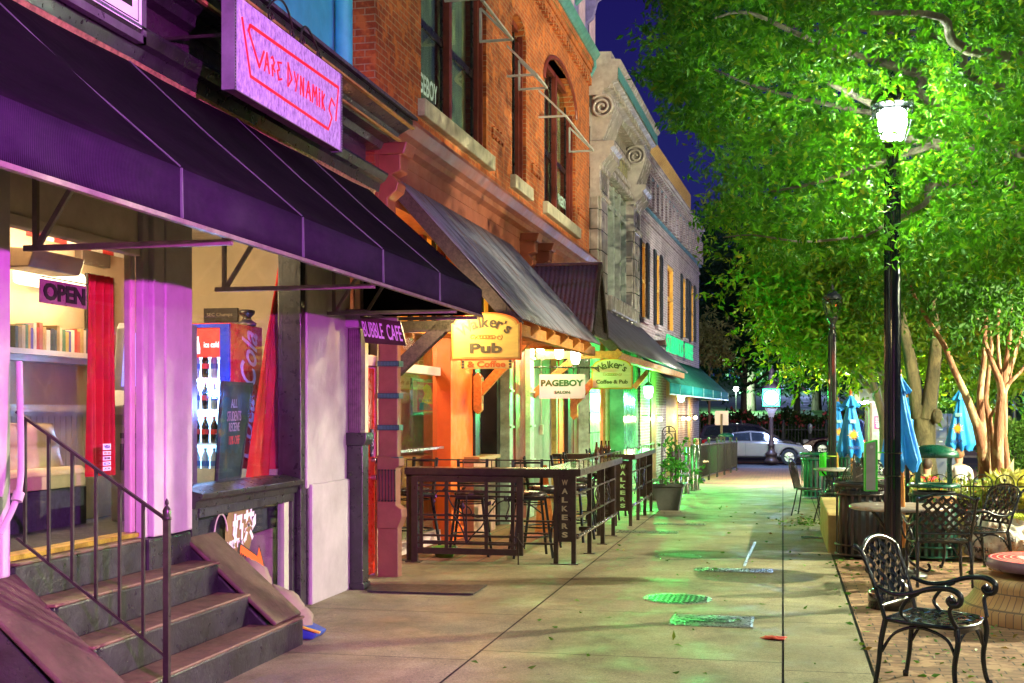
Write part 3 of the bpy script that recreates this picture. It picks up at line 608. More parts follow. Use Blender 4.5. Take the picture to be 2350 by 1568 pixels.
# ---- second window: drink cooler, chalkboard
fx = -4.72; fy = A.y(530, fx); fz = .86; fzt = A.z(530, 741, fx)
fr_ = thing('drink_cooler', 'tall red drink cooler with a blue-white lit glass front full of bottles', 'cooler', (fx - .35, fy + .3, fz))
M_red = mat('cooler_red', (.60, .015, .03), .3, var=.12)
q = MB(A); q.box(fx - .03, fx, fy, fy + .68, fz, fzt); q.box(fx - .75, fx - .72, fy, fy + .68, fz, fzt); q.box(fx - .72, fx - .03, fy + .62, fy + .68, fz, fzt); q.box(fx - .72, fx - .03, fy, fy + .62, fzt - .05, fzt); q.box(fx - .72, fx - .03, fy, fy + .62, fz, fz + .2)
q.build('cabinet', M_red, fr_, bevel=.006)
q = MB(A); q.box(fx - .09, fx - .004, fy - .03, fy - .001, fz + .1, fzt - .01); q.box(fx - .09, fx - .75, fy - .03, fy - .001, fzt - .04, fzt - .01); q.build('door_frame', mat('cooler_blue', (.02, .05, .45), .3), fr_)
q = MB(A); q.box(fx - .7, fx - .05, fy + .5, fy + .52, fz + .2, fzt - .06); q.build('light_panel', emit('cooler_light', (.28, .60, 1), 5.0), fr_)
q = MB(A); q.box(fx - .72, fx - .09, fy - .025, fy - .004, fzt - .30, fzt - .05); hd = q.build('header', emit('header_red', (1, .03, .02), .9, (.6, .02, .02)), fr_)
q = MB(A); put_text(q, 'ice cold', .05, (fx - .17, fy - .03, fzt - .19), (1, 0, 0), (0, 0, 1), .14, thick=.002); put_text(q, 'enjoy', .055, (fx - .42, fy - .03, fzt - .19), (1, 0, 0), (0, 0, 1), .11, thick=.002)
q.lathe([(.0, 0), (.022, .0), (.024, .05), (.018, .08), (.009, .12), (.009, .15), (.0, .15)], (fx - .30, fy - .03, fzt - .27), 10, sy=.15); q.build('header_lettering', emit('header_white', (1, 1, 1), 2), hd)
M_bot = mat('cola_bottle', (.03, .012, .008), .12, var=.2, coat=.5); M_wat = mat('water_bottle', (.35, .5, .62), .1, var=.2); M_lab = mat('bottle_label', (.6, .05, .05), .5)
for s, zsh in enumerate((fz + .28, fz + .56, fz + .86, fz + 1.14)):
    q = MB(A); q.box(fx - .71, fx - .05, fy + .02, fy + .48, zsh - .012, zsh); q.build('shelf', mat('shelf_white', (.7, .75, .8), .4), fr_)
    for j in range(4):
        bx = fx - .11 - j*.085; dark = (s == 1) or (s in (2, 3) and j % 2 == 0)
        bt_ = thing('bottle', 'drink bottle standing on a lit shelf of the red cooler', 'bottle', (bx, fy + .08, zsh), group='bottles inside the red cooler')
        q = MB(); q.lathe([(.0, 0), (.032, .003), (.034, .09), (.028, .12), (.034, .15), (.02, .19), (.011, .21), (.011, .225), (.0, .225)], (bx, fy + .08, zsh), 10); q.build('body', M_bot if dark else M_wat, bt_)
        q = MB(); q.lathe([(.0355, .08), (.0355, .125)], (bx, fy + .08, zsh), 10); q.build('label', M_lab if dark else mat('label_blue', (.05, .15, .5), .5), bt_)
        q = MB(); q.lathe([(.014, .218), (.014, .236), (.0, .238)], (bx, fy + .08, zsh), 8); q.build('cap', M_lab if dark else mat('cap_white', (.8, .8, .8), .5), bt_)
q = MB(A); put_text(q, 'Coca-Cola', .34, (fx + .003, fy + .34, fz + 1.0), (0, .10, 1), (0, -1, .12), 1.15, bold=.01, shear=.35, thick=.002); q.build('script_lettering', mat('script_pink', (.85, .62, .70), .5), fr_)
light('cooler_glow', (fx - .4, fy + .3, fz + 1.1), 45, (.30, .50, 1), .1, fr_)
light('cooler_glow', (fx + .25, fy - .15, fz + .9), 12, (.16, .25, 1), .1, fr_)
q = MB(A); q.box(-5.2, -4.95, 10.9, 11.4, .86, 1.9); single(q, 'display_cooler', mat('cooler_pink', (.55, .04, .2), .3, var=.2), 'low pink and blue barrel cooler behind the chalkboard in the shop window', 'cooler', bevel=.02)
# picture on the party wall and a gadget
q = MB(A); y_ = 12.05; q.box(A.x(470, y_), A.x(548, y_), y_ - .03, y_, A.hit(500, 740, y=y_).z, A.hit(500, 708, y=y_).z)
fp_ = thing('team_photo', 'dark framed team photo lettered Champs above the cooler', 'picture', (A.x(505, y_), y_, 2.5)); q.build('frame', MATS['frame_black'], fp_, bevel=.004)
q = MB(A); put_text(q, 'SEC Champs', .045, (A.x(507, y_), y_ - .033, A.hit(500, 724, y=y_).z), (1, 0, 0), (0, 0, 1), .28, thick=.002); q.build('lettering', mat('ivory_ink', (.6, .5, .35), .6), fp_)
q = MB(A); c_ = (fx - .05, fy + .45, fzt); q.lathe([(.0, .0), (.08, .0), (.09, .025), (.05, .05), (.035, .08), (.07, .11), (.075, .14), (.05, .15), (.0, .15)], c_, 16); single(q, 'mixer', mat('mixer_dark', (.04, .04, .045), .3), 'small dark appliance standing on top of the red cooler', 'appliance')
# chalkboard, hung against the glass
cbx = -4.34; c00 = A.hit(497, 1105, x=cbx); c01 = A.hit(510, 878, x=cbx); c11 = A.hit(577, 882, x=cbx); c10 = A.hit(548, 1095, x=cbx)
cb = thing('chalkboard', 'black chalkboard lettered ALL STUDENTS RECEIVE 10% OFF in the shop window', 'chalkboard', tuple(c00))
q = MB(A); q.quad(*[(-4.33, p_.y, p_.z) for p_ in (c00, c10, c11, c01)]); q.quad(*[(-4.36, p_.y, p_.z) for p_ in (c01, c11, c10, c00)]); q.build('board', mat('slate', (.012, .03, .045), .4, var=.5, vs=6), cb)
q = MB(A)
for a_, b_ in ((c00, c10), (c10, c11), (c11, c01), (c01, c00)): q.bar((-4.335, a_.y, a_.z), (-4.335, b_.y, b_.z), .022, .022, up=(1, 0, 0))
q.build('frame', mat('board_frame', (.05, .04, .06), .4), cb)
for t_, py, wd, cc in (('ALL', 926, .12, (.5,.5,.75)), ('STUDENTS', 955, .26, (.55,.4,.6)), ('RECEIVE', 980, .20, (.5,.4,.6)), ('10% OFF', 1010, .20, (.75,.08,.10))):
    pc = A.hit(537, py, x=-4.33); q = MB(A); put_text(q, t_, .07 if py != 955 else .08, (-4.328, pc.y, pc.z), (0, 1, .02), (0, .08, 1), wd, thick=.002); q.build('chalk_writing', mat('chalk_%d' % py, cc, .8), cb)

# ---------------------------------------------------------------- decals in the basement window
x = -4.188
mt = thing('milk_tea_decal', 'white Chinese characters and Milk Tea lettering over a brown cup on the basement window', 'window decal', tuple(A.hit(550, 1240, x=x)))
def ap(px, py, x_=x): return A.hit(px, py, x=x_)
c_ = ap(548, 1222); q = MB(A)
q._add([tuple(c_ + Vector((0, .25*math.cos(a), .26*math.sin(a)))) for a in np.linspace(0, 2*math.pi, 40)[:-1]], [tuple(range(39))]); q.build('brown_disc', mat('decal_brown', (.20, .13, .05), .5, var=.3), mt)
q = MB(A)
a = ap(558, 1212); put_text(q, '奶茶', .27, (x + .003, a.y, a.z), (0, 1, .06), (0, .05, 1), .42, bold=.04, thick=.002)
a = ap(539, 1248); put_text(q, 'Milk Tea', .07, (x + .003, a.y, a.z), (0, 1, .06), (0, .05, 1), .30, bold=.03, thick=.002)
a = ap(582, 1200)
q.prism([(a.y - .03, a.z - .05), (a.y - .03, a.z + .03), (a.y + .03, a.z + .07), (a.y + .03, a.z - .01)], x + .003, x + .006, 'x'); q.build('white_lettering', mat('decal_white', (.80, .80, .84), .5, var=.03), mt)
q = MB(A); c2 = ap(506, 1240); q.tube([c2 + Vector((.004, .12*math.cos(t), .2*math.sin(t))) for t in np.linspace(.3, 6.0, 24)], .006, 5); q.build('swirl', mat('decal_grey', (.5, .5, .42), .6), mt)
ar = thing('arrow_sign', 'orange arrow sticker lettered UNDERGROUND pointing down right on the basement window', 'sign', tuple(ap(590, 1320)))
for nm, s, col, dx in (('border', 1.0, (.02,.02,.02), .003), ('field', .90, (.85,.13,.02), .006)):
    P_ = [(-.36, .13), (.02, .13), (.02, .22), (.30, -.0), (.26, -.10), (.02, -.14), (.05, -.07), (-.36, -.10)]
    o_ = ap(584, 1310); rot = Matrix.Rotation(R(-22), 2)
    q = MB(A); pts = [rot @ Vector((u*s - .02, v*s)) for u, v in P_]; q.prism([(o_.y + u[0], o_.z + u[1]) for u in pts], x + dx, x + dx + .002, 'x'); q.build(nm, mat('arrow_' + nm, col, .45, var=.05), ar, recalc=True)
q = MB(A); put_text(q, 'UNDERGROUND', .10, (x + .0095, o_.y - .16, o_.z + .075), (0, math.cos(R(22)), -math.sin(R(22))), (0, math.sin(R(22)), math.cos(R(22))), .36, bold=.02, thick=.002, shear=.15); q.build('lettering', MATS['arrow_border'], ar)
# ---------------------------------------------------------------- bundle behind the cheek wall
bn = thing('coat_bundle', 'beige coat bundle slumped on a blue and yellow bag behind the stoop wall', 'bundle', (-3.85, 9.1, 0))
q = MB(); n_ = 0
def blob(q, c, r, sc_, amp, seed, n=22, m=14):
    rr = np.random.default_rng(seed); ph = rr.uniform(0, 6.28, 6)
    def fn(u, v):
        a = 2*math.pi*u; b_ = math.pi*(v - .5); k = 1 + amp*(math.sin(3*a + ph[0] + 2*b_) + .6*math.sin(7*a + 5*b_ + ph[1]) + .5*math.sin(11*b_ + ph[2] + a))
        return (c[0] + r*sc_[0]*k*math.cos(b_)*math.cos(a), c[1] + r*sc_[1]*k*math.cos(b_)*math.sin(a), c[2] + r*sc_[2]*k*math.sin(b_))
    q.grid(fn, n, m)
blob(q, (-3.78, 8.98, .18), .22, (1.1, 1.0, .9), .05, 3); blob(q, (-4.0, 8.95, .38), .2, (1, .9, 1.0), .06, 4); blob(q, (-3.62, 9.0, .12), .15, (1.0, .9, .8), .05, 9)
q.build('coat', mat('beige_cloth', (.24, .21, .15), .85, var=.15, vs=8, bmp=.4, bs=50), bn)
q = MB(); q.prism([(-3.75, .003), (-3.42, .003), (-3.38, .05), (-3.55, .12), (-3.75, .12)], 8.86, 9.1, 'y'); q.build('bag', mat('blue_bag', (.02, .07, .30), .6), bn, bevel=.02, recalc=True)
q = MB(); q.bar((-3.6, 8.85, .13), (-3.36, 8.87, .06), .04, .012); q.build('trim', mat('yellow_trim', (.5, .38, .04), .6), bn)

# ---------------------------------------------------------------- hanging signs of the shop
sg = thing('vape_sign', 'lavender mottled sign box lettered VAPE DYNAMIKS in red hung over the awning', 'sign', (-3.5, 8.7, 3.8))
X = -3.5; sy0, sy1, sz0, sz1 = 7.66, 9.72, 3.80, 4.43
def lav():
    m, nt, b = nodes('lavender_board'); c = coords(nt, (1, 1, .55)); o = ramp(nt, noise(nt, c, 30, 6, .8), [(.36, (.13, .05, .30)), (.5, (.42, .26, .62)), (.66, (.62, .48, .78))])
    nt.links.new(o, b.inputs['Base Color']); nt.links.new(o, b.inputs['Emission Color']); b.inputs['Emission Strength'].default_value = .14; b.inputs['Roughness'].default_value = .4; return m  # faint glow put into the board for the light falling on it
q = MB(); q.box(X - .075, X, sy0 + .03, sy1 - .03, sz0 + .004, sz1); q.build('box', mat('sign_side', (.10, .08, .07), .5, var=.4), sg)
q = MB(); q.box(X, X + .004, sy0 + .03, sy1 - .03, sz0 + .01, sz1); q.build('face', lav(), sg)
for a_, b_ in ((sy0, sy0 + .03), (sy1 - .03, sy1)):
    q = MB(); q.box(X - .08, X + .012, a_, b_, sz0, sz1)
    q.cur = 1
    for i in range(30): q.box(X + .012, X + .0135, a_ + .01, b_ - .01, sz0 + .012 + i*.0208, sz0 + .022 + i*.0208)
    q.build('perforated_post', [mat('zinc', (.25, .24, .32), .4, .5), MATS['sign_black']], sg)
q = MB(); XX = X + .006
def SG(u, v): return (XX, sy0 + .03 + (sy1-sy0-.06)*u, sz0 + (sz1-sz0)*v)
def stroke(pts, w_=.012):
    for a_, b_ in zip(pts, pts[1:]):
        a_ = Vector(SG(*a_)); b_ = Vector(SG(*b_)); q.bar(a_ + (a_-b_).normalized()*.004, b_ + (b_-a_).normalized()*.004, w_, .006, up=(1, 0, 0))
stroke([(.05, .78), (.115, .20), (.86, .155), (.975, .155 + .02), (.925, .54)], .016) if 0 else None
stroke([(.10, .70), (.115, .78), (.975, .80)], .022); stroke([(.05, .80), (.118, .24), (.86, .19)], .020); stroke([(.10, .72), (.19, .40), (.23, .60)], .018); stroke([(.975, .80), (.945, .36)], .014); stroke([(.86, .19), (.90, .36), (.868, .45), (.895, .60), (.93, .54)], .014)
L = {'A': [[(0, 0), (.5, 1), (1, 0)], [(.25, .4), (.8, .4)]], 'P': [[(.35, 0), (.15, .55)], [(.0, .9), (.3, 1), (.75, .75), (.4, .45), (.9, .3)]], 'E': [[(.9, 1), (.1, .9), (.45, .55), (.0, .45), (.3, .0), (1, .15)]],
     'D': [[(.1, 0), (.1, 1.25), (.9, .5), (.1, 0)]], 'Y': [[(0, 1), (.4, .5)], [(.9, 1), (.35, 0)]], 'N': [[(.1, 0), (.1, 1), (.8, 0), (.8, 1)]], 'M': [[(0, 0), (.15, 1), (.5, .4), (.85, 1), (1, 0)]], 'I': [[(.5, 0), (.5, .8)], [(.5, .95), (.5, 1.02)]], 'K': [[(.2, 0), (.2, 1)], [(.9, .9), (.25, .45), (.95, 0)]]}
u0 = .235
for ch, wd in (('A', .055), ('P', .05), ('E', .055), (' ', .03), ('D', .06), ('Y', .055), ('N', .055), ('A', .06), ('M', .065), ('I', .025), ('K', .05)):
    if ch != ' ':
        for st in L[ch]: stroke([(u0 + (wd - .014)*a_, .40 + .21*b_ - .0) for a_, b_ in st], .0135)
    u0 += wd + .004
q.build('lettering', emit('sign_red', (.95, .01, .03), .35, (.8, .01, .02)), sg)
sc_ = MB()
for cy, d_ in ((8.35, 1), (8.75, -1), (8.95, 1), (9.3, -1)):
    sc_.tube(spiral((X - .03, cy, sz1 + .05), .05, .012, 0, d_*7.5, 20, (0, 1, 0), (0, 0, 1)), .008, 6)
sc_.tube(bez((X-.03, 8.3, sz1 + .1), (X-.03, 8.5, sz1 + .3), (X-.03, 8.7, sz1 + .28), (X-.03, 8.8, sz1)), .009, 6); sc_.tube(bez((X-.03, 8.9, sz1), (X-.03, 8.95, sz1 + .28), (X-.03, 9.1, sz1 + .2), (X-.03, 9.35, sz1 + .03)), .009, 6)
sc_.build('scroll_bracket', M_iron, sg)
for a, b_ in (((-4.3, 8.9, 4.9), (X - .03, 8.9, sz1 + .02)), ((-4.1, 7.8, 4.2), (X - .06, 7.8, 4.2)), ((-4.1, 9.6, 4.2), (X - .06, 9.6, 4.2))): q = MB(); q.bar(a, b_, .02); q.build('wall_bracket', M_iron, sg)
# the white sign with black letters at the top left
X = -3.86; e = A.hit(325, 67, x=X); f_ = A.hit(336, 104, x=X)
ws = thing('letter_sign', 'white lit sign with big black letters cut off at the top left corner', 'sign', (X, e.y - 1, e.z))
q = MB(); q.box(X - .05, X, e.y - 2.3, f_.y, f_.z, f_.z + .05); q.box(X - .05, X, f_.y - .04, f_.y, f_.z, f_.z + .9); q.build('frame', mat('zinc_frame', (.16, .15, .19), .35, .4), ws)
q = MB(); q.box(X - .04, X - .02, e.y - 2.2, f_.y - .04, f_.z + .05, f_.z + .9); q.build('backing', M_black, ws)
q = MB(); q.box(X - .02, X + .0, e.y - 1.9, e.y, e.z, e.z + .7); q.build('panel', emit('lilac_panel', (.72, .45, .95), .55, (.7, .6, .75)), ws)
q = MB(); q.box(X + .001, X + .003, e.y - 1.86, e.y - .04, e.z + .03, e.z + .038); q.box(X + .001, X + .003, e.y - .048, e.y - .04, e.z + .03, e.z + .66); q.box(X + .001, X + .004, e.y - .27, e.y - .12, e.z + .10, e.z + .15); q.box(X + .001, X + .004, e.y - .27, e.y - .22, e.z + .10, e.z + .42); q.box(X + .001, X + .004, e.y - .27, e.y - .14, e.z + .24, e.z + .28)
q.prism([(e.y - .32 - .13 + .12*math.cos(t), e.z + .22 + .13*math.sin(t)) for t in np.linspace(math.pi, 2*math.pi, 12)] + [(e.y - .37, e.z + .22), (e.y - .45, e.z + .15), (e.y - .53, e.z + .22)], X + .001, X + .004, 'x'); q.build('lettering', MATS['sign_black'], ws)

light('basement_light', BASE_LIGHT, 34, (.85, 1, .55), .08, rootA)
# ---------------------------------------------------------------- BUILDING B: red brick, pub on the ground floor
B = Fr((-4.06, 12.3, 0), R(-0.7))
def bp(px, py, x=0.0): return B.hit(px, py, x=x)
BE = B.y(1352, 0)
rootB = thing('brick_building', 'orange-red brick building with tall sash windows above the pub awnings', 'building', B.loc, B.rz)
M_br = brick('facade_brick', (.50, .105, .018), (.32, .058, .012), (.42, .26, .13), mort=.007, var=.3, stain=(.10, .028, .012), c3=(.54, .15, .03))
M_ter = mat('terracotta_paint', (.22, .065, .035), .42, var=.2, vs=3, bmp=.25, bs=30)
M_org = mat('orange_paint', (.70, .13, .008), .6, var=.12, vs=3, bmp=.4, bs=40)
M_mar = mat('maroon_paint', (.17, .030, .018), .4, var=.3, vs=6, bmp=.3, bs=30)
M_sill = mat('sill_stone', (.42, .38, .28), .8, var=.3, vs=7, bmp=.4)
zc0 = bp(862, 253).z; ztop = bp(1361, 157).z
WINS = []   # (y0, y1, z0, z1, arch)
w1 = (bp(968, 300).y, bp(1116, 300).y, bp(1040, 300).z + .0, 9.2)
zs = bp(968, 229).z
w1 = (B.y(966, 0), B.y(1116, 0), zs, 7.9); w2 = (B.y(1175, 0), B.y(1207, 0), bp(1190, 413).z, 0); w3 = (B.y(1249, 0), B.y(1320, 0), bp(1250, 470).z, 0)
z2 = bp(1190, 35).z; z3 = bp(1270, 137).z
zs = (w1[2] + w2[2] + w3[2]) / 3
w2 = (w2[0], w2[1], zs, z2); w3 = (w3[0], w3[1], zs, z3)
# the wall is laid round the openings so that the windows are real recesses
wl = MB(B); D_ = -.42
ys = [0, w1[0], w1[1], w2[0], w2[1], w3[0], w3[1], BE]
wl.box(D_, 0, 0, BE, zc0 - .1, zs)
for a_, b_ in ((0, 1), (2, 3), (4, 5), (6, 7)): wl.box(D_, 0, ys[a_], ys[b_], zs, 7.9)
def archfill(y0, y1, zsp, rise, ztop_):
    n = 14; pts = [(y0 + (y1-y0)*i/n, zsp + rise*math.sqrt(max(0, 1 - (2*i/n - 1)**2))) for i in range(n + 1)]
    wl.prism(pts + [(y1, ztop_), (y0, ztop_)], D_, 0, 'x'); return pts
archfill(w2[0], w2[1], w2[3] - .28, .28, 7.9); pts3 = archfill(w3[0], w3[1], z3 - .55, .62, 7.9)
wl.box(D_, 0, 0, BE, 7.9, ztop); wl.box(D_ - 2.0, D_, 0, .02, zc0 - 1.4, ztop); wl.box(D_, 0, 0, .02, 3.3, zc0 - .1)
wl.box(-4, D_, BE - .3, BE, 0, ztop + .4)
wl.build('wall', M_br, rootB, recalc=True)
# projecting brick courses, panels
q = MB(B)
for i, z in enumerate((ztop - .12, ztop - .24, ztop - .36)): q.box(0, .10 - .03*i, 0, BE, z, z + .115)
for y in np.arange(.1, BE, .24): q.box(0, .06, y, y + .11, ztop - .5, ztop - .37)
q.build('corbel_course', M_br, rootB)
for y0, z in ((.12 + B.y(900, 0), 6.35), (w1[1] + .3, 5.55), (w2[1] + .4, 5.55), (w3[1] + .3, 5.55)):
    q = MB(B)
    for i in range(7): q.box(-.02, .03, y0 + .1*i, y0 + .1*i + .101, z + .03*(i % 2), z + .15 + .03*(i % 2))
    q.build('brick_panel', M_br, rootB)
ll = MB(B)
pr = [(w3[0] + (w3[1]-w3[0])*i/14, 0) for i in range(15)]
cy, rz_ = (w3[0]+w3[1])/2, z3 - .55
ll.tube([B.M.inverted() @ (B.M @ Vector((.0, cy + (w3[1]-w3[0])/2*1.04*math.cos(a), rz_ + .66*math.sin(a)))) for a in np.linspace(0, math.pi, 20)], .045, 8)
ll.build('arch_moulding', M_mar, rootB)
M_gl = glass('upper_glass', (.8, .85, .8), 1.0)
M_curt = mat('green_curtain', (.34, .42, .27), .8, var=.3, vs=3, stretch=(1, 6, .3))
M_sash = mat('black_sash', (.012, .012, .014), .3, var=.2)
def sash_window(y0, y1, z0, z1, n, fr_, name='window', arch=0, mf=M_mar, mc=M_curt):
    wd = (y1-y0); fw_ = .09
    q = MB(fr_); q.box(-.20, -.10, y0, y0 + fw_, z0, z1); q.box(-.20, -.10, y1 - fw_, y1, z0, z1); q.box(-.20, -.10, y0 + fw_, y1 - fw_, z1 - fw_ + arch, z1 + arch); q.box(-.20, -.09, y0 + fw_, y1 - fw_, z0, z0 + .07)
    q.box(-.13, -.05, y0, y0 + fw_*.5, z0, z1 + arch); q.box(-.13, -.05, y1 - fw_*.5, y1, z0, z1 + arch)
    par = rootB if fr_ is B else fr_.root
    wo = q.build(name, mf, par)
    cw = (wd - 2*fw_ - (n-1)*.12) / n
    for i in range(n):
        a = y0 + fw_ + i*(cw + .12); b_ = a + cw
        if i: q = MB(fr_); q.box(-.20, -.08, a - .12, a, z0 + .07, z1 - fw_ + arch); q.build('mullion', mf, wo)
        zm = (z0 + min(z1, 7.4)) / 2
        q = MB(fr_); q.box(-.19, -.16, a, b_, zm - .05, zm + .05); q.box(-.19, -.16, a, a + .05, z0 + .07, z1 + arch); q.box(-.19, -.16, b_ - .05, b_, z0 + .07, z1 + arch); q.box(-.19, -.16, a, b_, z0 + .07, z0 + .13); q.build('sash', M_sash, wo)
        q = MB(fr_); q.box(-.180, -.175, a + .05, b_ - .05, z0 + .13, z1 + arch); q.build('pane', M_gl, wo)
        q = MB(fr_); q.grid(lambda u, v: (-.27 + .02*math.sin(u*25), a + (b_-a)*u, z0 + (z1-z0+arch)*v), 30, 1); q.build('curtain', mc, wo)
    q = MB(fr_); q.box(-.41, -.40, y0, y1, z0, z1 + arch); q.build('back', M_sash, wo)
    return wo
sash_window(w1[0], w1[1], zs, 7.85, 2, B); sash_window(w2[0], w2[1], zs, z2 - .28, 1, B, arch=.24); sash_window(w3[0], w3[1], zs, z3 - .55, 2, B, arch=.5)
for w_ in (w1, w2, w3):
    q = MB(B); q.box(-.1, .09, w_[0] - .12, w_[1] + .18, zs - .20, zs + .0); q.build('window_sill', M_sill, rootB, bevel=.012)
# lettering behind the panes
q = MB(B); c_ = bp(987, 214, -.165); put_text(q, 'PAGEBOY', .24, (-.165, B.y(1003, -.165) - .52, zs + .36), (0, 1, 0), (0, 0, 1), 1.05, bold=.02, thick=.003); q.build('window_lettering', mat('pale_lettering', (.55, .75, .68), .5, var=.05), rootB); q = MB(B)
put_text(q, 'PAGEBOY', .2, (-.165, w3[1] - .5, zs + .42), (0, 1, 0), (0, 0, 1), .8, bold=.02, thick=.003); q.build('window_lettering', mat('pale_lettering', (.55, .75, .68), .5, var=.05), rootB)
# teal gutter cornice
M_teal = mat('teal_metal', (.10, .30, .30), .4, .2, var=.3, vs=6, wear=(.25, .15, .3), wearamt=.68)
q = MB(B); q.prism([(-.05, ztop), (.12, ztop), (.18, ztop + .04), (.24, ztop + .13), (.22, ztop + .17), (.14, ztop + .18), (-.05, ztop + .2)], -.05, BE + .05, 'y'); q.build('gutter', M_teal, rootB, recalc=True)
q = MB(B); q.tube([(.10, BE - .02, ztop + .05), (.12, BE + .0, ztop - .12), (.02, BE - .03, ztop - .3)], .05, 8); q.build('gutter_outlet', M_teal, rootB)
# mansard and bracketed upper cornice with lilac and blue paint
M_lil = mat('violet_paint', (.20, .17, .42), .5, var=.4, vs=5); M_pnk = mat('pink_panel', (.55, .38, .52), .6); M_tsh = mat('teal_shade', (.06, .22, .24), .5, var=.4)
q = MB(B); q.box(-.5, -.02, 0, BE, ztop + .15, ztop + 1.6); q.build('attic_wall', M_lil, rootB)
zt2 = ztop + 1.45
q = MB(B); q.prism([(-.1, zt2), (.42, zt2 + .02), (.46, zt2 + .12), (.62, zt2 + .2), (.64, zt2 + .32), (-.1, zt2 + .42)], -.1, BE + .35, 'y'); q.build('upper_cornice', M_lil, rootB, recalc=True)
for i in range(11):
    y = .4 + i * (BE - .6) / 10
    q = MB(B); q.prism([(-.02, zt2), (.40, zt2), (.38, zt2 - .14), (.20, zt2 - .30), (.12, zt2 - .62), (-.02, zt2 - .75)], y - .09, y + .09, 'y'); q.build('cornice_bracket', M_tsh if i % 2 else M_lil, rootB, bevel=.012, recalc=True)
    q = MB(B); q.box(-.03, .01, y + .3, y + .95, zt2 - 1.0, zt2 - .25); q.build('attic_panel', M_pnk, rootB, bevel=.02)
q = MB(B); q.box(-.15, .70, -.1, BE + .4, zt2 + .4, zt2 + .62); q.build('eaves_gutter', M_teal, rootB, bevel=.03)
# storefront cornice
q = MB(B); q.prism([(-.1, zc0 - .42), (.04, zc0 - .42), (.05, zc0 - .30), (.12, zc0 - .26), (.14, zc0 - .20), (.20, zc0 - .16), (.27, zc0 - .06), (.27, zc0 - .02), (.2, zc0), (0, zc0 + .03), (-.1, zc0 + .03)], -.02, BE, 'y'); q.build('storefront_cornice', M_ter, rootB, recalc=True)
q = MB(B); q.box(-.35, .03, .0, BE, zc0 - .90, zc0 - .42); q.build('fascia', M_ter, rootB)
def bracket_(y, x0=.04):
    q = MB(B); q.prism([(x0 - .06, zc0 - .35), (x0 + .22, zc0 - .35), (x0 + .22, zc0 - .62), (x0 + .12, zc0 - .66), (x0 + .20, zc0 - .74), (x0 + .18, zc0 - .82), (x0 + .08, zc0 - .90), (x0 + .10, zc0 - 1.1), (x0 + .04, zc0 - 1.2), (x0 - .06, zc0 - 1.25)], y, y + .26, 'y'); q.prism([(x0 - .05, zc0 - .33), (x0 + .30, zc0 - .34), (x0 + .26, zc0 - .46), (x0 - .05, zc0 - .46)], y - .03, y + .29, 'y'); q.build('fascia_bracket', M_ter, rootB, bevel=.012, recalc=True)
yb1_ = B.y(1196, .05); yb2_ = B.y(1232, .05)
for y in (.02, yb1_, yb2_): bracket_(y)
# ground floor wall pieces, left to right (pixel column, material, set-back)
M_pnkf = mat('pink_frame', (.62, .50, .46), .4, var=.06); M_grey = mat('stucco_grey', (.30, .27, .22), .8, var=.1, bmp=.5, bs=50); M_grn = mat('iron_column', (.40, .52, .40), .4, var=.3, vs=12, wear=(.12, .25, .16), wearamt=.6)
M_blk = mat('black_trim', (.012, .012, .012), .35)
SB = -.34
gz_ = lambda y: gz(12.3 + y)
segs = [('wall', 1035, 1091, M_org, SB + .12), ('window_frame', 1091, 1101, M_blk, SB + .16), ('wall', 1101, 1141, M_org, SB - .3), ('window_frame', 1141, 1148, M_blk, SB + .14), ('pilaster', 1148, 1170, M_mar, SB + .1), ('iron_column', 1170, 1177, M_grn, SB + .28), ('pilaster', 1177, 1217, M_mar, SB + .2), ('iron_column', 1217, 1226, M_grn, SB + .3),
        ('wall', 1226, 1277, M_grey, SB - .1), ('door_frame', 1277, 1283, M_yel, SB), ('wall', 1283, 1304, M_org, SB + .02), ('window_frame', 1304, 1311, M_blk, SB + .1), ('pilaster', 1311, 1352, M_mar, SB + .1)]
for nm, a, b_, m_, x in segs:
    y0, y1 = B.y(a, x), B.y(b_, x); q = MB(B); q.box(x - .25, x, y0, y1, -.05, 3.95)
    if nm == 'pilaster':
        q.box(x - .01, x + .02, y0 + .08*(y1-y0), y1 - .08*(y1-y0), .3, 3.3); q.box(x - .01, x + .035, y0, y1, -.05, .28)
    if nm == 'iron_column':
        for z in (.9, 1.45, 2.0, 2.55): q.box(x - .02, x + .03, y0 - .01, y1 + .01, z, z + .035)
    q.build(nm, m_, rootB, bevel=.006)
q = MB(B); q.box(-6, SB - .56, .2, 13.4, -.1, 3.95); q.box(-6, SB - .2, 13.3, 13.6, -.1, 3.95); q.build('inner_wall', mat('pub_inner', (.30, .12, .05), .8), rootB)
# electric box and conduit on the grey wall
q = MB(B); a = bp(1241, 1010, SB - .09); q.tube([(SB - .08, a.y, 1.45), (SB - .08, a.y, 3.0)], .012, 6); q.box(SB - .1, SB - .04, a.y - .06, a.y + .06, 1.28, 1.46); tag(q.build('switch_box', mat('box_cream', (.5, .45, .3), .5), bevel=.004), 'cream switch box with its conduit on the grey pub wall', 'switch box')
# window counter
q = MB(B); y0, y1 = B.y(1094, SB + .3), B.y(1143, SB + .3); z = bp(1110, 1047, SB + .3).z; q.box(SB - .1, SB + .34, y0, y1, z - .05, z); q.build('counter_shelf', mat('oak', (.42, .26, .11), .5, var=.3, stretch=(1, 8, 8)), rootB)
q = MB(B); q.box(SB - .1, SB + .26, y0, y1, 0, z - .05); q.build('counter_base', mat('salmon_wall', (.42, .22, .15), .7, var=.2), rootB)
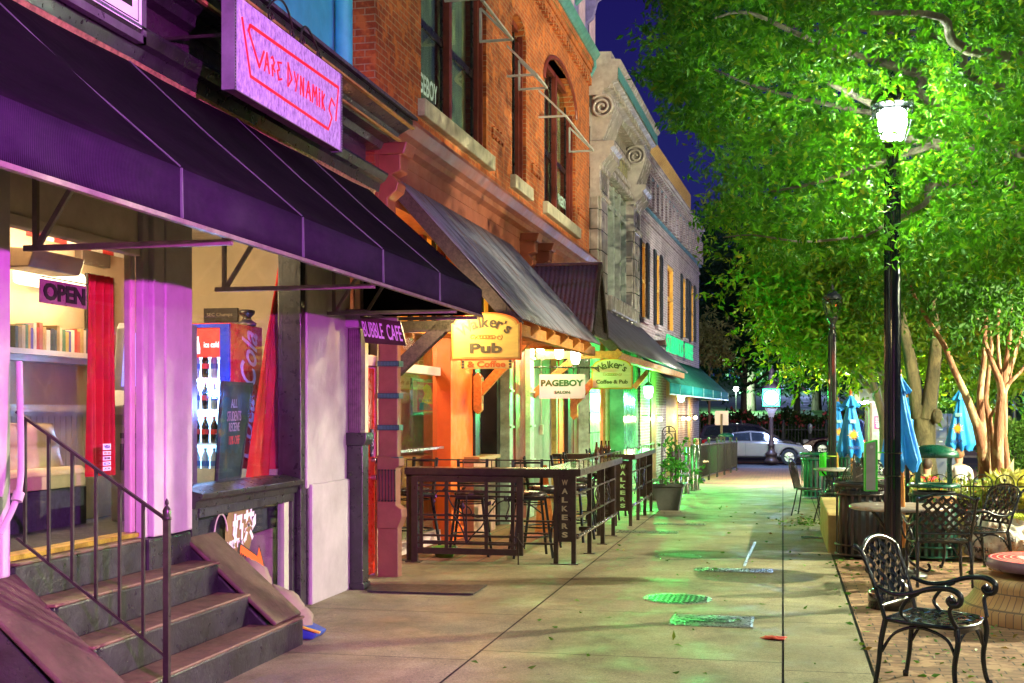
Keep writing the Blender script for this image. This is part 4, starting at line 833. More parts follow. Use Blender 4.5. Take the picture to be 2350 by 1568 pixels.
# orange transom with mullions above the awning line
q = MB(B); q.box(SB - .05, SB, .35, BE - 1, 2.75, 3.95); q.build('transom_panel', emit('amber_transom', (1, .32, .02), .55, (.8, .3, .03)), rootB)  # emission puts the light on the wall into the panel
for i, px in enumerate((935, 962, 990, 1003, 1013, 1042, 1062, 1085, 1100)):
    y = B.y(px, SB); q = MB(B); q.box(SB, SB + .05, y, y + (.16 if i % 2 else .07), 2.7, 3.95); q.build('mullion', M_mar if i % 2 else M_blk, rootB)
# terracotta banded pilaster at the near corner
tp = MB(B); x0, x1 = -.02, .20
zz = [0, .70]; tp.box(x0, x1, .12, .26, 0, .52); tp.prism([(x0, .5), (x1 + .0, .5), (x1 + .05, .62), (x1 + .045, .70), (x1 - .02, .74), (x1 - .02, 1.12), (x1 + .02, 1.14), (x1 + .02, 1.22), (x0, 1.25)], .10, .28, 'y')
tp.box(x0, x1 - .01, .14, .25, 1.22, zc0 - 1.1)
tpo = tp.build('pilaster', mat('terracotta', (.17, .07, .045), .6, var=.2, vs=4, bmp=.5, bs=25), rootB, bevel=.008, recalc=True)
for pyb in (833, 908, 982, 1057):
    z = bp(900, pyb, .2).z; q = MB(B); q.box(x0, x1 + .012, .115, .265, z - .028, z + .028)
    for i in range(14): q.cur = 1; q.box(x0 + .01 + i*.0155, x0 + .018 + i*.0155, .112, .116, z - .02, z + .02)
    q.build('teal_band', [mat('band_teal', (.012, .05, .06), .4), mat('band_light', (.03, .14, .16), .4)], tpo)
for i in range(6):
    q = MB(B); xx = x0 + .03 + i*.034; q.tube([(xx, .085, 1.10), (xx, .09, .80)], .006, 6); q.sphere((xx, .083, 1.10), .011, 8, 6); q.sphere((xx, .085, .79), .013, 8, 6); q.build('bead', M_blk, tpo)
# black cast column, the red door 154 and its pink frame
cc = A.hit(821, 1368, x=-4.0); cy_ = cc.y
co = thing('cast_iron_column', 'black cast iron fluted column standing left of the red door', 'column', (-4.0, cy_, 0))
q = MB(); q.box(-4.09, -3.92, cy_ - .09, cy_ + .09, 0, 1.38); q.box(-4.10, -3.905, cy_ - .105, cy_ + .105, 0, .06); q.prism([(-4.10, 1.38), (-3.90, 1.38), (-3.88, 1.43), (-3.88, 1.50), (-4.10, 1.50)], cy_ - .11, cy_ + .11, 'y'); q.build('base', M_black, co, bevel=.008, recalc=True)
q = MB(); q.box(-4.07, -3.95, cy_ - .07, cy_ + .07, 1.5, 2.5)
for i in range(6): q.box(-4.065 + i*.02, -4.055 + i*.02, cy_ - .078, cy_ - .07, 1.52, 2.48); q.box(-3.952, -3.944, cy_ - .066 + i*.022, cy_ - .054 + i*.022, 1.52, 2.48)
q.build('fluted_shaft', mat('column_dusky', (.13, .09, .12), .4, var=.4, vs=14), co)
q = MB(); q.box(-4.12, -3.90, cy_ - .12, cy_ + .12, 2.5, 2.68); q.build('capital', mat('column_violet', (.30, .20, .33), .45), co, bevel=.02)
dr = thing('red_door', 'glossy red door numbered 154 in a pink frame beside the terracotta pilaster', 'door', (-4.3, 12.3, 0))
M_door = mat('door_red', (.66, .035, .008), .3, var=.08)
dx = -4.16; ya_, yb_ = A.y(835, dx), A.y(861, dx); yb_ = A.y(860, dx)
q = MB(); q.box(dx - .05, dx, ya_ - .45, yb_, .02, 2.15); q.box(dx - .01, dx + .012, ya_ - .35, yb_ - .05, .15, .75); q.build('door_leaf', M_door, dr, bevel=.006)
q = MB(); q.box(dx - .0, dx + .006, ya_ - .35, A.y(843, dx), 1.0, 1.95); q.build('door_glass', mat('door_pane', (.10, .12, .10), .05, var=.6, vs=9), dr)
q = MB(); q.box(dx - .1, dx + .03, yb_, A.y(868, dx), 0, 2.62); q.box(dx - .1, dx + .03, ya_ - .5, yb_, 2.17, 2.28); q.box(dx - .1, dx + .03, ya_ - .5, yb_, 2.52, 2.62); q.build('door_frame', M_pnkf, dr, bevel=.006)
q = MB(); q.box(dx - .06, dx - .05, ya_ - .5, yb_, 2.28, 2.52); q.build('transom_glass', mat('transom_dark', (.10, .03, .05), .1), dr)
for z, s_ in ((1.20, .028), (1.02, .034)):
    q = MB(); yk = A.y(853, dx); q.tube([(dx, yk, z), (dx + .05, yk, z)], s_*.8, 12); q.sphere((dx + .05, yk, z), s_, 12, 8, (.7, 1, 1)); 
    if z < 1.1: q.tube([(dx + .05, yk, z), (dx + .055, yk + .1, z)], .012, 8)
    q.build('door_knob', mat('steel', (.6, .6, .58), .2, .9, var=.1), dr)
pl = MB(); yk = A.y(851, dx); z0 = A.z(851, 985, dx); z1_ = A.z(851, 1048, dx); pl.box(dx + .012, dx + .018, yk - .055, yk + .055, z0, z1_); po = pl.build('number_plate', M_blk, dr)
for i, ch in enumerate('154'):
    q = MB(); put_text(q, ch, .075, (dx + .02, yk, z0 + (z1_-z0)*(.14 + .36*i)), (0, 1, 0), (0, 0, 1), .06 if ch != '1' else .03, bold=.02, thick=.002); q.build('numeral', mat('numeral_white', (.8, .8, .8), .5), po)
dr['label'] = 'glossy red door numbered 154 in a pink frame beside the terracotta pilaster'
# hmm: the wall above the door
q = MB(); q.box(-4.45, -4.2, 11.4, 12.3, 2.62, 3.95); q.build('wall', M_mar, rootA)
# BUBBLE CAFE sign, tilted, hung from the awning frame
bs_ = thing('cafe_sign', 'dark tilted hanging sign lettered BUBBLE CAFE under the awning end', 'sign', (-3.6, 11.5, 2.4))
def cp_(px, py, y=11.36): return A.hit(px, py, y=y)
c0, c1, c2, c3 = cp_(826, 725), cp_(918, 737), cp_(932, 794), cp_(838, 787)
q = MB()
vs = [tuple(p_) for p_ in (c0, c1, c2, c3)]; vb = [(p_[0], p_[1] + .03, p_[2]) for p_ in vs]
q._add(vs + vb, [(0,3,2,1),(4,5,6,7),(0,1,5,4),(1,2,6,5),(2,3,7,6),(3,0,4,7)]); q.build('board', mat('sign_brown', (.045, .028, .02), .4, var=.3), bs_)
ax_ = (c1 - c0).normalized(); ay_ = (c0 - c3).normalized(); mid = (c0 + c1 + c2 + c3) / 4
q = MB(); put_text(q, 'BUBBLE', .15, mid - ax_*.075 + ax_*-.02 + Vector((0, -.004, .0)), ax_, ay_, .20, bold=.01, thick=.003); put_text(q, 'CAFE', .15, mid + ax_*.115 + Vector((0, -.004, -.0)), ax_, ay_, .145, bold=.01, thick=.003); q.build('lettering', mat('sign_lilac', (.70, .58, .82), .5, var=.1), bs_)
q = MB(); q.bar(c0 + Vector((0, 0, .02)), c1 + Vector((-.02, 0, .01)), .04, .03); q.build('hanger', M_bar, bs_)
# rubber mat
mtt = MB(); a, b_, c_, d_ = G(843, 1346), G(1118, 1347), G(1086, 1368), G(843, 1361)
def mfn(u, v): p_ = (d_.lerp(c_, u)).lerp(a.lerp(b_, u), v); return (p_.x, p_.y, .016)
mtt.grid(mfn, 60, 12, False); mo = single(mtt, 'door_mat', mat('rubber', (.02, .02, .022), .5, var=.2, bmp=1.0, bs=60), 'long black rubber mat in front of the red door', 'mat', solid=.012)

# bare awning frames over the upper windows
M_wf = mat('frame_white', (.50, .50, .46), .4, var=.2)
for i, (pts) in enumerate((((1020, -110), (1103, 0), (1176, 91), (1101, 96)), ((1175, 104), (1231, 169), (1255, 202), (1190, 202)), ((1249, 205), (1298, 260), (1361, 346), (1306, 345)))):
    w_ = (w1, w2, w3)[i]; yE = B.hit(*pts[3], x=.0).y; e_ = B.hit(*pts[2], y=yE); xo, zo = e_.x, e_.z; yS = B.y(pts[1][0], xo)
    t = thing('awning_frame', ['bare white awning frame over the wide upper window nearest the sign', 'bare white awning frame over the narrow upper window', 'bare white awning frame over the arched upper window'][i], 'awning frame', tuple(B.M @ Vector((.3, yS, zo))), B.rz)
    for a, b_ in (((xo, yS, zo), (xo, yE, zo)), ((0, yE, zo), (xo, yE, zo)), ((0, yS, zo), (xo, yS, zo)), ((0, yS, zo + .45), (xo, yS, zo)), ((0.01, yE, zo), (.01, yE, zo + .45)), ((0.01, yE, zo + .45), (xo, yE, zo))): q = MB(B); q.bar(a, b_, .03); q.build('bar', M_wf, t)
# ---------------------------------------------------------------- pub awnings of corrugated iron
def rust(name='corrugated_iron', c1=(.05, .075, .13), c2=(.30, .30, .37), c3=(.17, .06, .02)):
    m, nt, b = nodes(name); c = coords(nt, (.25, 5, .25)); o = ramp(nt, noise(nt, c, 2.6, 7, .75), [(.32, c1), (.5, c2), (.60, (.11, .10, .13)), (.72, c1)])
    f = ramp(nt, noise(nt, coords(nt, (.5, 8, .5)), 3.1, 7, .8), [(.55, (0, 0, 0)), (.63, (1, 1, 1))]); o = mixc(nt, f, o, c3)
    nt.links.new(o, b.inputs['Base Color']); b.inputs['Metallic'].default_value = .12; b.inputs['Roughness'].default_value = .38
    bump(nt, b, noise(nt, c, 40, 4), .2, .004); return m
M_cor = rust('corrugated_iron', (.035, .06, .11), (.26, .27, .34), (.20, .07, .025))
M_corp = rust('corrugated_plum', (.10, .055, .12), (.17, .10, .19), (.09, .045, .04))
M_tim = mat('dark_timber', (.05, .035, .028), .7, var=.5, vs=5, bmp=.8, bs=30, stretch=(6, 1, 6))
M_owd = mat('orange_timber', (.48, .20, .045), .6, var=.35, vs=4, bmp=.5, bs=25, stretch=(5, 1, 5))
def corrugated(mb, p00, p10, p11, p01, wave=.105, amp=.015, nu=6):
    """p00->p10 runs along the eave, p00->p01 up the slope; ridges run up the slope"""
    p00, p10, p11, p01 = map(Vector, (p00, p10, p11, p01)); L_ = (p10 - p00).length; n = int(L_ / wave * nu)
    nrm = (p10 - p00).cross(p01 - p00).normalized()
    mb.grid(lambda u, v: tuple((p00.lerp(p10, u)).lerp(p01.lerp(p11, u), v) + nrm * amp * math.sin(2*math.pi*u*L_/wave)), n, 3)
xw = .04
tn = B.hit(915, 415, x=xw); yn = tn.y; en = B.hit(1190, 725, y=yn); xe, ze = en.x, en.z; zt_ = tn.z
ee = B.hit(1372, 798, x=xe); ye = ee.y
a1 = thing('corrugated_awning', 'rusty blue corrugated iron awning on timber rafters over the first pub bar', 'awning', tuple(B.M @ Vector((.6, (yn+ye)/2, 2.6))), B.rz)
q = MB(B); corrugated(q, (xe + .04, yn - .05, ze - .03), (xe + .04, ye, ze - .03), (xw, ye, zt_), (xw, yn - .05, zt_)); q.build('iron_sheet', M_cor, a1, solid=.004)
def rafter(y, par, w_=.09, m_=M_tim): q = MB(B); q.bar((xw, y, zt_ - .10), (xe, y, ze - .12), w_, .14); return q.build('rafter', m_, par, bevel=.006)
rafter(yn, a1)
for i in range(1, 6): rafter(yn + (ye - yn)*i/6, a1, .06, M_owd)
q = MB(B); q.bar((xe - .10, yn, ze - .12), (xe - .10, ye + .1, ze - .12), .10, .13); q.build('eave_beam', M_owd, a1, bevel=.006)
q = MB(B); q.bar((xw, yn - .02, ze - .10), (xe - .05, yn - .02, ze - .10), .08, .12); q.build('tie_beam', M_tim, a1, bevel=.006)
zt2_ = ze + .18
for i in range(1, 5): q = MB(B); y = yn + (ye-yn)*i/4.6; q.bar((-.3, y, ze - .02), (xe - .1, y, ze - .08), .07, .12); q.build('tie_beam', M_owd, a1, bevel=.005)
def brace(y, px0, py0, px1, py1, par, m_, w_=.09, plate=False):
    a = B.hit(px0, py0, y=y); b_ = B.hit(px1, py1, y=y); q = MB(B); q.bar(a, b_, w_, w_*1.2); o = q.build('brace', m_, par, bevel=.006)
    if plate: q = MB(B); q.prism([(a.x - .06, a.z - .22), (a.x + .0, a.z - .28), (a.x + .06, a.z - .22), (a.x + .06, a.z + .24), (a.x, a.z + .3), (a.x - .06, a.z + .24)], y - .06, y + .06, 'y'); q.build('brace_plate', m_, o, bevel=.006, recalc=True)
    return o
brace(yn + .0, 908, 852, 1040, 728, a1, M_tim, .12)
yb2 = B.y(1098, SB + .2); brace(yb2, 1098, 905, 1232, 757, a1, M_owd, .10, True)
yb3 = B.y(1226, SB + .3); brace(yb3, 1222, 908, 1345, 800, a1, M_owd, .10)
# gable over the stairs door
yr = B.y(1215, xw); gr = B.hit(1378, 608, y=yr); xg, zr = gr.x, gr.z; g0 = B.hit(1361, 762, x=xg); g1y = yr + (yr - g0.y)
gb = thing('gable_hood', 'steep plum corrugated iron gable hood between the two pub awnings', 'canopy', tuple(B.M @ Vector((.6, yr, 2.6))), B.rz)
for y_, s_ in ((g0.y - .1, 1), (g1y, -1)):
    q = MB(B)
    L_ = xg + .02; n = int(L_ / .076 * 6); zb_ = g0.z
    q.grid(lambda u, v: (xw + (xg-xw)*u, yr + (y_ - yr)*v - s_*.009*math.sin(2*math.pi*u*L_/.076), zr + (zb_ - zr)*v + .004*math.sin(2*math.pi*u*L_/.076)), n, 3)
    q.build('iron_sheet', M_corp, gb, solid=.004)
q = MB(B); q.tube([(xw, yr, zr + .02), (xg + .03, yr, zr + .02)], .025, 8); q.build('ridge_cap', M_corp, gb)
q = MB(B); q.bar((xg, yr, zr), (xg + .0, g0.y, g0.z), .05, .10); q.bar((xg, yr, zr), (xg, g1y, g0.z), .05, .12); q.bar((xg - .02, g0.y, g0.z), (xg - .02, g1y, g0.z), .06, .1); q.build('rake_board', M_tim, gb)
q = MB(B); q.prism([(g0.y, g0.z), (g1y, g0.z), (yr, zr)], xg - .06, xg - .04, 'x')
for i in range(6): q.box(xg - .041, xg - .035, g0.y + .1, g1y - .1, g0.z + .15*i, g0.z + .15*i + .01) if i < 2 else None
q.build('gable_board', M_tim, gb)
# second awning
n2 = B.hit(1420, 800, x=xe); y2 = n2.y; y2e = B.y(1575, xe)
a2 = thing('corrugated_awning', 'plum grey corrugated iron awning over the second pub bar, lit green beneath', 'awning', tuple(B.M @ Vector((.6, (y2+y2e)/2, 2.6))), B.rz)
M_cor2 = rust('corrugated_grey', (.04, .045, .06), (.17, .16, .20), (.10, .05, .03)); q = MB(B); corrugated(q, (xe + .04, y2 - .1, n2.z), (xe + .04, y2e, n2.z - .02), (.12, y2e, zt_ - .22), (.12, y2 - .1, zt_ - .22)); q.build('iron_sheet', M_cor2, a2, solid=.004)
q = MB(B); q.bar((.12, y2, zt_ - .32), (xe, y2, n2.z - .08), .09, .14); q.build('rafter', M_tim, a2); q = MB(B); q.bar((xe - .1, y2, n2.z - .1), (xe - .1, y2e, n2.z - .1), .1, .13); q.build('eave_beam', M_owd, a2)
q = MB(B); q.bar((0, y2 - .02, n2.z - .10), (xe, y2 - .02, n2.z - .10), .08, .12); q.build('tie_beam', M_owd, a2)
brace(y2 - .05, 1318, 925, 1424, 806, a2, M_owd, .10, True); brace(B.y(1500, xe - .5), 1455, 890, 1500, 838, a2, M_owd, .1)
# signs of the pub
M_sy = mat('sign_yellow_wood', (.72, .56, .10), .5, var=.12, vs=3, bmp=.2, bs=30, stretch=(1, 1, 6)); M_so = mat('sign_orange', (.62, .16, .01), .5, var=.1); M_sg = mat('sign_olive', (.10, .085, .03), .5, var=.3, vs=20); M_sc = mat('sign_cream', (.66, .56, .38), .5, var=.1, stretch=(1, 1, 6), bmp=.2)
def arch_poly(w_, h_, ah, inset=0, n=18):
    w_ -= inset; pts = [(-w_, -h_ + inset), (w_, -h_ + inset), (w_, h_ - ah - inset*.4)]
    sh = w_*.92
    pts += [(sh*math.cos(t) if 1 else 0, h_ - ah - inset + ah*math.sin(t)) for t in np.linspace(0, math.pi, n)]
    pts += [(-w_, h_ - ah - inset*.4)]; return pts
def pub_sign(label, pxc, pyc, pw, ph, y, words, field, rim, col, D_=None):
    a = B.hit(pxc - pw/2, pyc, y=y); b_ = B.hit(pxc + pw/2, pyc, y=y); w_ = (b_ - a).length / 2; c_ = (a + b_) / 2; h_ = w_ * ph / pw
    S = Fr(tuple(B.M @ c_), B.rz); t = thing('pub_sign', label, 'sign', tuple(B.M @ c_), B.rz)
    q = MB(S); q.prism(arch_poly(w_, h_, h_*.45), -.02, .02, 'y'); q.build('board', rim, t, recalc=True)
    q = MB(S); q.prism(arch_poly(w_, h_, h_*.45, w_*.035), -.024, -.02, 'y'); q.build('inner_rim', M_sy if field is M_sc else mat('sign_gold', (.6, .38, .06), .5), t, recalc=True)
    q = MB(S); q.prism(arch_poly(w_, h_, h_*.45, w_*.075), -.028, -.02, 'y'); q.build('field', field, t, recalc=True)
    q = MB(S); arc_text(q, words[0], h_*.46, (0, -.030, h_*.60), (1, 0, 0), (0, 0, 1), w_*1.15, 1.38, bold=.02)
    put_text(q, words[1], h_*(.42 if len(words[1]) < 5 else .27), (0, -.030, -h_*(.50 if len(words[1]) < 5 else .52)), (1, 0, 0), (0, 0, 1), w_*(.92 if len(words[1]) < 5 else 1.55), bold=.035); q.build('lettering', col, t)
    q = MB(S)
    for k in range(5): q.tube([Vector((w_*.09*(k-2) + w_*.09*math.cos(s_), -.031, -h_*.04 + h_*.07*math.sin(s_))) for s_ in np.linspace(0, 2*math.pi, 16)], w_*.012, 5)
    for sd in (-1, 1): q.tube(spiral((sd*w_*.38, -.031, -h_*.05), w_*.02, w_*.09, 0, sd*7, 16, (1, 0, 0), (0, 0, 1)), w_*.010, 5)
    q.build('scrollwork', mat('scroll_gold', (.42, .22, .02), .5), t)
    return t, S, w_, h_
t_, S_, w_, h_ = pub_sign('large yellow arched pub sign lettered Walker\'s Pub with an orange rim', 1117, 772, 160, 106, yn - .18, ("Walker's", 'Pub'), M_sy, M_so, M_sg)
q = MB(B); c_ = B.hit(1117, 836, y=yn - .18); sw = w_*.73; q.box(c_.x - sw, c_.x + sw, c_.y - .015, c_.y + .015, c_.z - .05, c_.z + .05)
cs = thing('coffee_sign', 'narrow yellow board lettered & Coffee below the large arched pub sign', 'sign', tuple(B.M @ c_), B.rz); q.build('board', M_sy, cs, bevel=.006)
q = MB(B); put_text(q, '& Coffee', .065, (c_.x, c_.y - .016, c_.z), (1, 0, 0), (0, 0, 1), sw*1.5, bold=.03); q.build('lettering', M_so, cs)
for sd in (-1, 1):
    for k in range(3): q = MB(B); q.sphere((c_.x + sd*sw*.93, c_.y - .018, c_.z - .03 + .03*k), .016, 8, 6, (1, .5, .8)); q.build('coffee_bean', M_sg, cs)
q = MB(B)
for sd in (-.7, .7): q.bar((c_.x + sd*w_*.8, c_.y, c_.z + h_*1.9), (c_.x + sd*w_*.8, c_.y + .02, c_.z + h_*1.9 + .15), .01)
q.build('hanger', M_iron, cs)
pub_sign('smaller cream arched pub sign lettered Walker\'s Coffee & Pub behind the green-lit brace', 1405, 858, 94, 70, y2 - .25, ("Walker's", 'Coffee & Pub'), M_sc, M_so, M_sg)
# PAGEBOY SALON hanging sign and its twisted rod
yp = B.y(1228, SB + .33) - .40; c0 = B.hit(1238, 887, y=yp); c1 = B.hit(1343, 887, y=yp); hh = (c1 - c0).length * 55/105; c_ = (c0 + c1)/2
ps = thing('salon_sign', 'pink rectangular hanging sign lettered PAGEBOY SALON on a twisted iron rod', 'sign', tuple(B.M @ c_), B.rz)
q = MB(B); q.box(c0.x, c1.x, yp - .006, yp + .006, c_.z - hh/2, c_.z + hh/2); q.build('board', mat('salon_pink', (.70, .25, .60), .45, var=.04), ps)
q = MB(B); put_text(q, 'PAGEBOY', hh*.27, (c_.x, yp - .009, c_.z + hh*.14), (1, 0, 0), (0, 0, 1), (c1.x - c0.x)*.93, bold=.045); put_text(q, 'SALON', hh*.12, (c_.x, yp - .009, c_.z - hh*.24), (1, 0, 0), (0, 0, 1), (c1.x - c0.x)*.34, bold=.03); q.build('lettering', mat('salon_brown', (.05, .025, .025), .5), ps)
r0 = B.hit(1224, 843, y=yp); r1 = B.hit(1372, 844, y=yp); q = MB(B)
for k in range(2): q.tube([r0.lerp(r1, i/60) + Vector((0, .009*math.cos(i*1.1 + k*3.14), .009*math.sin(i*1.1 + k*3.14))) for i in range(61)], .009, 5)
q.sphere(r1, .022, 8, 6)
for px in (1252, 1330): a = B.hit(px, 846, y=yp); q.tube([a, a + Vector((0, 0, -.07))], .006, 5)
for (px, py, r_) in ((1245, 822, .05), (1345, 828, .04), (1232, 812, .03)): q.tube(spiral(B.hit(px, py, y=yp), .01, r_, 0, 8, 22, (1, 0, 0), (0, 0, 1)), .005, 5)
q.build('iron_rod', M_iron, ps)
# porch lights
M_jar = emit('porch_bulb', (1, .92, .80), 28)
for i, (px, py, lb) in enumerate(((1240, 792, 'leftmost of the three blazing white porch lamps under the first awning'), (1283, 806, 'middle of the three blazing white porch lamps under the first awning'), (1321, 818, 'rightmost of the three blazing white porch lamps above the salon sign'))):
    x_ = .1 + .28*i; y_ = B.y(px, x_); c_ = B.hit(px, py, x=x_)
    t_ = thing('porch_lamp', lb, 'lamp', tuple(B.M @ c_), B.rz); q = MB(B); q.lathe([(.0, -.13), (.05, -.12), (.07, -.05), (.07, .10), (.05, .13), (.0, .13)], c_, 12); q.build('jar', M_jar, t_)
    q = MB(B); q.lathe([(.075, .10), (.06, .16), (.03, .2), (.0, .2)], c_, 12); q.tube([c_ + Vector((0, 0, .18)), c_ + Vector((0, 0, .42))], .012, 6); q.build('fitting', M_blk, t_)
    light('porch_light', tuple(B.M @ (c_ + Vector((0, .14, 0)))), 24, (1, .82, .52), .08, t_)
c_ = PD(1018, 719, (B.M @ Vector((.5, yn, 0))).y); t_ = thing('small_bulb', 'small warm bare bulb glowing under the tip of the purple awning', 'bulb', tuple(c_)); q = MB(); q.sphere(c_, .022, 10, 8); q.build('bulb', emit('warm_bulb', (1, .7, .2), 60), t_); q = MB(); q.tube([c_ + Vector((0, 0, .02)), c_ + Vector((0, .02, .07))], .014, 8); q.build('socket', M_blk, t_)
light('bulb_light', tuple(c_ + Vector((.05, -.05, -.05))), 14, (1, .78, .34), .05, t_)
# warm lamps within the pub bay
for (y_, pw, cl) in ((1.6, 22, (1, .42, .14)), (4.2, 12, (1, .42, .14)), (7.2, 24, (1, .5, .2))): light('bay_light', tuple(B.M @ Vector((.0, y_, 2.6))), pw, cl, .1, a1)
# green lamps
M_green = emit('green_jar', (.25, 1, .45), 30)
for i, (px, py, lb) in enumerate(((1488, 899, 'nearer glowing green jar lamp under the second awning'), (1563, 911, 'farther glowing green jar lamp under the second awning'))):
    y_ = B.y(px, xe - .25); c_ = B.hit(px, py, y=y_)
    t_ = thing('green_lamp', lb, 'lamp', tuple(B.M @ c_), B.rz); q = MB(B); q.lathe([(.0, -.15), (.07, -.12), (.10, 0), (.09, .12), (.0, .14)], c_, 12); q.build('jar', M_green, t_)
    q = MB(B); q.tube([c_ + Vector((0, 0, .12)), c_ + Vector((0, 0, .5))], .015, 6); q.lathe([(.11, .11), (.05, .2), (.0, .2)], c_, 12); q.build('fitting', M_blk, t_)
    light('green_light', tuple(B.M @ (c_ + Vector((.02, -.25, -.05)))), 230 if i == 0 else 320, (.04, 1, .12), .09, t_)
light('green_light', tuple(B.M @ Vector((.5, y2 - 1.2, 2.5))), 26, (.05, 1, .15), .08, a2)
# ground floor behind the second bar
segs2 = [('iron_column', 1352, 1376, M_grn, .0), ('wall', 1376, 1384, M_org, -.3), ('door_panel', 1384, 1412, M_owd, -.34), ('pilaster', 1412, 1424, mat('cream_column', (.55, .48, .33), .6), -.1), ('door_frame', 1424, 1431, mat('brown_frame', (.16, .06, .03), .5), -.15)]
for nm, a, b_, m_, x in segs2:
    y0, y1 = B.y(a, x), B.y(b_, x); q = MB(B); q.box(x - .3, x, y0, y1, gz_(y0) - .1, 3.9); q.build(nm, m_, rootB, bevel=.008)

# ---------------------------------------------------------------- BUILDING C: glazed white terracotta front
C = Fr(tuple(B.M @ Vector((.02, BE, 0))), R(-1.2)); CE = C.y(1462, .1)
rootC = thing('white_building', 'narrow white glazed terracotta building with scrolls and a heavy cornice', 'building', C.loc, C.rz); C.root = rootC
def glazed():
    m, nt, b = nodes('glazed_terracotta'); t = N(nt, 'ShaderNodeTexCoord'); s = N(nt, 'ShaderNodeSeparateXYZ'); cb = N(nt, 'ShaderNodeCombineXYZ'); nt.links.new(t.outputs['Object'], s.inputs[0]); nt.links.new(s.outputs[1], cb.inputs[0]); nt.links.new(s.outputs[2], cb.inputs[1])
    bt = nt.nodes.new('ShaderNodeTexBrick'); bt.inputs['Scale'].default_value = 1; bt.inputs['Brick Width'].default_value = .62; bt.inputs['Row Height'].default_value = .42; bt.inputs['Mortar Size'].default_value = .012; bt.inputs['Color1'].default_value = (.46, .40, .36, 1); bt.inputs['Color2'].default_value = (.38, .33, .31, 1); bt.inputs['Mortar'].default_value = (.10, .09, .08, 1)
    nt.links.new(cb.outputs[0], bt.inputs['Vector']); n = ramp(nt, noise(nt, t.outputs['Object'], 1.8, 6, .7), [(.3, (.45, .42, .38)), (.6, (1, 1, 1))]); o = mixc(nt, 1, bt.outputs[0], n, 'MULTIPLY')
    nt.links.new(o, b.inputs['Base Color']); b.inputs['Roughness'].default_value = .22; return m
M_gt = glazed(); M_gs = mat('glazed_trim', (.40, .35, .32), .25, var=.3, vs=3, bmp=.2, bs=8, wear=(.2, .17, .14), wearamt=.7)
def cz(px, py, x=.1): return C.hit(px, py, x=x).z
cwt, cwb = cz(1376, 394, 0), cz(1381, 678, 0); zcp = cz(1353, 183, .1)
cy0, cy1 = C.y(1377, 0), C.y(1436, 0)
q = MB(C); q.box(-.5, 0, 0, cy0, -.1, zcp + .6); q.box(-.5, 0, cy1, CE, -.3, zcp + .6); q.box(-.5, 0, cy0, cy1, cwt, zcp + .6); q.box(-.5, 0, cy0, cy1, 3.4, cwb); q.build('wall', M_gt, rootC)
q = MB(C); q.box(-.5, -.45, cy0, cy1, cwb, cwt); q.build('window_back', M_sash, rootC)
for nm, a, b_ in (('pilaster', .02, cy0 - .02), ('pilaster', cy1 + .02, CE - .02)):
    q = MB(C); q.box(0, .16, a, b_, 3.3, cwt + .1); q.box(.16, .20, a + .15*(b_-a), b_ - .15*(b_-a), 3.4, cwt - .1); o = q.build(nm, M_gt, rootC, bevel=.015)
    q = MB(C); q.prism([(0, cwt - .75), (.22, cwt - .72), (.24, cwt - .66), (.2, cwt - .6), (.2, cwt - .1), (.30, cwt + .0), (.42, cwt + .12), (.42, cwt + .24), (.5, cwt + .3), (.5, cwt + .4), (0, cwt + .4)], a - .03, b_ + .03, 'y'); q.build('capital', M_gs, o, recalc=True)
    zs_ = zcp - .45; q = MB(C); ym = (a + b_)/2
    q.tube(spiral((.24, a - .02, zs_ + .05), .03, .25, 0, 15, 60, (1, 0, 0), (0, 0, 1)), .03, 7);
    q.prism([(.0, zs_ - 1.25), (.24, zs_ - 1.2), (.26, zs_ - .6), (.40, zs_ - .25), (.50, zs_ + .05), (.42, zs_ + .32), (0, zs_ + .38)], a + .05, b_ - .05, 'y'); q.build('scroll_console', M_gs, o, recalc=True)
# lettered panel
pz0, pz1 = cwt + .45, zcp - .75
q = MB(C); q.box(0, .05, cy0 + .1, cy1 - .1, pz0, pz1); q.build('name_panel', mat('panel_stone', (.38, .38, .26), .5, var=.35, vs=4), rootC, bevel=.01)
for (z, x_) in ((pz0 - .08, .12), (pz1 + .08, .14), (cwt + .08, .2)):
    q = MB(C); q.box(0, x_, cy0 - .05, cy1 + .05, z - .07, z + .07); q.build('moulding', M_gs, rootC, bevel=.03)
q = MB(C)
for i in range(9):
    y = cy0 + .35 + i*(cy1-cy0-.7)/8; zz_ = (pz0+pz1)/2; q.prism([(y - .1, zz_ - .28), (y - .04, zz_ + .3), (y + .05, zz_ + .26 - .06*(i % 3)), (y + .12, zz_ - .25)], .05, .08, 'x')
q.build('relief_ornament', mat('relief_stone', (.25, .22, .13), .6, var=.5), rootC, recalc=True)
# the heavy cornice
q = MB(C); Z = zcp
q.prism([(-.2, Z - .15), (.24, Z - .15), (.28, Z - .04), (.40, Z + .0), (.44, Z + .1), (.56, Z + .14), (.58, Z + .40), (.63, Z + .43), (.66, Z + .50), (.63, Z + .55), (.44, Z + .57), (.44, Z + .72), (-.2, Z + .75)], -.02, CE + .25, 'y'); q.build('cornice', M_gs, rootC, recalc=True)
q = MB(C)
for i in range(26): y = .1 + i*(CE - .1)/26; q.box(.38, .46, y, y + .18, Z + .0, Z + .1)
q.build('dentil_course', M_gs, rootC)
q = MB(C); q.box(.58, .60, 0, CE + .2, Z + .16, Z + .38); q.build('copper_fascia', M_teal, rootC)
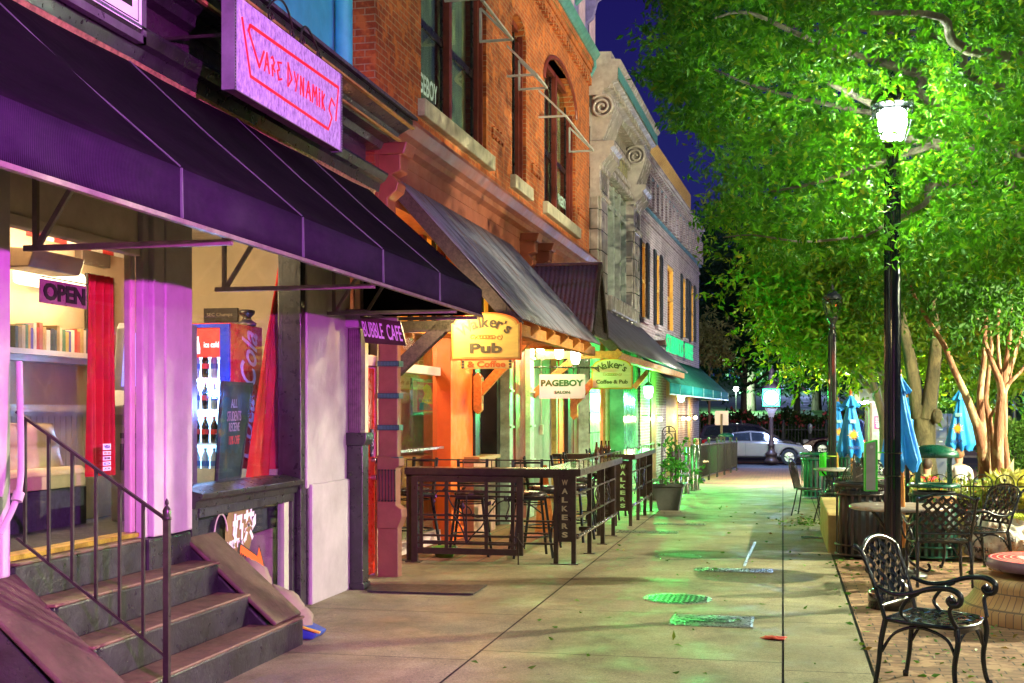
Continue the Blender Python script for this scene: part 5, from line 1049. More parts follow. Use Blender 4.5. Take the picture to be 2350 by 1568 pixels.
# window group: four lights with transoms
nl = 4; q = MB(C); q.box(-.16, -.04, cy0, cy1, cwt - .10, cwt); q.box(-.16, -.04, cy0, cy1, cwb, cwb + .1); ztm = cz(1376, 447, 0); q.box(-.16, -.02, cy0, cy1, ztm - .06, ztm + .06)
for i in range(nl + 1): y = cy0 + (cy1-cy0)*i/nl; q.box(-.15, .01, y - .07, y + .07, cwb, cwt)
wo = q.build('window_frame', mat('grey_sash', (.30, .33, .30), .5, var=.3), rootC, bevel=.006)
for i in range(nl):
    a = cy0 + (cy1-cy0)*i/nl + .07; b_ = cy0 + (cy1-cy0)*(i+1)/nl - .07
    q = MB(C); q.box(-.12, -.115, a, b_, cwb + .1, cwt - .1); q.build('pane', M_gl, wo)
    q = MB(C); q.grid(lambda u, v: (-.22 + .02*math.sin(u*22), a + (b_-a)*u, cwb + (ztm - cwb)*v), 24, 1); q.build('curtain', mat('drape_%d' % (i % 2), ((.35, .16, .2), (.28, .34, .26))[i % 2], .8), wo)
for i in range(5): q = MB(C); y = cy0 + .2 + i*(cy1-cy0-.6)/4; q.prism([(0, cwb - .35), (.22, cwb - .35), (.2, cwb - .5), (.1, cwb - .75), (0, cwb - .8)], y, y + .22, 'y'); q.build('sill_bracket', M_gs, rootC, bevel=.02, recalc=True)
q = MB(C); q.box(0, .28, cy0 - .1, cy1 + .1, cwb - .36, cwb - .02); q.build('window_sill', M_gs, rootC, bevel=.03)
# ---------------------------------------------------------------- pub door, poster (behind glass at the near bay)
xg_ = SB - .02; gy0, gy1 = B.y(912, xg_), B.y(1035, xg_)
gd = thing('pub_door', 'pink framed glass pub door with a transom, next to the orange wall', 'door', tuple(B.M @ Vector((xg_, (gy0+gy1)/2, 0))), B.rz)
q = MB(B); zt = lambda py, px=1000: B.z(px, py, xg_)
z_r, z_t = zt(853), zt(760)
dr_ = B.y(1012, xg_)
q.box(xg_ - .08, xg_, gy0, gy1, z_t, z_t + .09); q.box(xg_ - .08, xg_ + .0, gy0, dr_, z_r - .05, z_r + .06); q.box(xg_ - .08, xg_ + .002, dr_, gy1, .0, z_t); q.box(xg_ - .08, xg_ + .001, gy0, dr_, 0, .16); q.build('frame', M_pnkf, gd, bevel=.006)
q = MB(B); q.box(xg_ - .05, xg_ - .045, gy0, dr_, .16, z_r - .05); q.box(xg_ - .05, xg_ - .045, gy0, dr_, z_r + .06, z_t); q.build('glass_pane', glass(), gd)
q = MB(B); zb = zt(1028); q.bar((xg_ + .03, gy0, zb), (xg_ + .03, dr_, zb), .03); q.build('push_bar', mat('bar_steel', (.6, .55, .5), .3, .8), gd)
for py in (858, 1040):
    q = MB(B); z = zt(py, 1020); q.box(xg_, xg_ + .02, B.y(1018, xg_), B.y(1024, xg_), z - .06, z + .06); q.build('hinge', mat('hinge_brass', (.55, .42, .10), .4, .5), gd)
q = MB(B); a, b_ = B.y(BE, 0) if 0 else gy0, gy1; q.box(xg_ - .62, xg_ - .55, gy0 - .3, gy1 + .3, 0, 2.75); q.build('wall', mat('tan_wall', (.36, .20, .12), .8, var=.1), rootB)
q = MB(B); xb = xg_ - .3; q.box(xb - .2, xb, gy0, gy1, .25, B.z(950, 1056, xb)); q.box(xb - .24, xb + .03, gy0, gy1, B.z(950, 1056, xb), B.z(950, 1048, xb)); single(q, 'booth', mat('booth_wood', (.34, .14, .04), .45, var=.3, vs=3, stretch=(1, 6, 1)), 'brown wooden booth behind the glass of the pub door', 'booth', bevel=.01)
q = MB(B); q.box(xb, xb + .2, gy0, gy1, 0, .24); q.build('kick_wall', mat('cream_kick', (.45, .38, .2), .7), rootB)
xp = xg_ - .545; pf = thing('framed_poster', 'black framed pink and yellow drawing of a bathing figure hung inside the pub door', 'poster', tuple(B.M @ Vector((xp, gy0 + .5, 1.6))), B.rz)
y0, y1 = B.y(941, xp), B.y(1008, xp); z0, z1_ = B.z(975, 953, xp), B.z(975, 870, xp)
q = MB(B); q.box(xp, xp + .03, y0, y1, z0, z1_); q.build('frame', M_blk, pf, bevel=.006)
q = MB(B); q.box(xp + .03, xp + .033, y0 + .04, y1 - .04, z0 + .04, z1_ - .04); q.build('mount', mat('mount_cream', (.7, .62, .45), .7), pf)
q = MB(B); m0, m1, n0, n1 = y0 + .16*(y1-y0), y1 - .16*(y1-y0), z0 + .1*(z1_-z0), z1_ - .1*(z1_-z0); q.box(xp + .033, xp + .035, m0, m1, n0, n1); q.build('print', mat('print_pink', (.8, .05, .20), .6, var=.1), pf)
q = MB(B); PQ = lambda u, v: (m0 + (m1-m0)*u, n0 + (n1-n0)*v)
q.prism([PQ(*p_) for p_ in ((.2, .3), (.75, .25), (.8, .55), (.65, .85), (.45, .95), (.25, .8), (.35, .6))], xp + .035, xp + .037, 'x'); q.build('figure', mat('print_yellow', (.85, .42, .05), .6, var=.4, vs=18), pf, recalc=True)
q = MB(B); q.prism([PQ(*p_) for p_ in ((.08, .05), (.75, .05), (.6, .22), (.3, .32), (.12, .3))], xp + .036, xp + .038, 'x'); q.build('drape', mat('print_blue', (.05, .18, .45), .6, var=.3, vs=12), pf, recalc=True)
q = MB(B); put_text(q, 'EL IN ERTO', (n1-n0)*.08, (xp + .039, (m0+m1)/2, n0 + (n1-n0)*.38), (0, 1, 0), (0, 0, 1), (m1-m0)*.9, bold=.02, thick=.001); q.build('lettering', M_blk, pf)

# ---------------------------------------------------------------- BUILDING D: painted brick, green awning
D = Fr(tuple(C.M @ Vector((.10, CE, 0))), R(-2.2)); DE = D.y(1604, 0)
rootD = thing('cafe_building', 'violet-grey brick cafe building with black shutters and a green awning at the far corner', 'building', D.loc, D.rz); D.root = rootD
M_dbr = brick('cafe_brick', (.26, .18, .21), (.14, .09, .12), (.36, .32, .38), .22, .075, .010, var=.25)
dz = lambda px, py, x=0: D.hit(px, py, x=x).z
ztD = dz(1530, 432); zw0, zw1 = dz(1484, 735), dz(1484, 563)
wy = [(1484, 1499), (1505, 1516), (1532, 1546), (1561, 1570), (1583, 1591)]
wy = [(D.y(a, 0), D.y(b_, 0)) for a, b_ in ((1470, 1482), (1504, 1514), (1532, 1546), (1565, 1574), (1584, 1592))]
q = MB(D); e_ = [0] + [v for w_ in wy for v in w_] + [DE]
q.box(-.4, 0, 0, DE, 3.2, zw0); q.box(-.4, 0, 0, DE, zw1, ztD)
for i in range(0, len(e_), 2): q.box(-.4, 0, e_[i], e_[i+1], zw0, zw1)
q.box(-6, -.4, DE - .3, DE, -1, ztD); q.build('wall', M_dbr, rootD)
q = MB(D)
for k, (h0, x_) in enumerate(((.42, .05), (.34, .09), (.26, .05), (.1, .16), (.02, .22))): q.box(0, x_, 0, DE + .05, ztD - h0, ztD - h0 + .075)
for i in range(46): y = .1 + i*(DE-.2)/46; q.box(0, .14, y, y + .10, ztD - .26, ztD - .12)
q.box(0, .05, 0, DE, zw1 + .62, zw1 + .70); q.box(0, .04, 0, DE, ztD - 1.35, ztD - 1.27)
for i in range(17):
    y = .15 + i*(DE-.3)/16.5; q.box(0, .15, y + .20, y + .66, ztD - 1.25, ztD - .45)
q.build('corbelled_brick', M_dbr, rootD)
q = MB(D); q.box(.03, .10, 0, DE, ztD - 1.36, ztD - 1.30); q.box(.03, .12, 0, DE, ztD - .47, ztD - .41); q.build('blue_stringcourse', mat('blue_band', (.05, .13, .20), .5, var=.5), rootD)
q = MB(D); q.box(-.7, -.3, -1.0, DE + .0, ztD, ztD + 1.35); q.build('parapet', brick('parapet_brick', (.66, .38, .12), (.58, .32, .10), (.3, .18, .08), .22, .075, .006, var=.1), rootD)
M_shut = mat('black_shutter', (.018, .022, .03), .4); M_bl = emit('lit_blind', (1, .50, .06), .9, (.6, .35, .1))
for i, (a, b_) in enumerate(wy):
    wo = MB(D); wo.box(-.12, -.02, a, a + .07, zw0, zw1); wo.box(-.12, -.02, b_ - .07, b_, zw0, zw1); wo.box(-.12, -.02, a + .07, b_ - .07, zw1 - .1, zw1); wo.box(-.12, -.03, a + .07, b_ - .07, (zw0+zw1)/2 - .04, (zw0+zw1)/2 + .04)
    wo = wo.build('window', mat('ochre_frame', (.45, .25, .05), .5), rootD)
    q = MB(D); q.box(-.30, -.26, a, b_, zw0, zw1)
    for k in range(36): q.box(-.26, -.245, a, b_, zw0 + k*(zw1-zw0)/36, zw0 + (k+.5)*(zw1-zw0)/36)
    q.build('blind', M_bl, wo)
    q = MB(D); q.box(-.1, .10, a - .1, b_ + .1, zw0 - .14, zw0); q.build('window_sill', M_dbr, wo)
    if i != 2:
        for y0, y1 in ((a - .42, a - .02), (b_ + .02, b_ + .42)):
            s_ = MB(D); s_.box(.0, .05, y0, y0 + .05, zw0 - .05, zw1 + .05); s_.box(.0, .05, y1 - .05, y1, zw0 - .05, zw1 + .05); s_.box(.0, .02, y0, y1, zw0 - .05, zw1 + .05)
            for k in range(3): z = zw0 - .05 + k*(zw1-zw0+.04)/2; s_.box(0, .05, y0, y1, z, z + .06)
            for k in range(40): z = zw0 + .03 + k*(zw1-zw0-.04)/40; s_.prism([(.02, z), (.045, z + .01), (.045, z + .02), (.02, z + .04)], y0 + .05, y1 - .05, 'y')
            s_.build('shutter', M_shut, rootD)
# STARBUCKS COFFEE letters
st = thing('cafe_sign', 'green glowing channel letters reading STARBUCKS COFFEE on a rail at the far brick wall', 'sign', tuple(D.M @ Vector((.3, D.y(1560, .3), 4))), D.rz)
x_ = .35; sy0_, sy1_ = D.y(1531, x_), D.y(1593, x_); s0, s1 = D.hit(1531, 806, x=x_).z, D.hit(1531, 765, x=x_).z
q = MB(D); q.box(x_ - .12, x_ - .05, sy0_, sy1_, (s0+s1)/2 - .06, (s0+s1)/2 + .06); q.box(0, x_ - .1, sy0_ + .3, sy0_ + .45, (s0+s1)/2 - .07, (s0+s1)/2 + .07); q.build('raceway', mat('raceway_brown', (.10, .06, .04), .5), st)
mw_ = sy0_ + (sy1_-sy0_)*.30
for t0, ya_s, yb_s in (('STARBUCKS', sy0_ + .05, sy0_ + (sy1_-sy0_)*.60), ('COFFEE', sy0_ + (sy1_-sy0_)*.66, sy1_)):
    n = len(t0); w_l = (yb_s - ya_s)/n
    for i, ch in enumerate(t0):
        q = MB(D); put_text(q, ch, s1 - s0, (x_ - .05, ya_s + w_l*(i + .5), (s0+s1)/2), (0, 1, 0), (0, 0, 1), w_l*.70, bold=.0, thick=.03); q.build('letter', emit('sign_green', (.02, .8, .28), 0.6, (.01, .30, .10)), st)
light('sign_glow', tuple(D.M @ Vector((.7, D.y(1545, .7), s0 - .3))), 10, (.8, .15, .3), .2, st)
# green awning
ga = thing('green_awning', 'dark green fabric awning with a teal valance at the far cafe corner', 'awning', tuple(D.M @ Vector((.7, 5, 2.6))), D.rz)
ce = D.hit(1671, 902, y=DE + .2); xv, zv = ce.x, ce.z; zvb = D.hit(1671, 919, y=DE + .2).z; yv0 = D.y(1560, xv); ztg = D.hit(1500, 812, x=.05).z
ztg = dz(1604, 846, .05)
M_ga = fabric('green_awning_cloth', (.008, .075, .05), (.015, .12, .075), stripes=3.2); M_gv = fabric('teal_valance', (.012, .16, .17), (.02, .22, .23))
q = MB(D); q.grid(lambda u, v: (.05 + (xv-.05)*v, yv0 - 2 + (DE + .2 - yv0 + 2)*u, ztg + (zv-ztg)*v), 40, 4); q.build('canopy', M_ga, ga, solid=.006)
q = MB(D); q.grid(lambda u, v: (xv, yv0 - 2 + (DE + .2 - yv0 + 2)*u, zv + (zvb-zv)*v), 40, 2); q.build('valance', M_gv, ga, solid=.006)
q = MB(D); q.quad((.05, DE + .2, ztg), (xv, DE + .2, zv), (xv, DE + .2, zvb), (.05, DE + .2, zvb)); q.build('end_panel', M_ga, ga, solid=.006)
q = MB(D)
for i in range(6): y = yv0 + i*(DE + .15 - yv0)/5; q.bar((xv + .005, y, zv), (xv + .005, y, zvb), .02)
q.bar((xv + .004, yv0 - 2, zvb), (xv + .004, DE + .2, zvb), .03); q.bar((.05, DE + .2, zvb), (xv, DE + .2, zvb), .03); q.build('piping', mat('pale_piping', (.4, .6, .6), .5), ga)
# piers, panels and sconces below
for nm, a, b_, m_, x in (('glass_door', 1432, 1470, mat('green_lit_glass', (.10, .35, .20), .12, var=.5, vs=2), .0), ('brick_pier', 1470, 1495, M_dbr, .06), ('door_post', 1495, 1506, mat('brown_frame', (.16, .06, .03), .5), .1), ('brick_pier', 1506, 1529, M_dbr, .06), ('wood_panel', 1529, 1558, mat('mustard_panel', (.38, .30, .07), .6, var=.25), .02), ('brick_pier', 1558, 1578, M_dbr, .06), ('wood_panel', 1578, 1588, MATS.get('mustard_panel') or M_owd, .0), ('brick_pier', 1588, 1604, M_dbr, .06)):  # green lamplight is put into the colour of the door glass
    y0, y1 = D.y(a, x), D.y(b_, x); q = MB(D); q.box(-.35, x, y0, y1, -1, 3.3); q.build(nm, m_, rootD)
for i, (px, py) in enumerate(((1486, 963), (1515, 962), (1568, 961), (1580, 961), (1596, 959))):
    x_ = .22; c_ = D.hit(px, py, x=x_); lb = ['nearest', 'second nearest', 'middle', 'fourth nearest', 'farthest'][i] + ' of the five warm globe sconces along the cafe brick piers'
    t_ = thing('wall_sconce', lb, 'wall light', tuple(D.M @ c_), D.rz, group='globe sconces on the cafe piers')
    q = MB(D); q.sphere(c_, .062, 12, 8); q.build('globe', emit('warm_globe', (1, .72, .30), 26), t_)
    q = MB(D); q.tube([(.04, c_.y, c_.z + .1), (x_, c_.y, c_.z + .1), (x_, c_.y, c_.z + .06)], .015, 6); q.build('arm', M_blk, t_)
    light('sconce_light', tuple(D.M @ (c_ + Vector((.16, 0, 0)))), 22, (1, .70, .28), .06, t_)

# ---------------------------------------------------------------- pub bars of dark steel
M_bst = mat('bronze_steel', (.060, .042, .034), .35, .5, var=.25, vs=10, bmp=.12)
M_top = mat('bar_top', (.20, .12, .07), .28, .1, var=.2, vs=6, coat=.4)
BX, BY = -2.26, 13.86
bar1 = thing('bar_counter', 'dark steel bar counter turning the corner with a cut-out WALKERS panel facing the viewer', 'bar', (BX, BY, 0))
def letters(par, x0, x1, y, z0, z1, mirror=False, m_=None):
    for i, ch in enumerate('WALKERS'):
        q = MB(); z = z1 - (z1-z0)*(i + .5)/7; put_text(q, ch, (z1-z0)/7*.62, ((x0+x1)/2, y, z), (-1 if mirror else 1, 0, 0), (0, 0, 1), (x1-x0)*.27, bold=.035, thick=.003); q.build('painted_cutout', m_ or mat('cutout_lit_tone', (.50, .42, .26), .6, var=.3), par)  # raised letters; their tone paints the background seen through cut-outs
def panel(par, x0, x1, y, zb=0.0, mirror=False, m_=None):
    q = MB(); q.box(x0, x0 + .05, y, y + .05, zb, zb + 1.02); q.box(x1 - .05, x1, y, y + .05, zb, zb + 1.02); q.box(x0 - .03, x1 + .03, y - .03, y + .08, zb, zb + .008); q.build('leg', M_bst, par)
    q = MB(); q.box(x0 + .05, x1 - .05, y + .015, y + .03, zb + .25, zb + 1.0); q.build('letter_panel', M_bst, par); letters(par, x0, x1, y + .014 if not mirror else y + .01, zb + .28, zb + .96, mirror, m_)
q = MB(); q.prism([(-4.22, BY - .02), (BX + .06, BY - .02), (BX + .06, 17.55), (BX - .40, 17.55), (BX - .40, BY + .38), (-4.22, BY + .38)], 1.035, 1.06, 'z'); q.build('counter_top', M_top, bar1, bevel=.004, recalc=True)
q = MB(); q.box(-4.22, BX + .07, BY - .03, BY - .018, .985, 1.062); q.box(BX + .058, BX + .07, BY - .018, 17.55, .985, 1.062); q.box(-4.22, BX, BY + .02, BY + .06, .96, 1.0); q.build('apron', M_bst, bar1)
def guard(par, pts, z0, z1, step=.34):
    q = MB()
    for a, b_ in zip(pts, pts[1:]):
        a = Vector(a); b_ = Vector(b_); n = max(1, round((b_-a).length/step)); q.bar((a.x, a.y, z1), (b_.x, b_.y, z1), .014)
        for i in range(n + 1): p_ = a.lerp(b_, i/n); q.bar((p_.x, p_.y, z0), (p_.x, p_.y, z1), .010)
    q.build('guard_rail', M_bst, par)
guard(bar1, [(-4.2, BY, 0), (BX + .05, BY, 0), (BX + .05, 17.5, 0)], 1.06, 1.155)
panel(bar1, BX - .24, BX + .01, BY + .01, m_=mat('cutout_lit_tone', (.50, .42, .26), .6, var=.3))
for y in (14.98, 16.1): q = MB(); q.box(BX - .03, BX + .02, y, y + .05, gz(y), 1.0); q.box(BX - .07, BX + .06, y - .03, y + .08, gz(y), gz(y) + .008); q.build('leg', M_bst, bar1)
q = MB(); q.box(-4.21, -4.13, BY + .02, BY + .07, 0, 1.03); q.box(-4.26, -4.08, BY - .01, BY + .1, 0, .008); q.build('leg', M_bst, bar1)
for z0, z1_ in ((.50, .50), (.78, .78)): q = MB(); q.bar((BX, BY + .06, z0), (BX, 17.2, z1_), .03, .016); q.build('rail', M_bst, bar1)
q = MB(); q.tube([(BX + .02, BY + .06, .30), (BX + .02, 17.25, .30)], .022, 8); q.build('foot_rail', mat('foot_steel', (.30, .25, .22), .25, .8), bar1)
panel(bar1, BX - .24, BX + .01, 17.22, gz(17.2), True, mat('cutout_dark_tone', (.10, .09, .06), .6))
q = MB(); q.box(BX - .02, BX + .03, 14.0, 14.05, .28, .33); q.box(BX - .12, BX + .0, 14.9, 14.98, .28, .33)
q.build('bracket', M_bst, bar1)
for z in (.74, .47, .22): q = MB(); q.bar((-4.15, BY + .05, z), (BX - .2, BY + .05, z), .022); q.build('rail', M_bst, bar1)
# second bar
b2y0, b2y1 = 18.75, 21.9
bar2 = thing('bar_counter', 'second dark steel bar counter lit green from above, beyond the first one', 'bar', (BX, b2y0, gz(19)))
zb = gz(20); q = MB(); q.prism([(-3.4, b2y0), (BX + .1, b2y0), (BX + .1, b2y1), (BX - .36, b2y1), (BX - .36, b2y0 + .4), (-3.4, b2y0 + .4)], zb + 1.05, zb + 1.075, 'z'); q.build('counter_top', M_top, bar2, recalc=True)
q = MB(); q.box(-3.4, BX + .11, b2y0 - .012, b2y0 - .001, zb + 1.0, zb + 1.078); q.box(BX + .10, BX + .112, b2y0, b2y1, zb + 1.0, zb + 1.078); q.build('apron', M_bst, bar2)
guard(bar2, [(BX - .02, b2y0 + .03, 0), (BX + .09, b2y0 + .03, 0), (BX + .09, b2y1, 0)], zb + 1.075, zb + 1.17, .25)
panel(bar2, BX - .22, BX + .06, b2y0 + .05, zb - .02, False, mat('cutout_green_lit_tone', (.35, .62, .25), .6, var=.3))  # green light behind the cut-outs put into the letter colour
for y in (19.9, 20.9): q = MB(); q.box(BX + .0, BX + .05, y, y + .05, gz(y), 1.0 + zb); q.build('leg', M_bst, bar2)
panel(bar2, BX - .2, BX + .06, b2y1 - .1, gz(21.8), True, MATS['cutout_dark_tone'])
for z in (.52, .80): q = MB(); q.bar((BX + .03, b2y0 + .1, zb + z), (BX + .03, b2y1, zb + z), .03, .016); q.build('rail', M_bst, bar2)
q = MB(); q.tube([(BX + .05, b2y0 + .1, zb + .30), (BX + .05, b2y1, zb + .30)], .022, 8); q.build('foot_rail', MATS['foot_steel'], bar2)
# iron vines on the rails
def leafy(par, curves, leaves, m_=M_iron, r=.008):
    q = MB()
    for c_ in curves: q.tube(cr_spline(c_, 5), r, 6)
    for (p_, d_, s_) in leaves:
        p_ = Vector(p_); d_ = Vector(d_).normalized(); sd = Vector((-d_.z, 0, d_.x)) if abs(d_.y) < .5 else Vector((0, -d_.z, d_.y))
        q._add([p_, p_ + d_*s_*.4 + sd*s_*.32, p_ + d_*s_, p_ + d_*s_*.4 - sd*s_*.32, p_ + d_*s_*.45 + Vector((.0, -.008, 0))], [(0, 1, 4), (1, 2, 4), (2, 3, 4), (3, 0, 4)])
    q.build('iron_vine', m_, par)
for y in (15.6, 16.6): leafy(bar1, [[(BX, y - .2, .5), (BX + .02, y, .62), (BX - .01, y + .1, .75), (BX + .02, y - .05, .8)], [(BX, y + .2, .5), (BX + .03, y, .55), (BX, y - .15, .68), (BX + .01, y + .05, .78)]], [], r=.011)
for y in (19.5, 20.5): leafy(bar2, [[(BX + .04, y - .2, .45), (BX + .05, y, .6), (BX + .04, y + .1, .8), (BX + .05, y - .1, .9)], [(BX + .04, y + .2, .5), (BX + .06, y, .55), (BX + .03, y - .15, .7)]], [], r=.010)
# the gate standing in front
gt = thing('iron_gate', 'low dark steel gate of square bars with an iron vine before the stools', 'gate', (-3.4, 13.74, 0))
GY = 13.74; X0, X1 = WORLD.x(943, GY), WORLD.x(1200, GY); Z0 = WORLD.hit(1100, 1274, y=GY).z; Z1 = WORLD.hit(1100, 1094, y=GY).z; W_ = X1 - X0
def gx(z): return X0 + W_*(z - 520)/960.0
def gzz(z): return Z1 - (Z1-Z0)*(z - 447)/665.0
q = MB(); q.box(X0, X0 + .075, GY, GY + .04, .0, Z1 + .0); q.box(X1 - .075, X1, GY, GY + .04, Z0, Z1); q.box(X0 + .075, X1 - .075, GY + .001, GY + .039, Z1 - .065, Z1); q.box(X0 + .075, X1 - .075, GY + .001, GY + .039, Z0, Z0 + .07); q.box(X0 - .06, X0 + .12, GY - .04, GY + .08, 0, .01); q.build('frame', M_bst, gt, bevel=.003)
for zx in (607, 825, 1168, 1390): q = MB(); q.box(gx(zx) - .02, gx(zx) + .02, GY + .008, GY + .032, Z0 + .07, Z1 - .065); q.build('upright', M_bst, gt)
for zy in (525, 575, 780, 955, 1020): q = MB(); q.box(X0 + .075, X1 - .075, GY + .012, GY + .028, gzz(zy) - .012, gzz(zy) + .012); q.build('crossbar', M_bst, gt)
q = MB(); q.tube([(gx(1443), GY - .01, Z0 + .25), (gx(1443), GY - .01, .0)], .008, 6); q.tube([(gx(1430), GY - .012, gzz(955)), (gx(1500), GY - .012, gzz(1050))], .007, 6); q.build('drop_bolt', M_bst, gt)
V = lambda x, z: (gx(x), GY - .006, gzz(z))
leafy(gt, [[V(1000, 1010), V(965, 900), V(900, 790), V(835, 765)], [V(1005, 1015), V(1060, 940), V(1130, 870), V(1185, 770), V(1250, 690), V(1310, 650), V(1380, 650)], [V(1008, 1000), V(1000, 850), V(1003, 700), V(1000, 605)], [V(1000, 1000), V(985, 860), V(968, 740), V(966, 650)],
    [V(840, 590), V(870, 680), V(930, 740), V(990, 770), V(1045, 760), V(1030, 720), V(1000, 700)], [V(1180, 770), V(1100, 790), V(1050, 770)], [V(760, 570), V(735, 600), V(712, 640)], [V(1220, 690), V(1250, 640), V(1190, 630)], [V(1360, 650), V(1365, 700), V(1345, 760)], [V(1480, 640), V(1560, 690), V(1640, 750)]],
    [(V(720, 635), (-.1, 0, -1), .09), (V(790, 565), (1, 0, .1), .08), (V(740, 600), (-.3, 0, -.7), .07), (V(1210, 650), (-.4, 0, -.6), .08), (V(1345, 640), (1, 0, .2), .07), (V(1340, 660), (-.2, 0, 1), .08), (V(1345, 760), (-.1, 0, -1), .08), (V(1040, 770), (1, 0, -.3), .07), (V(966, 740), (0, 0, 1), .11), (V(960, 560), (.7, 0, .4), .06)], r=.009)
# ---------------------------------------------------------------- bar stools
M_vin = mat('black_vinyl', (.035, .028, .026), .28, var=.2, vs=8, bmp=.1); M_stl = mat('stool_steel', (.02, .022, .024), .35, .4, var=.3)
def bar_stool(loc, rz):
    S = Fr(loc, rz); t = thing('bar_stool', 'x', 'bar stool', loc, rz, group='black ladder-back bar stools at the pub bars')
    q = MB(S); q.lathe([(.0, .70), (.17, .70), (.195, .715), (.20, .735), (.185, .755), (.12, .768), (.0, .772)], (0, 0, 0), 24); q.build('seat', M_vin, t)
    q = MB(S); q.box(-.16, .16, -.16, .16, .665, .70); q.build('seat_frame', M_stl, t, bevel=.01)
    for sx_, sy_ in ((-1, -1), (1, -1), (-1, 1), (1, 1)):
        q = MB(S); q.bar((.15*sx_, .15*sy_, .69), (.23*sx_, .23*sy_, 0), .028); q.build('leg', M_stl, t)
    q = MB(S); q.tube(arc((0, 0, .25), .235, 0, 2*math.pi, 24, ay=(0, 1, 0)), .011, 6, False, True); q.build('foot_ring', M_stl, t)
    q = MB(S); q.tube(arc((0, 0, .62), .19, 0, 2*math.pi, 20, ay=(0, 1, 0)), .008, 6, False, True); q.build('upper_ring', M_stl, t)
    for sx_ in (-1, 1): q = MB(S); q.bar((.16*sx_, .17, .66), (.175*sx_, .235, 1.13), .026, .034); q.build('back_post', M_stl, t)
    for z in (.84, .92, 1.0, 1.09): q = MB(S); y = .17 + .065*(z - .66)/.47; q.tube([(-.168, y, z), (-.08, y + .02, z), (.08, y + .02, z), (.168, y, z)], .013, 5); q.build('back_slat', M_stl, t)
    return t
stools = [((-4.45, 15.0), R(-20), 'black ladder-back stool leftmost behind the gate, in front of the pub door'), ((-3.62, 14.55), R(8), 'black ladder-back stool in the middle behind the gate vine'), ((-2.9, 14.55), R(-160 + 180), 'black ladder-back stool behind the right post of the gate'),
          ((-2.98, 15.75), R(100), 'black ladder-back stool behind the WALKERS corner panel, left one'), ((-2.72, 16.5), R(80), 'black ladder-back stool right behind the corner of the first bar'), ((-2.85, 18.0), R(95), 'black ladder-back stool by the bottles on the first bar'), ((-2.75, 19.6), R(90), 'black ladder-back stool at the second green-lit bar, nearer one'), ((-2.75, 20.9), R(90), 'black ladder-back stool at the second green-lit bar, farther one')]
st0 = None
for (xy, rz, lb) in stools:
    l3 = (xy[0], xy[1], gz(xy[1]))
    if st0 is None: st0 = bar_stool(l3, rz); st0['label'] = lb
    else: dup(st0, l3, rz, lb)
# bottles and glasses on the first bar, an ash tray, a dog bowl
M_beer = mat('amber_glass', (.06, .022, .004), .08, var=.1, coat=.6); M_cl = glass('tumbler_glass', (.8, .9, .82), 2.5)
bl = None
for i, (px, dx_) in enumerate(((1369, 0), (1396, -.06), (1407, .04), (1421, 0))):
    x_ = BX - .14 + dx_; y_ = WORLD.y(px, x_); y_ = min(y_, 17.4)
    lb = ['brown beer bottle standing alone nearest on the steel bar', 'brown beer bottle at the back of the trio on the bar', 'brown beer bottle with a pale label at the front of the trio', 'brown beer bottle farthest along the steel bar'][i]
    t_ = thing('beer_bottle', lb, 'bottle', (x_, y_, 1.06), group='beer bottles on the first bar')
    q = MB(); q.lathe([(.0, 0), (.029, .002), (.031, .02), (.031, .125), (.024, .15), (.013, .18), (.012, .225), (.015, .228), (.015, .238), (.0, .238)], (x_, y_, 1.061), 14); q.build('body', M_beer, t_)
    q = MB(); q.lathe([(.0315, .04), (.0315, .10)], (x_, y_, 1.061), 14); q.build('label', mat('label_beer', (.45, .45, .5) if i else (.05, .03, .02), .5), t_)
for i, (px, xx, hh) in enumerate(((1316, BX - .05, .10), (1357, BX - .2, .10), (1389, BX - .1, .13), (1424, BX - .05, .11))):
    y_ = min(WORLD.y(px, xx), 17.45); t_ = thing('glass_tumbler', ['empty tumbler at the corner of the first bar', 'tumbler with a straw behind the lone beer bottle', 'half full beer glass among the bottles', 'tumbler farthest along the first bar'][i], 'glass', (xx, y_, 1.06), group='glasses on the first bar')
    q = MB(); q.lathe([(.0, .004), (.030, .004), (.038, hh), (.035, hh), (.028, .012), (.0, .012)], (xx, y_, 1.061), 14); q.build('glass', M_cl, t_)
    if i == 2: q = MB(); q.lathe([(.0, .013), (.027, .013), (.031, .06), (.0, .06)], (xx, y_, 1.061), 12); q.build('beer', mat('beer', (.5, .28, .03), .2), t_)
    if i == 1: q = MB(); q.tube([(xx, y_, 1.08), (xx - .03, y_, 1.22)], .004, 5); q.build('straw', M_blk, t_)
q = MB(); c_ = G(1020, 1279); q.lathe([(.0, .0), (.10, .0), (.15, .12), (.155, .125), (.145, .12), (.10, .02), (.0, .02)], (c_.x, c_.y, 0), 24); single(q, 'dog_bowl', mat('green_bowl', (.10, .25, .03), .35), 'green bowl on the floor beneath the gate', 'bowl')
q = MB(); a = G(1330, 1236); q.prism([(-.12, .0), (.16, .0), (.05, .95), (-.03, .95)], 0, .02, 'y'); o = q.build('menu_easel', M_owd, None); 
o.location = (-3.3, 17.6, gz(17.6)); tag(o, 'narrow wooden board leaning behind the bar stools', 'board')
sheet('patio_tiles', -4.75, -3.2, 13.9, 27, M_tile, .003, 10)
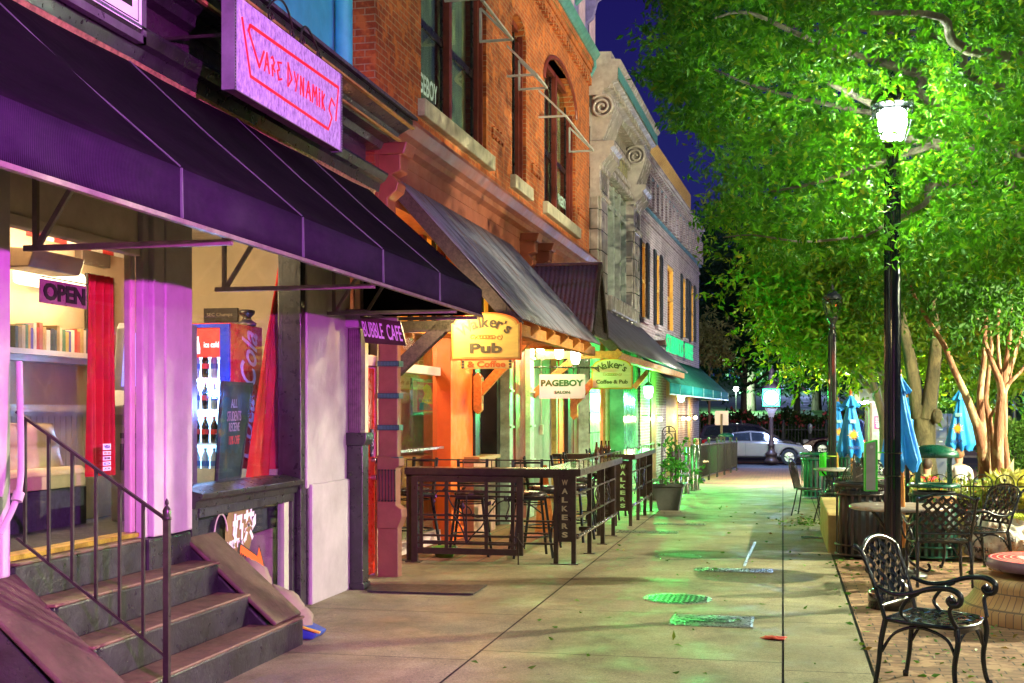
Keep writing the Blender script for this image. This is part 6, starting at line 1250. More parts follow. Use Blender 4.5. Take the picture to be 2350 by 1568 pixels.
# pots with trellis
def pot(c, s, lab, trellis=True):
    t = thing('planter_pot', lab, 'planter', tuple(c)); q = MB(); n = 4; a = .17*s; b_ = .25*s; h = .42*s
    q._add([(c.x + sx_*r_, c.y + sy_*r_, c.z + z) for r_, z in ((a, 0), (b_, h), (b_ + .03, h), (b_ + .03, h + .05), (b_ - .02, h + .05), (b_ - .03, h - .03)) for sx_, sy_ in ((-1, -1), (1, -1), (1, 1), (-1, 1))],
           [(i*4 + k, i*4 + (k+1) % 4, i*4 + 4 + (k+1) % 4, i*4 + 4 + k) for i in range(5) for k in range(4)] + [(20, 21, 22, 23)]); q.build('pot', mat('pot_grey', (.075, .08, .07), .6, var=.2), t)
    if trellis:
        q = MB()
        for sx_ in (-1, 1):
            for sy_ in (-1, 1): q.bar((c.x + sx_*.13, c.y + sy_*.13, c.z + h), (c.x + sx_*.11, c.y + sy_*.11, c.z + 1.35), .014)
        for z in np.arange(.62, 1.3, .22): q.tube(arc((c.x, c.y - .13, c.z + z), .07, 0, 2*math.pi, 14), .007, 5, False, True); q.bar((c.x - .12, c.y - .12, c.z + z + .1), (c.x + .12, c.y - .12, c.z + z + .1), .01)
        for k in range(2): q.tube(arc((c.x, c.y, c.z + 1.35), .12, 0, math.pi, 8, ax=(1, 0, 0) if k else (0, 1, 0)), .008, 5)
        q.build('trellis', M_iron, t)
    return t
light('door_bay_light', tuple(B.M @ Vector((xg_ - .22, (gy0 + gy1)/2, 2.55))), 22, (1, .74, .52), .08, gd)
# ---------------------------------------------------------------- foliage
def leaf_mat(name, c1, c2, c3=None, trans=.5, rough=.4):
    if name in MATS: return MATS[name]
    m, nt, b = nodes(name); out = nt.nodes['Material Output']; g = N(nt, 'ShaderNodeNewGeometry')
    st = [(0, c1), (.85, c2)] + ([(1.0, c3)] if c3 else []); o = ramp(nt, g.outputs['Random Per Island'], st)
    nt.links.new(o, b.inputs['Base Color']); b.inputs['Roughness'].default_value = rough + .15; b.inputs['Specular IOR Level'].default_value = .25
    t = N(nt, 'ShaderNodeBsdfTranslucent'); tc_ = mixc(nt, 1.0, o, (1.25, 1.35, .45), 'MULTIPLY'); nt.links.new(tc_, t.inputs[0])
    mx = N(nt, 'ShaderNodeMixShader'); mx.inputs[0].default_value = trans; nt.links.new(b.outputs[0], mx.inputs[1]); nt.links.new(t.outputs[0], mx.inputs[2]); nt.links.new(mx.outputs[0], out.inputs[0]); return m
def leaves_mesh(name, P, D_, size, mat_, parent, aspect=.38, droop=.35, seed=1, kind=None, curl=.12):
    """P (n,3) leaf bases, D_ (n,3) directions; each leaf is a folded pointed blade of 4 triangles"""
    r = np.random.default_rng(seed); n = len(P); D_ = D_ / np.linalg.norm(D_, axis=1, keepdims=True)
    D_ = D_ + np.array([0, 0, -droop]); D_ /= np.linalg.norm(D_, axis=1, keepdims=True)
    rnd = r.normal(size=(n, 3)); S = np.cross(D_, rnd); S /= np.linalg.norm(S, axis=1, keepdims=True); U = np.cross(S, D_)
    s = (size * r.uniform(.65, 1.3, n))[:, None]
    v0 = P; v1 = P + D_*s*.42 + S*s*aspect*.5 + U*s*curl; v2 = P + D_*s - U*s*curl*.4; v3 = P + D_*s*.42 - S*s*aspect*.5 + U*s*curl; v4 = P + D_*s*.48
    V_ = np.stack([v0, v1, v2, v3, v4], 1).reshape(-1, 3)
    base = (np.arange(n)*5)[:, None]; T = np.array([[0, 4, 1], [1, 4, 2], [0, 3, 4], [3, 2, 4]])
    Fc = (base[:, None, :] + T[None]).reshape(-1, 3)
    if parent: I = mw(parent).inverted()
    else: I = Matrix.Translation(-Vector(V_.mean(0)))
    M_ = np.array(I); V_ = V_ @ M_[:3, :3].T + M_[:3, 3]
    me = bpy.data.meshes.new(name); me.vertices.add(len(V_)); me.vertices.foreach_set('co', V_.ravel().astype(np.float32))
    me.loops.add(Fc.size); me.loops.foreach_set('vertex_index', Fc.ravel().astype(np.int32)); me.polygons.add(len(Fc)); me.polygons.foreach_set('loop_start', np.arange(0, Fc.size, 3, dtype=np.int32))
    me.update(calc_edges=True); me.materials.append(mat_); o = bpy.data.objects.new(name, me); COL.objects.link(o)
    if parent: o.parent = parent; MW[o.name] = mw(parent)
    else: o.location = I.inverted().translation; MW[o.name] = I.inverted()
    if kind: o['kind'] = kind
    return o
def bark(name, c1, c2, sc=6, patch=None):
    m, nt, b = nodes(name); o = ramp(nt, noise(nt, coords(nt, (1, 1, .35)), sc, 6, .75, .6), [(.35, c1), (.6, c2)])
    if patch: o = mixc(nt, ramp(nt, noise(nt, coords(nt, (1, 1, .45)), 5, 3), [(.52, (0, 0, 0)), (.56, (1, 1, 1))]), o, patch)
    nt.links.new(o, b.inputs['Base Color']); b.inputs['Roughness'].default_value = .75; bump(nt, b, noise(nt, coords(nt, (1, 1, .3)), sc*2.2, 6, .85), 1.0, .05); return m
M_bk = bark('rough_bark', (.03, .032, .014), (.13, .12, .055)); M_bkz = bark('smooth_bark', (.07, .055, .045), (.16, .13, .09), 3); M_cm = bark('peeling_bark', (.20, .075, .035), (.32, .14, .07), 3, (.45, .32, .18)); M_bkp = bark('pale_bark', (.07, .05, .03), (.18, .14, .08), 4)
def limbs_tree(root, trunk_pts, trunk_r, m_, limb_defs=()):
    q = MB(); q.tube(cr_spline(trunk_pts, 5), list(np.interp(np.linspace(0, 1, (len(trunk_pts)-1)*5 + 1), np.linspace(0, 1, len(trunk_r)), trunk_r)), 12); q.build('trunk', m_, root)
    for pts, r0, r1 in limb_defs:
        P = cr_spline(pts, 5); q = MB(); q.tube(P, list(np.linspace(r0, r1, len(P))), 8); q.build('limb', m_, root)
def spray(centres, per, rad, rr, up=.0, flat=.6):
    """twigs: leaf positions strung along short random twigs around crown points"""
    P = []; D_ = []
    for c_ in centres:
        for _ in range(per):
            d = rr.normal(size=3); d[2] = d[2]*flat + up; d /= np.linalg.norm(d); o = np.array(c_) + rr.normal(size=3)*rad*np.array([1, 1, flat])*.55
            L_ = rad*rr.uniform(.4, .9); n = 10
            for i in range(n):
                t = (i + .5)/n; side = rr.normal(size=3)*.8; P.append(o + d*L_*t + np.array([0, 0, -.12*t*t*L_])); D_.append(d*.8 + side)
    return np.array(P), np.array(D_)
def inside_pix(pts_px, depth, jitter, rr, n):
    """crown points scattered inside a screen-free ellipse given as world boxes"""
    return None
# --- the big zelkova whose crown hangs over the pavement; trunk stands in the plaza at the right
rr = np.random.default_rng(11)
zk = thing('shade_tree', 'large green-leaved tree overhanging the pavement around the lit street lamp', 'tree', (6.2, 12.5, 0))
base = Vector((6.2, 12.5, 0)); fk = Vector((5.9, 12.4, 2.5))
LIM = [([fk, (5.0, 12.2, 3.5), PD(2150, 330, 12.2), PD(2060, 270, 12.0), PD(1900, 190, 11.8)], .11, .02), ([fk, (5.2, 12.9, 3.6), PD(2190, 250, 13), PD(2110, 170, 13), PD(1950, 120, 13)], .10, .02), ([fk, (5.4, 12.0, 3.2), PD(2230, 420, 12.5), PD(2120, 470, 12.3), PD(1990, 540, 12.2)], .07, .012),
       ([fk, (5.2, 11.5, 4.4), PD(2300, 130, 10.5), PD(2160, 40, 10), PD(2000, 30, 9.6)], .08, .015), ([fk, (5.8, 13.5, 4.2), PD(2290, 200, 14.5), PD(2180, 90, 15), PD(1800, 60, 15)], .09, .02), ([PD(2150, 330, 12.2), PD(2000, 380, 12), PD(1870, 420, 12.2), PD(1770, 440, 12.5)], .035, .008),
       ([PD(2060, 270, 12.0), PD(1900, 240, 12.5), PD(1740, 200, 13), PD(1640, 160, 13)], .03, .008), ([PD(2100, 170, 13), PD(1860, 90, 12.5), PD(1720, 30, 12), PD(1640, 42, 11.6)], .04, .008), ([PD(1990, 540, 12.2), PD(1850, 555, 12), PD(1730, 540, 11.5), PD(1660, 545, 11.8)], .015, .005)]
limbs_tree(zk, [base, (6.1, 12.5, 1.3), fk], [.24, .2, .17], M_bkz, LIM)
# crown outline, read off as columns: at each station the lowest and highest leaves
OUT = [(1475, 60, 200), (1500, 0, 260), (1540, -60, 330), (1580, -60, 560), (1620, -60, 600), (1680, -60, 520), (1740, -60, 620), (1800, -60, 620), (1880, -60, 590), (1950, -60, 590), (2020, -60, 650), (2100, -60, 650), (2200, -60, 640), (2300, -60, 640), (2400, -60, 640)]
cen = []
while len(cen) < 720:
    px = rr.uniform(1478, 2850); lo = np.interp(px, [o[0] for o in OUT], [o[2] for o in OUT]); hi = np.interp(px, [o[0] for o in OUT], [o[1] for o in OUT])
    py = rr.uniform(hi - 230, lo); D_ = rr.uniform(9.5, 15.5) if px > 1700 else rr.uniform(11, 14.5)
    if py > 480: D_ = rr.uniform(10.5, 14)
    # gaps where the sky shows through
    if (1530 < px < 1640 and 330 < py < 470) or (1600 < px < 1650 and 230 < py < 300): continue
    if px < 1640 and py > 300 and rr.uniform() < .35: continue
    c_ = PD(px, py, D_)
    if (c_ - Vector((p_near := PD(2048, 270, 10.8)))).length < .40: continue
    if abs(px - 2048) < 40 and D_ < 11.0 and py > 330: continue
    cen.append(tuple(c_))
P_, D__ = spray(cen, 23, .52, rr)
hp_ = np.array(PD(2048, 268, 10.8)); keep = np.linalg.norm(P_ - hp_, axis=1) > .40
cp3 = np.array(CAM); rel = P_ - cp3; dep = rel @ np.array(FW); sxp = CX + F*(rel @ np.array(RT))/dep; syp = HY - F*rel[:, 2]/dep
lowlim = np.interp(sxp, [o[0] for o in OUT], [o[2] - 8 for o in OUT]); keep &= ~((np.hypot(sxp - 2050, (syp - 268)*.8) < 48) & (dep < 10.9) & (rr.uniform(size=len(P_)) < .85)); keep &= (syp < lowlim + rr.normal(size=len(P_))*12)
ll_ = np.interp(syp, [-60, 0, 100, 160, 200, 260, 300, 330, 480, 510, 620, 700], [1502, 1495, 1492, 1466, 1500, 1535, 1565, 1602, 1632, 1600, 1600, 1625]); keep &= sxp > ll_ + 22*np.sin(syp*.061) + 12*np.sin(syp*.17) + rr.normal(size=len(P_))*20
P_ = P_[keep]; D__ = D__[keep]; sxp = sxp[keep]; syp = syp[keep]; dep = dep[keep]
M_lf = leaf_mat('zelkova_leaf', (.028, .12, .006), (.085, .25, .012), (.22, .27, .02))
for pts, r0, r1 in LIM:
    lp = np.array([tuple(v) for v in cr_spline(pts, 8)]) - cp3; ld = lp @ np.array(FW); lx = CX + F*(lp @ np.array(RT))/ld; ly = HY - F*lp[:, 2]/ld
    dd_ = np.hypot(sxp[:, None] - lx[None], syp[:, None] - ly[None]) if len(sxp) == len(P_) else None
    if dd_ is None: break
    k_ = dd_.argmin(1); m_ = (dd_.min(1) < 15) & (dep < ld[k_]); P_ = P_[~m_]; D__ = D__[~m_]; sxp = sxp[~m_]; syp = syp[~m_]; dep = dep[~m_]
leaves_mesh('crown', P_, D__, .080, M_lf, zk, seed=3)
# --- second tree behind: thick twin trunk, yellow-green crown
M_lf2 = leaf_mat('yellow_green_leaf', (.055, .13, .008), (.13, .21, .012), (.24, .20, .02)); M_lf3 = leaf_mat('dark_oak_leaf', (.010, .040, .018), (.020, .070, .028), None, .35); M_lf4 = leaf_mat('myrtle_leaf', (.03, .11, .02), (.07, .19, .03), (.10, .22, .12))
tw = thing('twin_trunk_tree', 'thick mossy tree forking low behind the green recycling bin', 'tree', tuple(PD(2122, 1080, 23)))
limbs_tree(tw, [PD(2122, 1110, 23), PD(2120, 1050, 23), PD(2122, 985, 23), PD(2120, 930, 23)], [.27, .21, .20, .19], M_bk, [([PD(2110, 960, 23), PD(2098, 880, 23), PD(2082, 790, 23), PD(2062, 700, 23.2), PD(2050, 600, 24)], .15, .05), ([PD(2128, 960, 22.9), PD(2140, 870, 22.8), PD(2148, 780, 22.6), PD(2140, 690, 22.5), PD(2160, 560, 22)], .15, .05), ([PD(2145, 700, 22.6), PD(2110, 640, 22.3), PD(2080, 560, 22)], .07, .03)])
q = MB(); q.sphere(PD(2150, 955, 22.75), .10, 10, 8, (1, 1, 1.4)); q.build('burl', M_bk, tw)
def crown(root, name, outline, Dr, n, per, rad, size, mat_, seed, hi=None, **kw):
    """points between a crown's outline columns"""
    r_ = np.random.default_rng(seed); c_ = []
    xs = [o[0] for o in outline]
    while len(c_) < n:
        px = r_.uniform(min(xs), max(xs)); py = r_.uniform(np.interp(px, xs, [o[1] for o in outline]), np.interp(px, xs, [o[2] for o in outline])); c_.append(tuple(PD(px, py, r_.uniform(*Dr))))
    P, D2 = spray(c_, per, rad, r_); return leaves_mesh(name, P, D2, size, mat_, root, seed=seed, **kw)
crown(tw, 'crown', [(1775, 500, 680), (1810, 480, 745), (1850, 470, 800), (1900, 470, 830), (1950, 470, 850), (2040, 470, 830), (2100, 470, 800), (2160, 470, 850), (2230, 470, 890), (2300, 480, 880), (2420, 480, 860)], (25.5, 33), 420, 12, 1.0, .19, M_lf2, 21)
# crape myrtles in the planter
def mpt(x, y, D_): return PD(x, y, D_)
def myrtle(label, base, limbs, outline, seed, D_):
    t = thing('crape_myrtle', label, 'tree', (base.x, base.y, .45)); b0 = Vector((base.x, base.y, .42))
    for k, (pts, r0, r1) in enumerate(limbs):
        pts = [b0 + Vector((.05*k, .03*k, 0))] + [PD(*p_, D_ + .25*((k*7) % 3 - 1)) for p_ in pts]
        P = cr_spline(pts, 6); q = MB(); q.tube(P, list(np.linspace(r0, r1, len(P))), 9); q.build('trunk' if k < 2 else 'limb', M_cm, t)
    crown(t, 'crown', outline, (D_ - 1.5, D_ + 1.5), 60, 10, .7, .11, M_lf4, seed)
D1 = 17.6
myrtle('crape myrtle with a forked leaning trunk, left of the pair in the planter', PD(2262, 1100, D1), [([(2256, 1040), (2245, 985), (2237, 962), (2215, 905), (2190, 850), (2165, 790), (2120, 720), (2080, 640)], .085, .02), ([(2258, 1030), (2252, 960), (2250, 900), (2258, 830), (2262, 740), (2270, 640)], .075, .02), ([(2275, 1050), (2270, 960), (2262, 920), (2268, 860), (2275, 780), (2250, 690)], .06, .018), ([(2275, 1000), (2272, 960), (2290, 930), (2315, 880), (2330, 800)], .03, .012)], [(2040, 540, 680), (2150, 560, 720), (2300, 540, 720), (2380, 540, 700)], 31, D1)
D2_ = 17.2
myrtle('crape myrtle fanning into many limbs, right of the pair in the planter', PD(2292, 1105, D2_), [([(2291, 1040), (2294, 960), (2297, 890), (2280, 840), (2262, 790), (2240, 720)], .085, .018), ([(2300, 1040), (2303, 960), (2304, 885), (2310, 830), (2318, 760), (2322, 640)], .075, .018), ([(2303, 960), (2308, 885), (2330, 810), (2350, 740), (2365, 660)], .05, .015), ([(2303, 960), (2310, 890), (2345, 850), (2385, 790)], .045, .015), ([(2300, 960), (2300, 885), (2292, 820), (2290, 740), (2300, 640)], .045, .015)], [(2200, 560, 680), (2300, 540, 700), (2400, 540, 760)], 32, D2_)
# pale-stemmed trees near the kiosk
kt = thing('plaza_tree', 'slender tan-stemmed tree leaning over the kiosk roof', 'tree', tuple(PD(2035, 1040, 28)))
for k, (pts, r0) in enumerate((([(2030, 1040), (2026, 960), (2010, 900), (1990, 830), (1965, 760), (1940, 690)], .11), ([(2034, 1040), (2032, 930), (2020, 850), (2002, 770), (1990, 690)], .10), ([(2000, 900), (1960, 850), (1920, 800), (1860, 740)], .08))):
    P = cr_spline([PD(*p_, 28 + .3*k) for p_ in pts], 5); q = MB(); q.tube(P, list(np.linspace(r0, .03, len(P))), 8); q.build('trunk' if k == 0 else 'limb', M_bkp, kt)
crown(kt, 'crown', [(1790, 600, 700), (1850, 590, 790), (1950, 560, 820), (2040, 560, 820)], (27, 32), 120, 10, 1.1, .2, M_lf2, 33)
# --- trees on the dark lawn
def lawn_pt(px, py):
    d = ray(px, py); t = 60.0
    for _ in range(60):
        p_ = CAM + d*t; t += (p_.z - lz(p_.y)) * 4; 
        if t > 190: t = 190; break
    p_ = CAM + d*t; p_.z = lz(p_.y); return p_
def lawn_tree(label, px, D_, r0, outline, Dr, n, seed, ytop=700, branch=(), mm=M_bkp, lm=M_lf3, size=.42, rad=2.6):
    b = PD(px, 945, D_); b.z = lz(b.y); t = thing('lawn_tree', label, 'tree', tuple(b), group='trees on the dark lawn')
    q = MB(); P = [b - Vector((0, 0, .2)), b + Vector((0, 0, 2)), b + Vector((.1, 0, 4)), PD(px, ytop, D_)]; P = cr_spline(P, 5); q.tube(P, list(np.linspace(r0, r0*.35, len(P))), 10); q.build('trunk', mm, t)
    for pts, r1 in branch: P = cr_spline([PD(*p_, D_ + dd) for *p_, dd in pts], 5); q = MB(); q.tube(P, list(np.linspace(r1, r1*.3, len(P))), 7); q.build('limb', mm, t)
    crown(t, 'crown', outline, Dr, n, 9, rad, size, lm, seed); return t
lawn_tree('pale-barked tree with bare forking limbs on the lawn left of the street clock', 1707, 96, .30, [(1605, 560, 850), (1640, 540, 870), (1680, 600, 800), (1740, 600, 790), (1800, 600, 820), (1830, 620, 780)], (90, 104), 330, 41, 740,
    [([(1707, 880, 0), (1695, 850, 0), (1672, 830, 1), (1640, 822, 2)], .16), ([(1707, 885, 0), (1740, 872, -1), (1770, 850, -2), (1795, 850, -3)], .16), ([(1707, 860, 0), (1730, 800, 0), (1760, 770, 1), (1785, 745, 1)], .13), ([(1707, 850, 0), (1690, 790, 0), (1680, 740, 0)], .12)])
lawn_tree('dark broad tree on the lawn directly behind the pale-barked one', 1722, 112, .55, [(1600, 500, 780), (1700, 480, 860), (1800, 560, 860), (1850, 600, 850)], (106, 122), 300, 42, 700, mm=M_bkz)
lawn_tree('dark tree on the lawn between the clock and the unlit lamp', 1828, 104, .36, [(1770, 600, 850), (1830, 580, 870), (1900, 600, 870)], (98, 112), 200, 43, 740, mm=M_bkz)
lawn_tree('dark tree on the lawn just left of the unlit lamp', 1874, 112, .5, [(1830, 600, 870), (1900, 560, 875), (1990, 600, 870)], (106, 118), 200, 44, 740, mm=M_bkz)
lawn_tree('dark tree at the far right of the lawn behind the kiosk', 2010, 104, .45, [(1900, 560, 880), (2050, 540, 900), (2200, 560, 900)], (98, 115), 260, 45, 740, mm=M_bkz)
lawn_tree('broad dark tree at the right edge beyond the street', 2300, 104, .45, [(2150, 560, 920), (2300, 540, 930), (2500, 560, 930)], (96, 115), 260, 46, 740, mm=M_bkz)
sm = thing('street_tree', 'small pale yellow-green tree peeking past the brick cafe corner', 'tree', tuple(PD(1625, 1050, 62)))
q = MB(); b = PD(1628, 1000, 62); q.tube([Vector((b.x, b.y, -.6)), PD(1628, 850, 62), PD(1634, 800, 62)], [.07, .05, .02], 7); q.build('trunk', M_bkp, sm)
crown(sm, 'crown', [(1612, 740, 790), (1640, 740, 830), (1655, 770, 840)], (60.5, 63.5), 26, 7, .9, .26, leaf_mat('pale_leaf', (.16, .17, .06), (.26, .25, .10)), 47)
# --- hedges and beds
def bush(label, name, cat, boxes, n, size, mat_, seed, kind=None, flowers=None, hump=.25, fl_n=0, stem=None, group=None):
    """leafy mass: leaves near the surface of the given boxes"""
    r_ = np.random.default_rng(seed); P = []; Dn = []
    tot = sum((b[1]-b[0])*(b[5]-b[4]) for b in boxes)
    for b in boxes:
        k = int(n*(b[1]-b[0])*(b[5]-b[4])/tot); u = r_.uniform(size=(k, 3)); x = b[0] + (b[1]-b[0])*u[:, 0]; y = b[2] + (b[3]-b[2])*u[:, 1]; z = b[4] + (b[5]-b[4])*u[:, 2]**.7
        z += hump*(b[5]-b[4])*(np.sin(x*2.1 + seed) * .5 + np.sin(x*5.3)*.25 + .3*r_.normal(size=k)) * (z - b[4])/(b[5]-b[4]); P.append(np.stack([x, y, z], 1)); d = r_.normal(size=(k, 3)); d[:, 2] += .7; d[:, 1] -= .5; Dn.append(d)
    P = np.concatenate(P); Dn = np.concatenate(Dn); t = thing(name, label, cat, tuple(np.array([P[:, 0].mean(), P[:, 1].mean(), P[:, 2].min()])), group=group)
    leaves_mesh('foliage', P, Dn, size, mat_, t, seed=seed, aspect=.55, droop=0)
    q = MB()
    for b in boxes: q.box(b[0] + .15*(b[3]-b[2]), b[1] - .15*(b[3]-b[2]), b[2] + (b[3]-b[2])*.3, b[3] - (b[3]-b[2])*.15, b[4], b[4] + (b[5]-b[4])*.72)
    q.build('branches', mat('hedge_inner', (.015, .03, .008), .9, var=.6, vs=12, bmp=1, bs=30), t)
    if flowers:
        m = P[:, 2] > np.quantile(P[:, 2], .45); c_ = P[m]; c_ = c_[r_.choice(len(c_), fl_n, replace=False)] + r_.normal(size=(fl_n, 3))*.05; c_[:, 1] -= .12
        Pf = np.repeat(c_, 5, 0); Df = r_.normal(size=Pf.shape); leaves_mesh('blossom', Pf, Df, flowers[1], flowers[0], t, aspect=.9, droop=-.3, seed=seed)
    return t
M_hd = leaf_mat('hedge_leaf', (.03, .10, .015), (.07, .17, .02), (.12, .22, .04), .3); M_rs = leaf_mat('rose_leaf', (.02, .055, .012), (.05, .10, .02), (.10, .12, .03), .3); M_pk = leaf_mat('rose_petal', (.55, .05, .08), (.75, .16, .16), None, .3)
x0, x1 = WORLD.x(1590, 78), WORLD.x(2075, 78); bush('long rose hedge with pink blossoms behind the iron street fence', 'rose_hedge', 'hedge', [(x0, x1, 77, 79.2, -.45, 1.45)], 13000, .24, M_rs, 51, flowers=(M_pk, .17), fl_n=420)
x0, x1 = WORLD.x(2268, 24.5), WORLD.x(2440, 24.5); bush('clipped bright green hedge at the right edge behind the seated people', 'hedge', 'hedge', [(x0, x1, 24, 26, gz(25), 1.55)], 9000, .075, M_hd, 52, hump=.05)
x0, x1 = WORLD.x(2148, 33), WORLD.x(2205, 33); bush('green shrub row on top of the grey lockers', 'shrub', 'shrub', [(x0, x1, 33.5, 34.6, 1.25, 2.0)], 1500, .10, M_hd, 53)
# planter with its bed
PX0, PX1, PY0, PY1 = .53, 8.5, 15.67, 18.9
M_plw = mat('planter_concrete', (.36, .27, .10), .85, var=.3, vs=3, bmp=.6, bs=30, wear=(.14, .11, .05), wearamt=.66)
pw = thing('planter_wall', 'low tan concrete planter wall around the fenced garden bed', 'planter', (4.5, 17, 0))
q = MB(); q.box(PX0, PX1, PY0, PY0 + .22, -.05, .46); q.box(PX0, PX0 + .22, PY0 + .22, PY1, -.1, .46); q.box(PX0 + .22, PX1, PY1 - .22, PY1, -.1, .46); q.build('wall', M_plw, pw, bevel=.015)
q = MB(); q.box(PX0 + .22, PX1, PY0 + .22, PY1 - .22, .0, .36); q.build('soil', mat('soil', (.05, .035, .02), .95, bmp=.8, bs=40), pw)
for i, (a, b_, h, nm, lab, mt_, sz) in enumerate(((1.5, 2.6, .36, 'shrub', 'speckled yellow-green shrub in the planter behind the recycling bin', leaf_mat('variegated', (.12, .2, .03), (.3, .34, .10), (.45, .12, .05), .3), .06), (2.7, 3.7, .42, 'ornamental_grass', 'tuft of pale grass in the planter below the crape myrtles', leaf_mat('straw_grass', (.28, .26, .09), (.42, .38, .16), None, .3), .22), (3.8, 5.2, .4, 'shrub', 'green shrub with red flowers at the right end of the planter', M_hd, .07))):
    bush(lab, nm, 'shrub' if nm == 'shrub' else 'grass clump', [(a, b_, 16.2, 17.6, .36, .40 + h)], 2200, sz, mt_, 60 + i, hump=.35, flowers=(leaf_mat('red_petal', (.7, .04, .01), (.8, .1, .02)), .06) if i == 2 else None, fl_n=30 if i == 2 else 0)
# hoop fence round the bed
def hoop_fence(label, p0, p1, z, h=.50, post_every=8, step=.245):
    t = thing('hoop_fence', label, 'fence', (p0[0], p0[1], z)); p0 = Vector((p0[0], p0[1], z)); p1 = Vector((p1[0], p1[1], z)); L_ = (p1-p0).length; d = (p1-p0).normalized(); n = int(L_/step)
    for zz in (.08, .36):
        q = MB(); q.bar(p0 + Vector((0, 0, zz)), p1 + Vector((0, 0, zz)), .012, .016); q.build('rail', M_iron, t)
    for i in range(n):
        a = p0 + d*(i + .5)*step; q = MB(); r_ = step*.43
        pts = [a - d*r_ + Vector((0, 0, .0)), a - d*r_ + Vector((0, 0, h - r_))] + arc(a + Vector((0, 0, h - r_)), r_, math.pi, 0, 10, ax=tuple(d)) + [a + d*r_ + Vector((0, 0, 0))]
        q.tube(pts, .0075, 5); q.build('hoop', M_iron, t)
        q = MB(); q.tube([a, a + Vector((0, 0, .43))], .0065, 5); q.sphere(a + Vector((0, 0, .44)), .018, 8, 6); q.build('picket', M_iron, t)
    for i in range(0, n + 1, post_every):
        a = p0 + d*i*step; q = MB(); q.bar(a, a + Vector((0, 0, h + .08)), .045); q.lathe([(.03, h + .08), (.034, h + .10), (.015, h + .12), (.022, h + .15), (.012, h + .18), (.0, h + .20)], a, 10); q.build('post', M_iron, t)
    return t
hoop_fence('black iron hoop fence along the front of the garden bed', (WORLD.x(2082, 15.78), 15.78), (5.6, 15.78), .455, .50)
hoop_fence('black iron hoop fence seen end-on along the back of the garden bed', (1.0, 18.8), (1.0 + .55, 22.4), gz(20) + .40, .5, 6, .22)
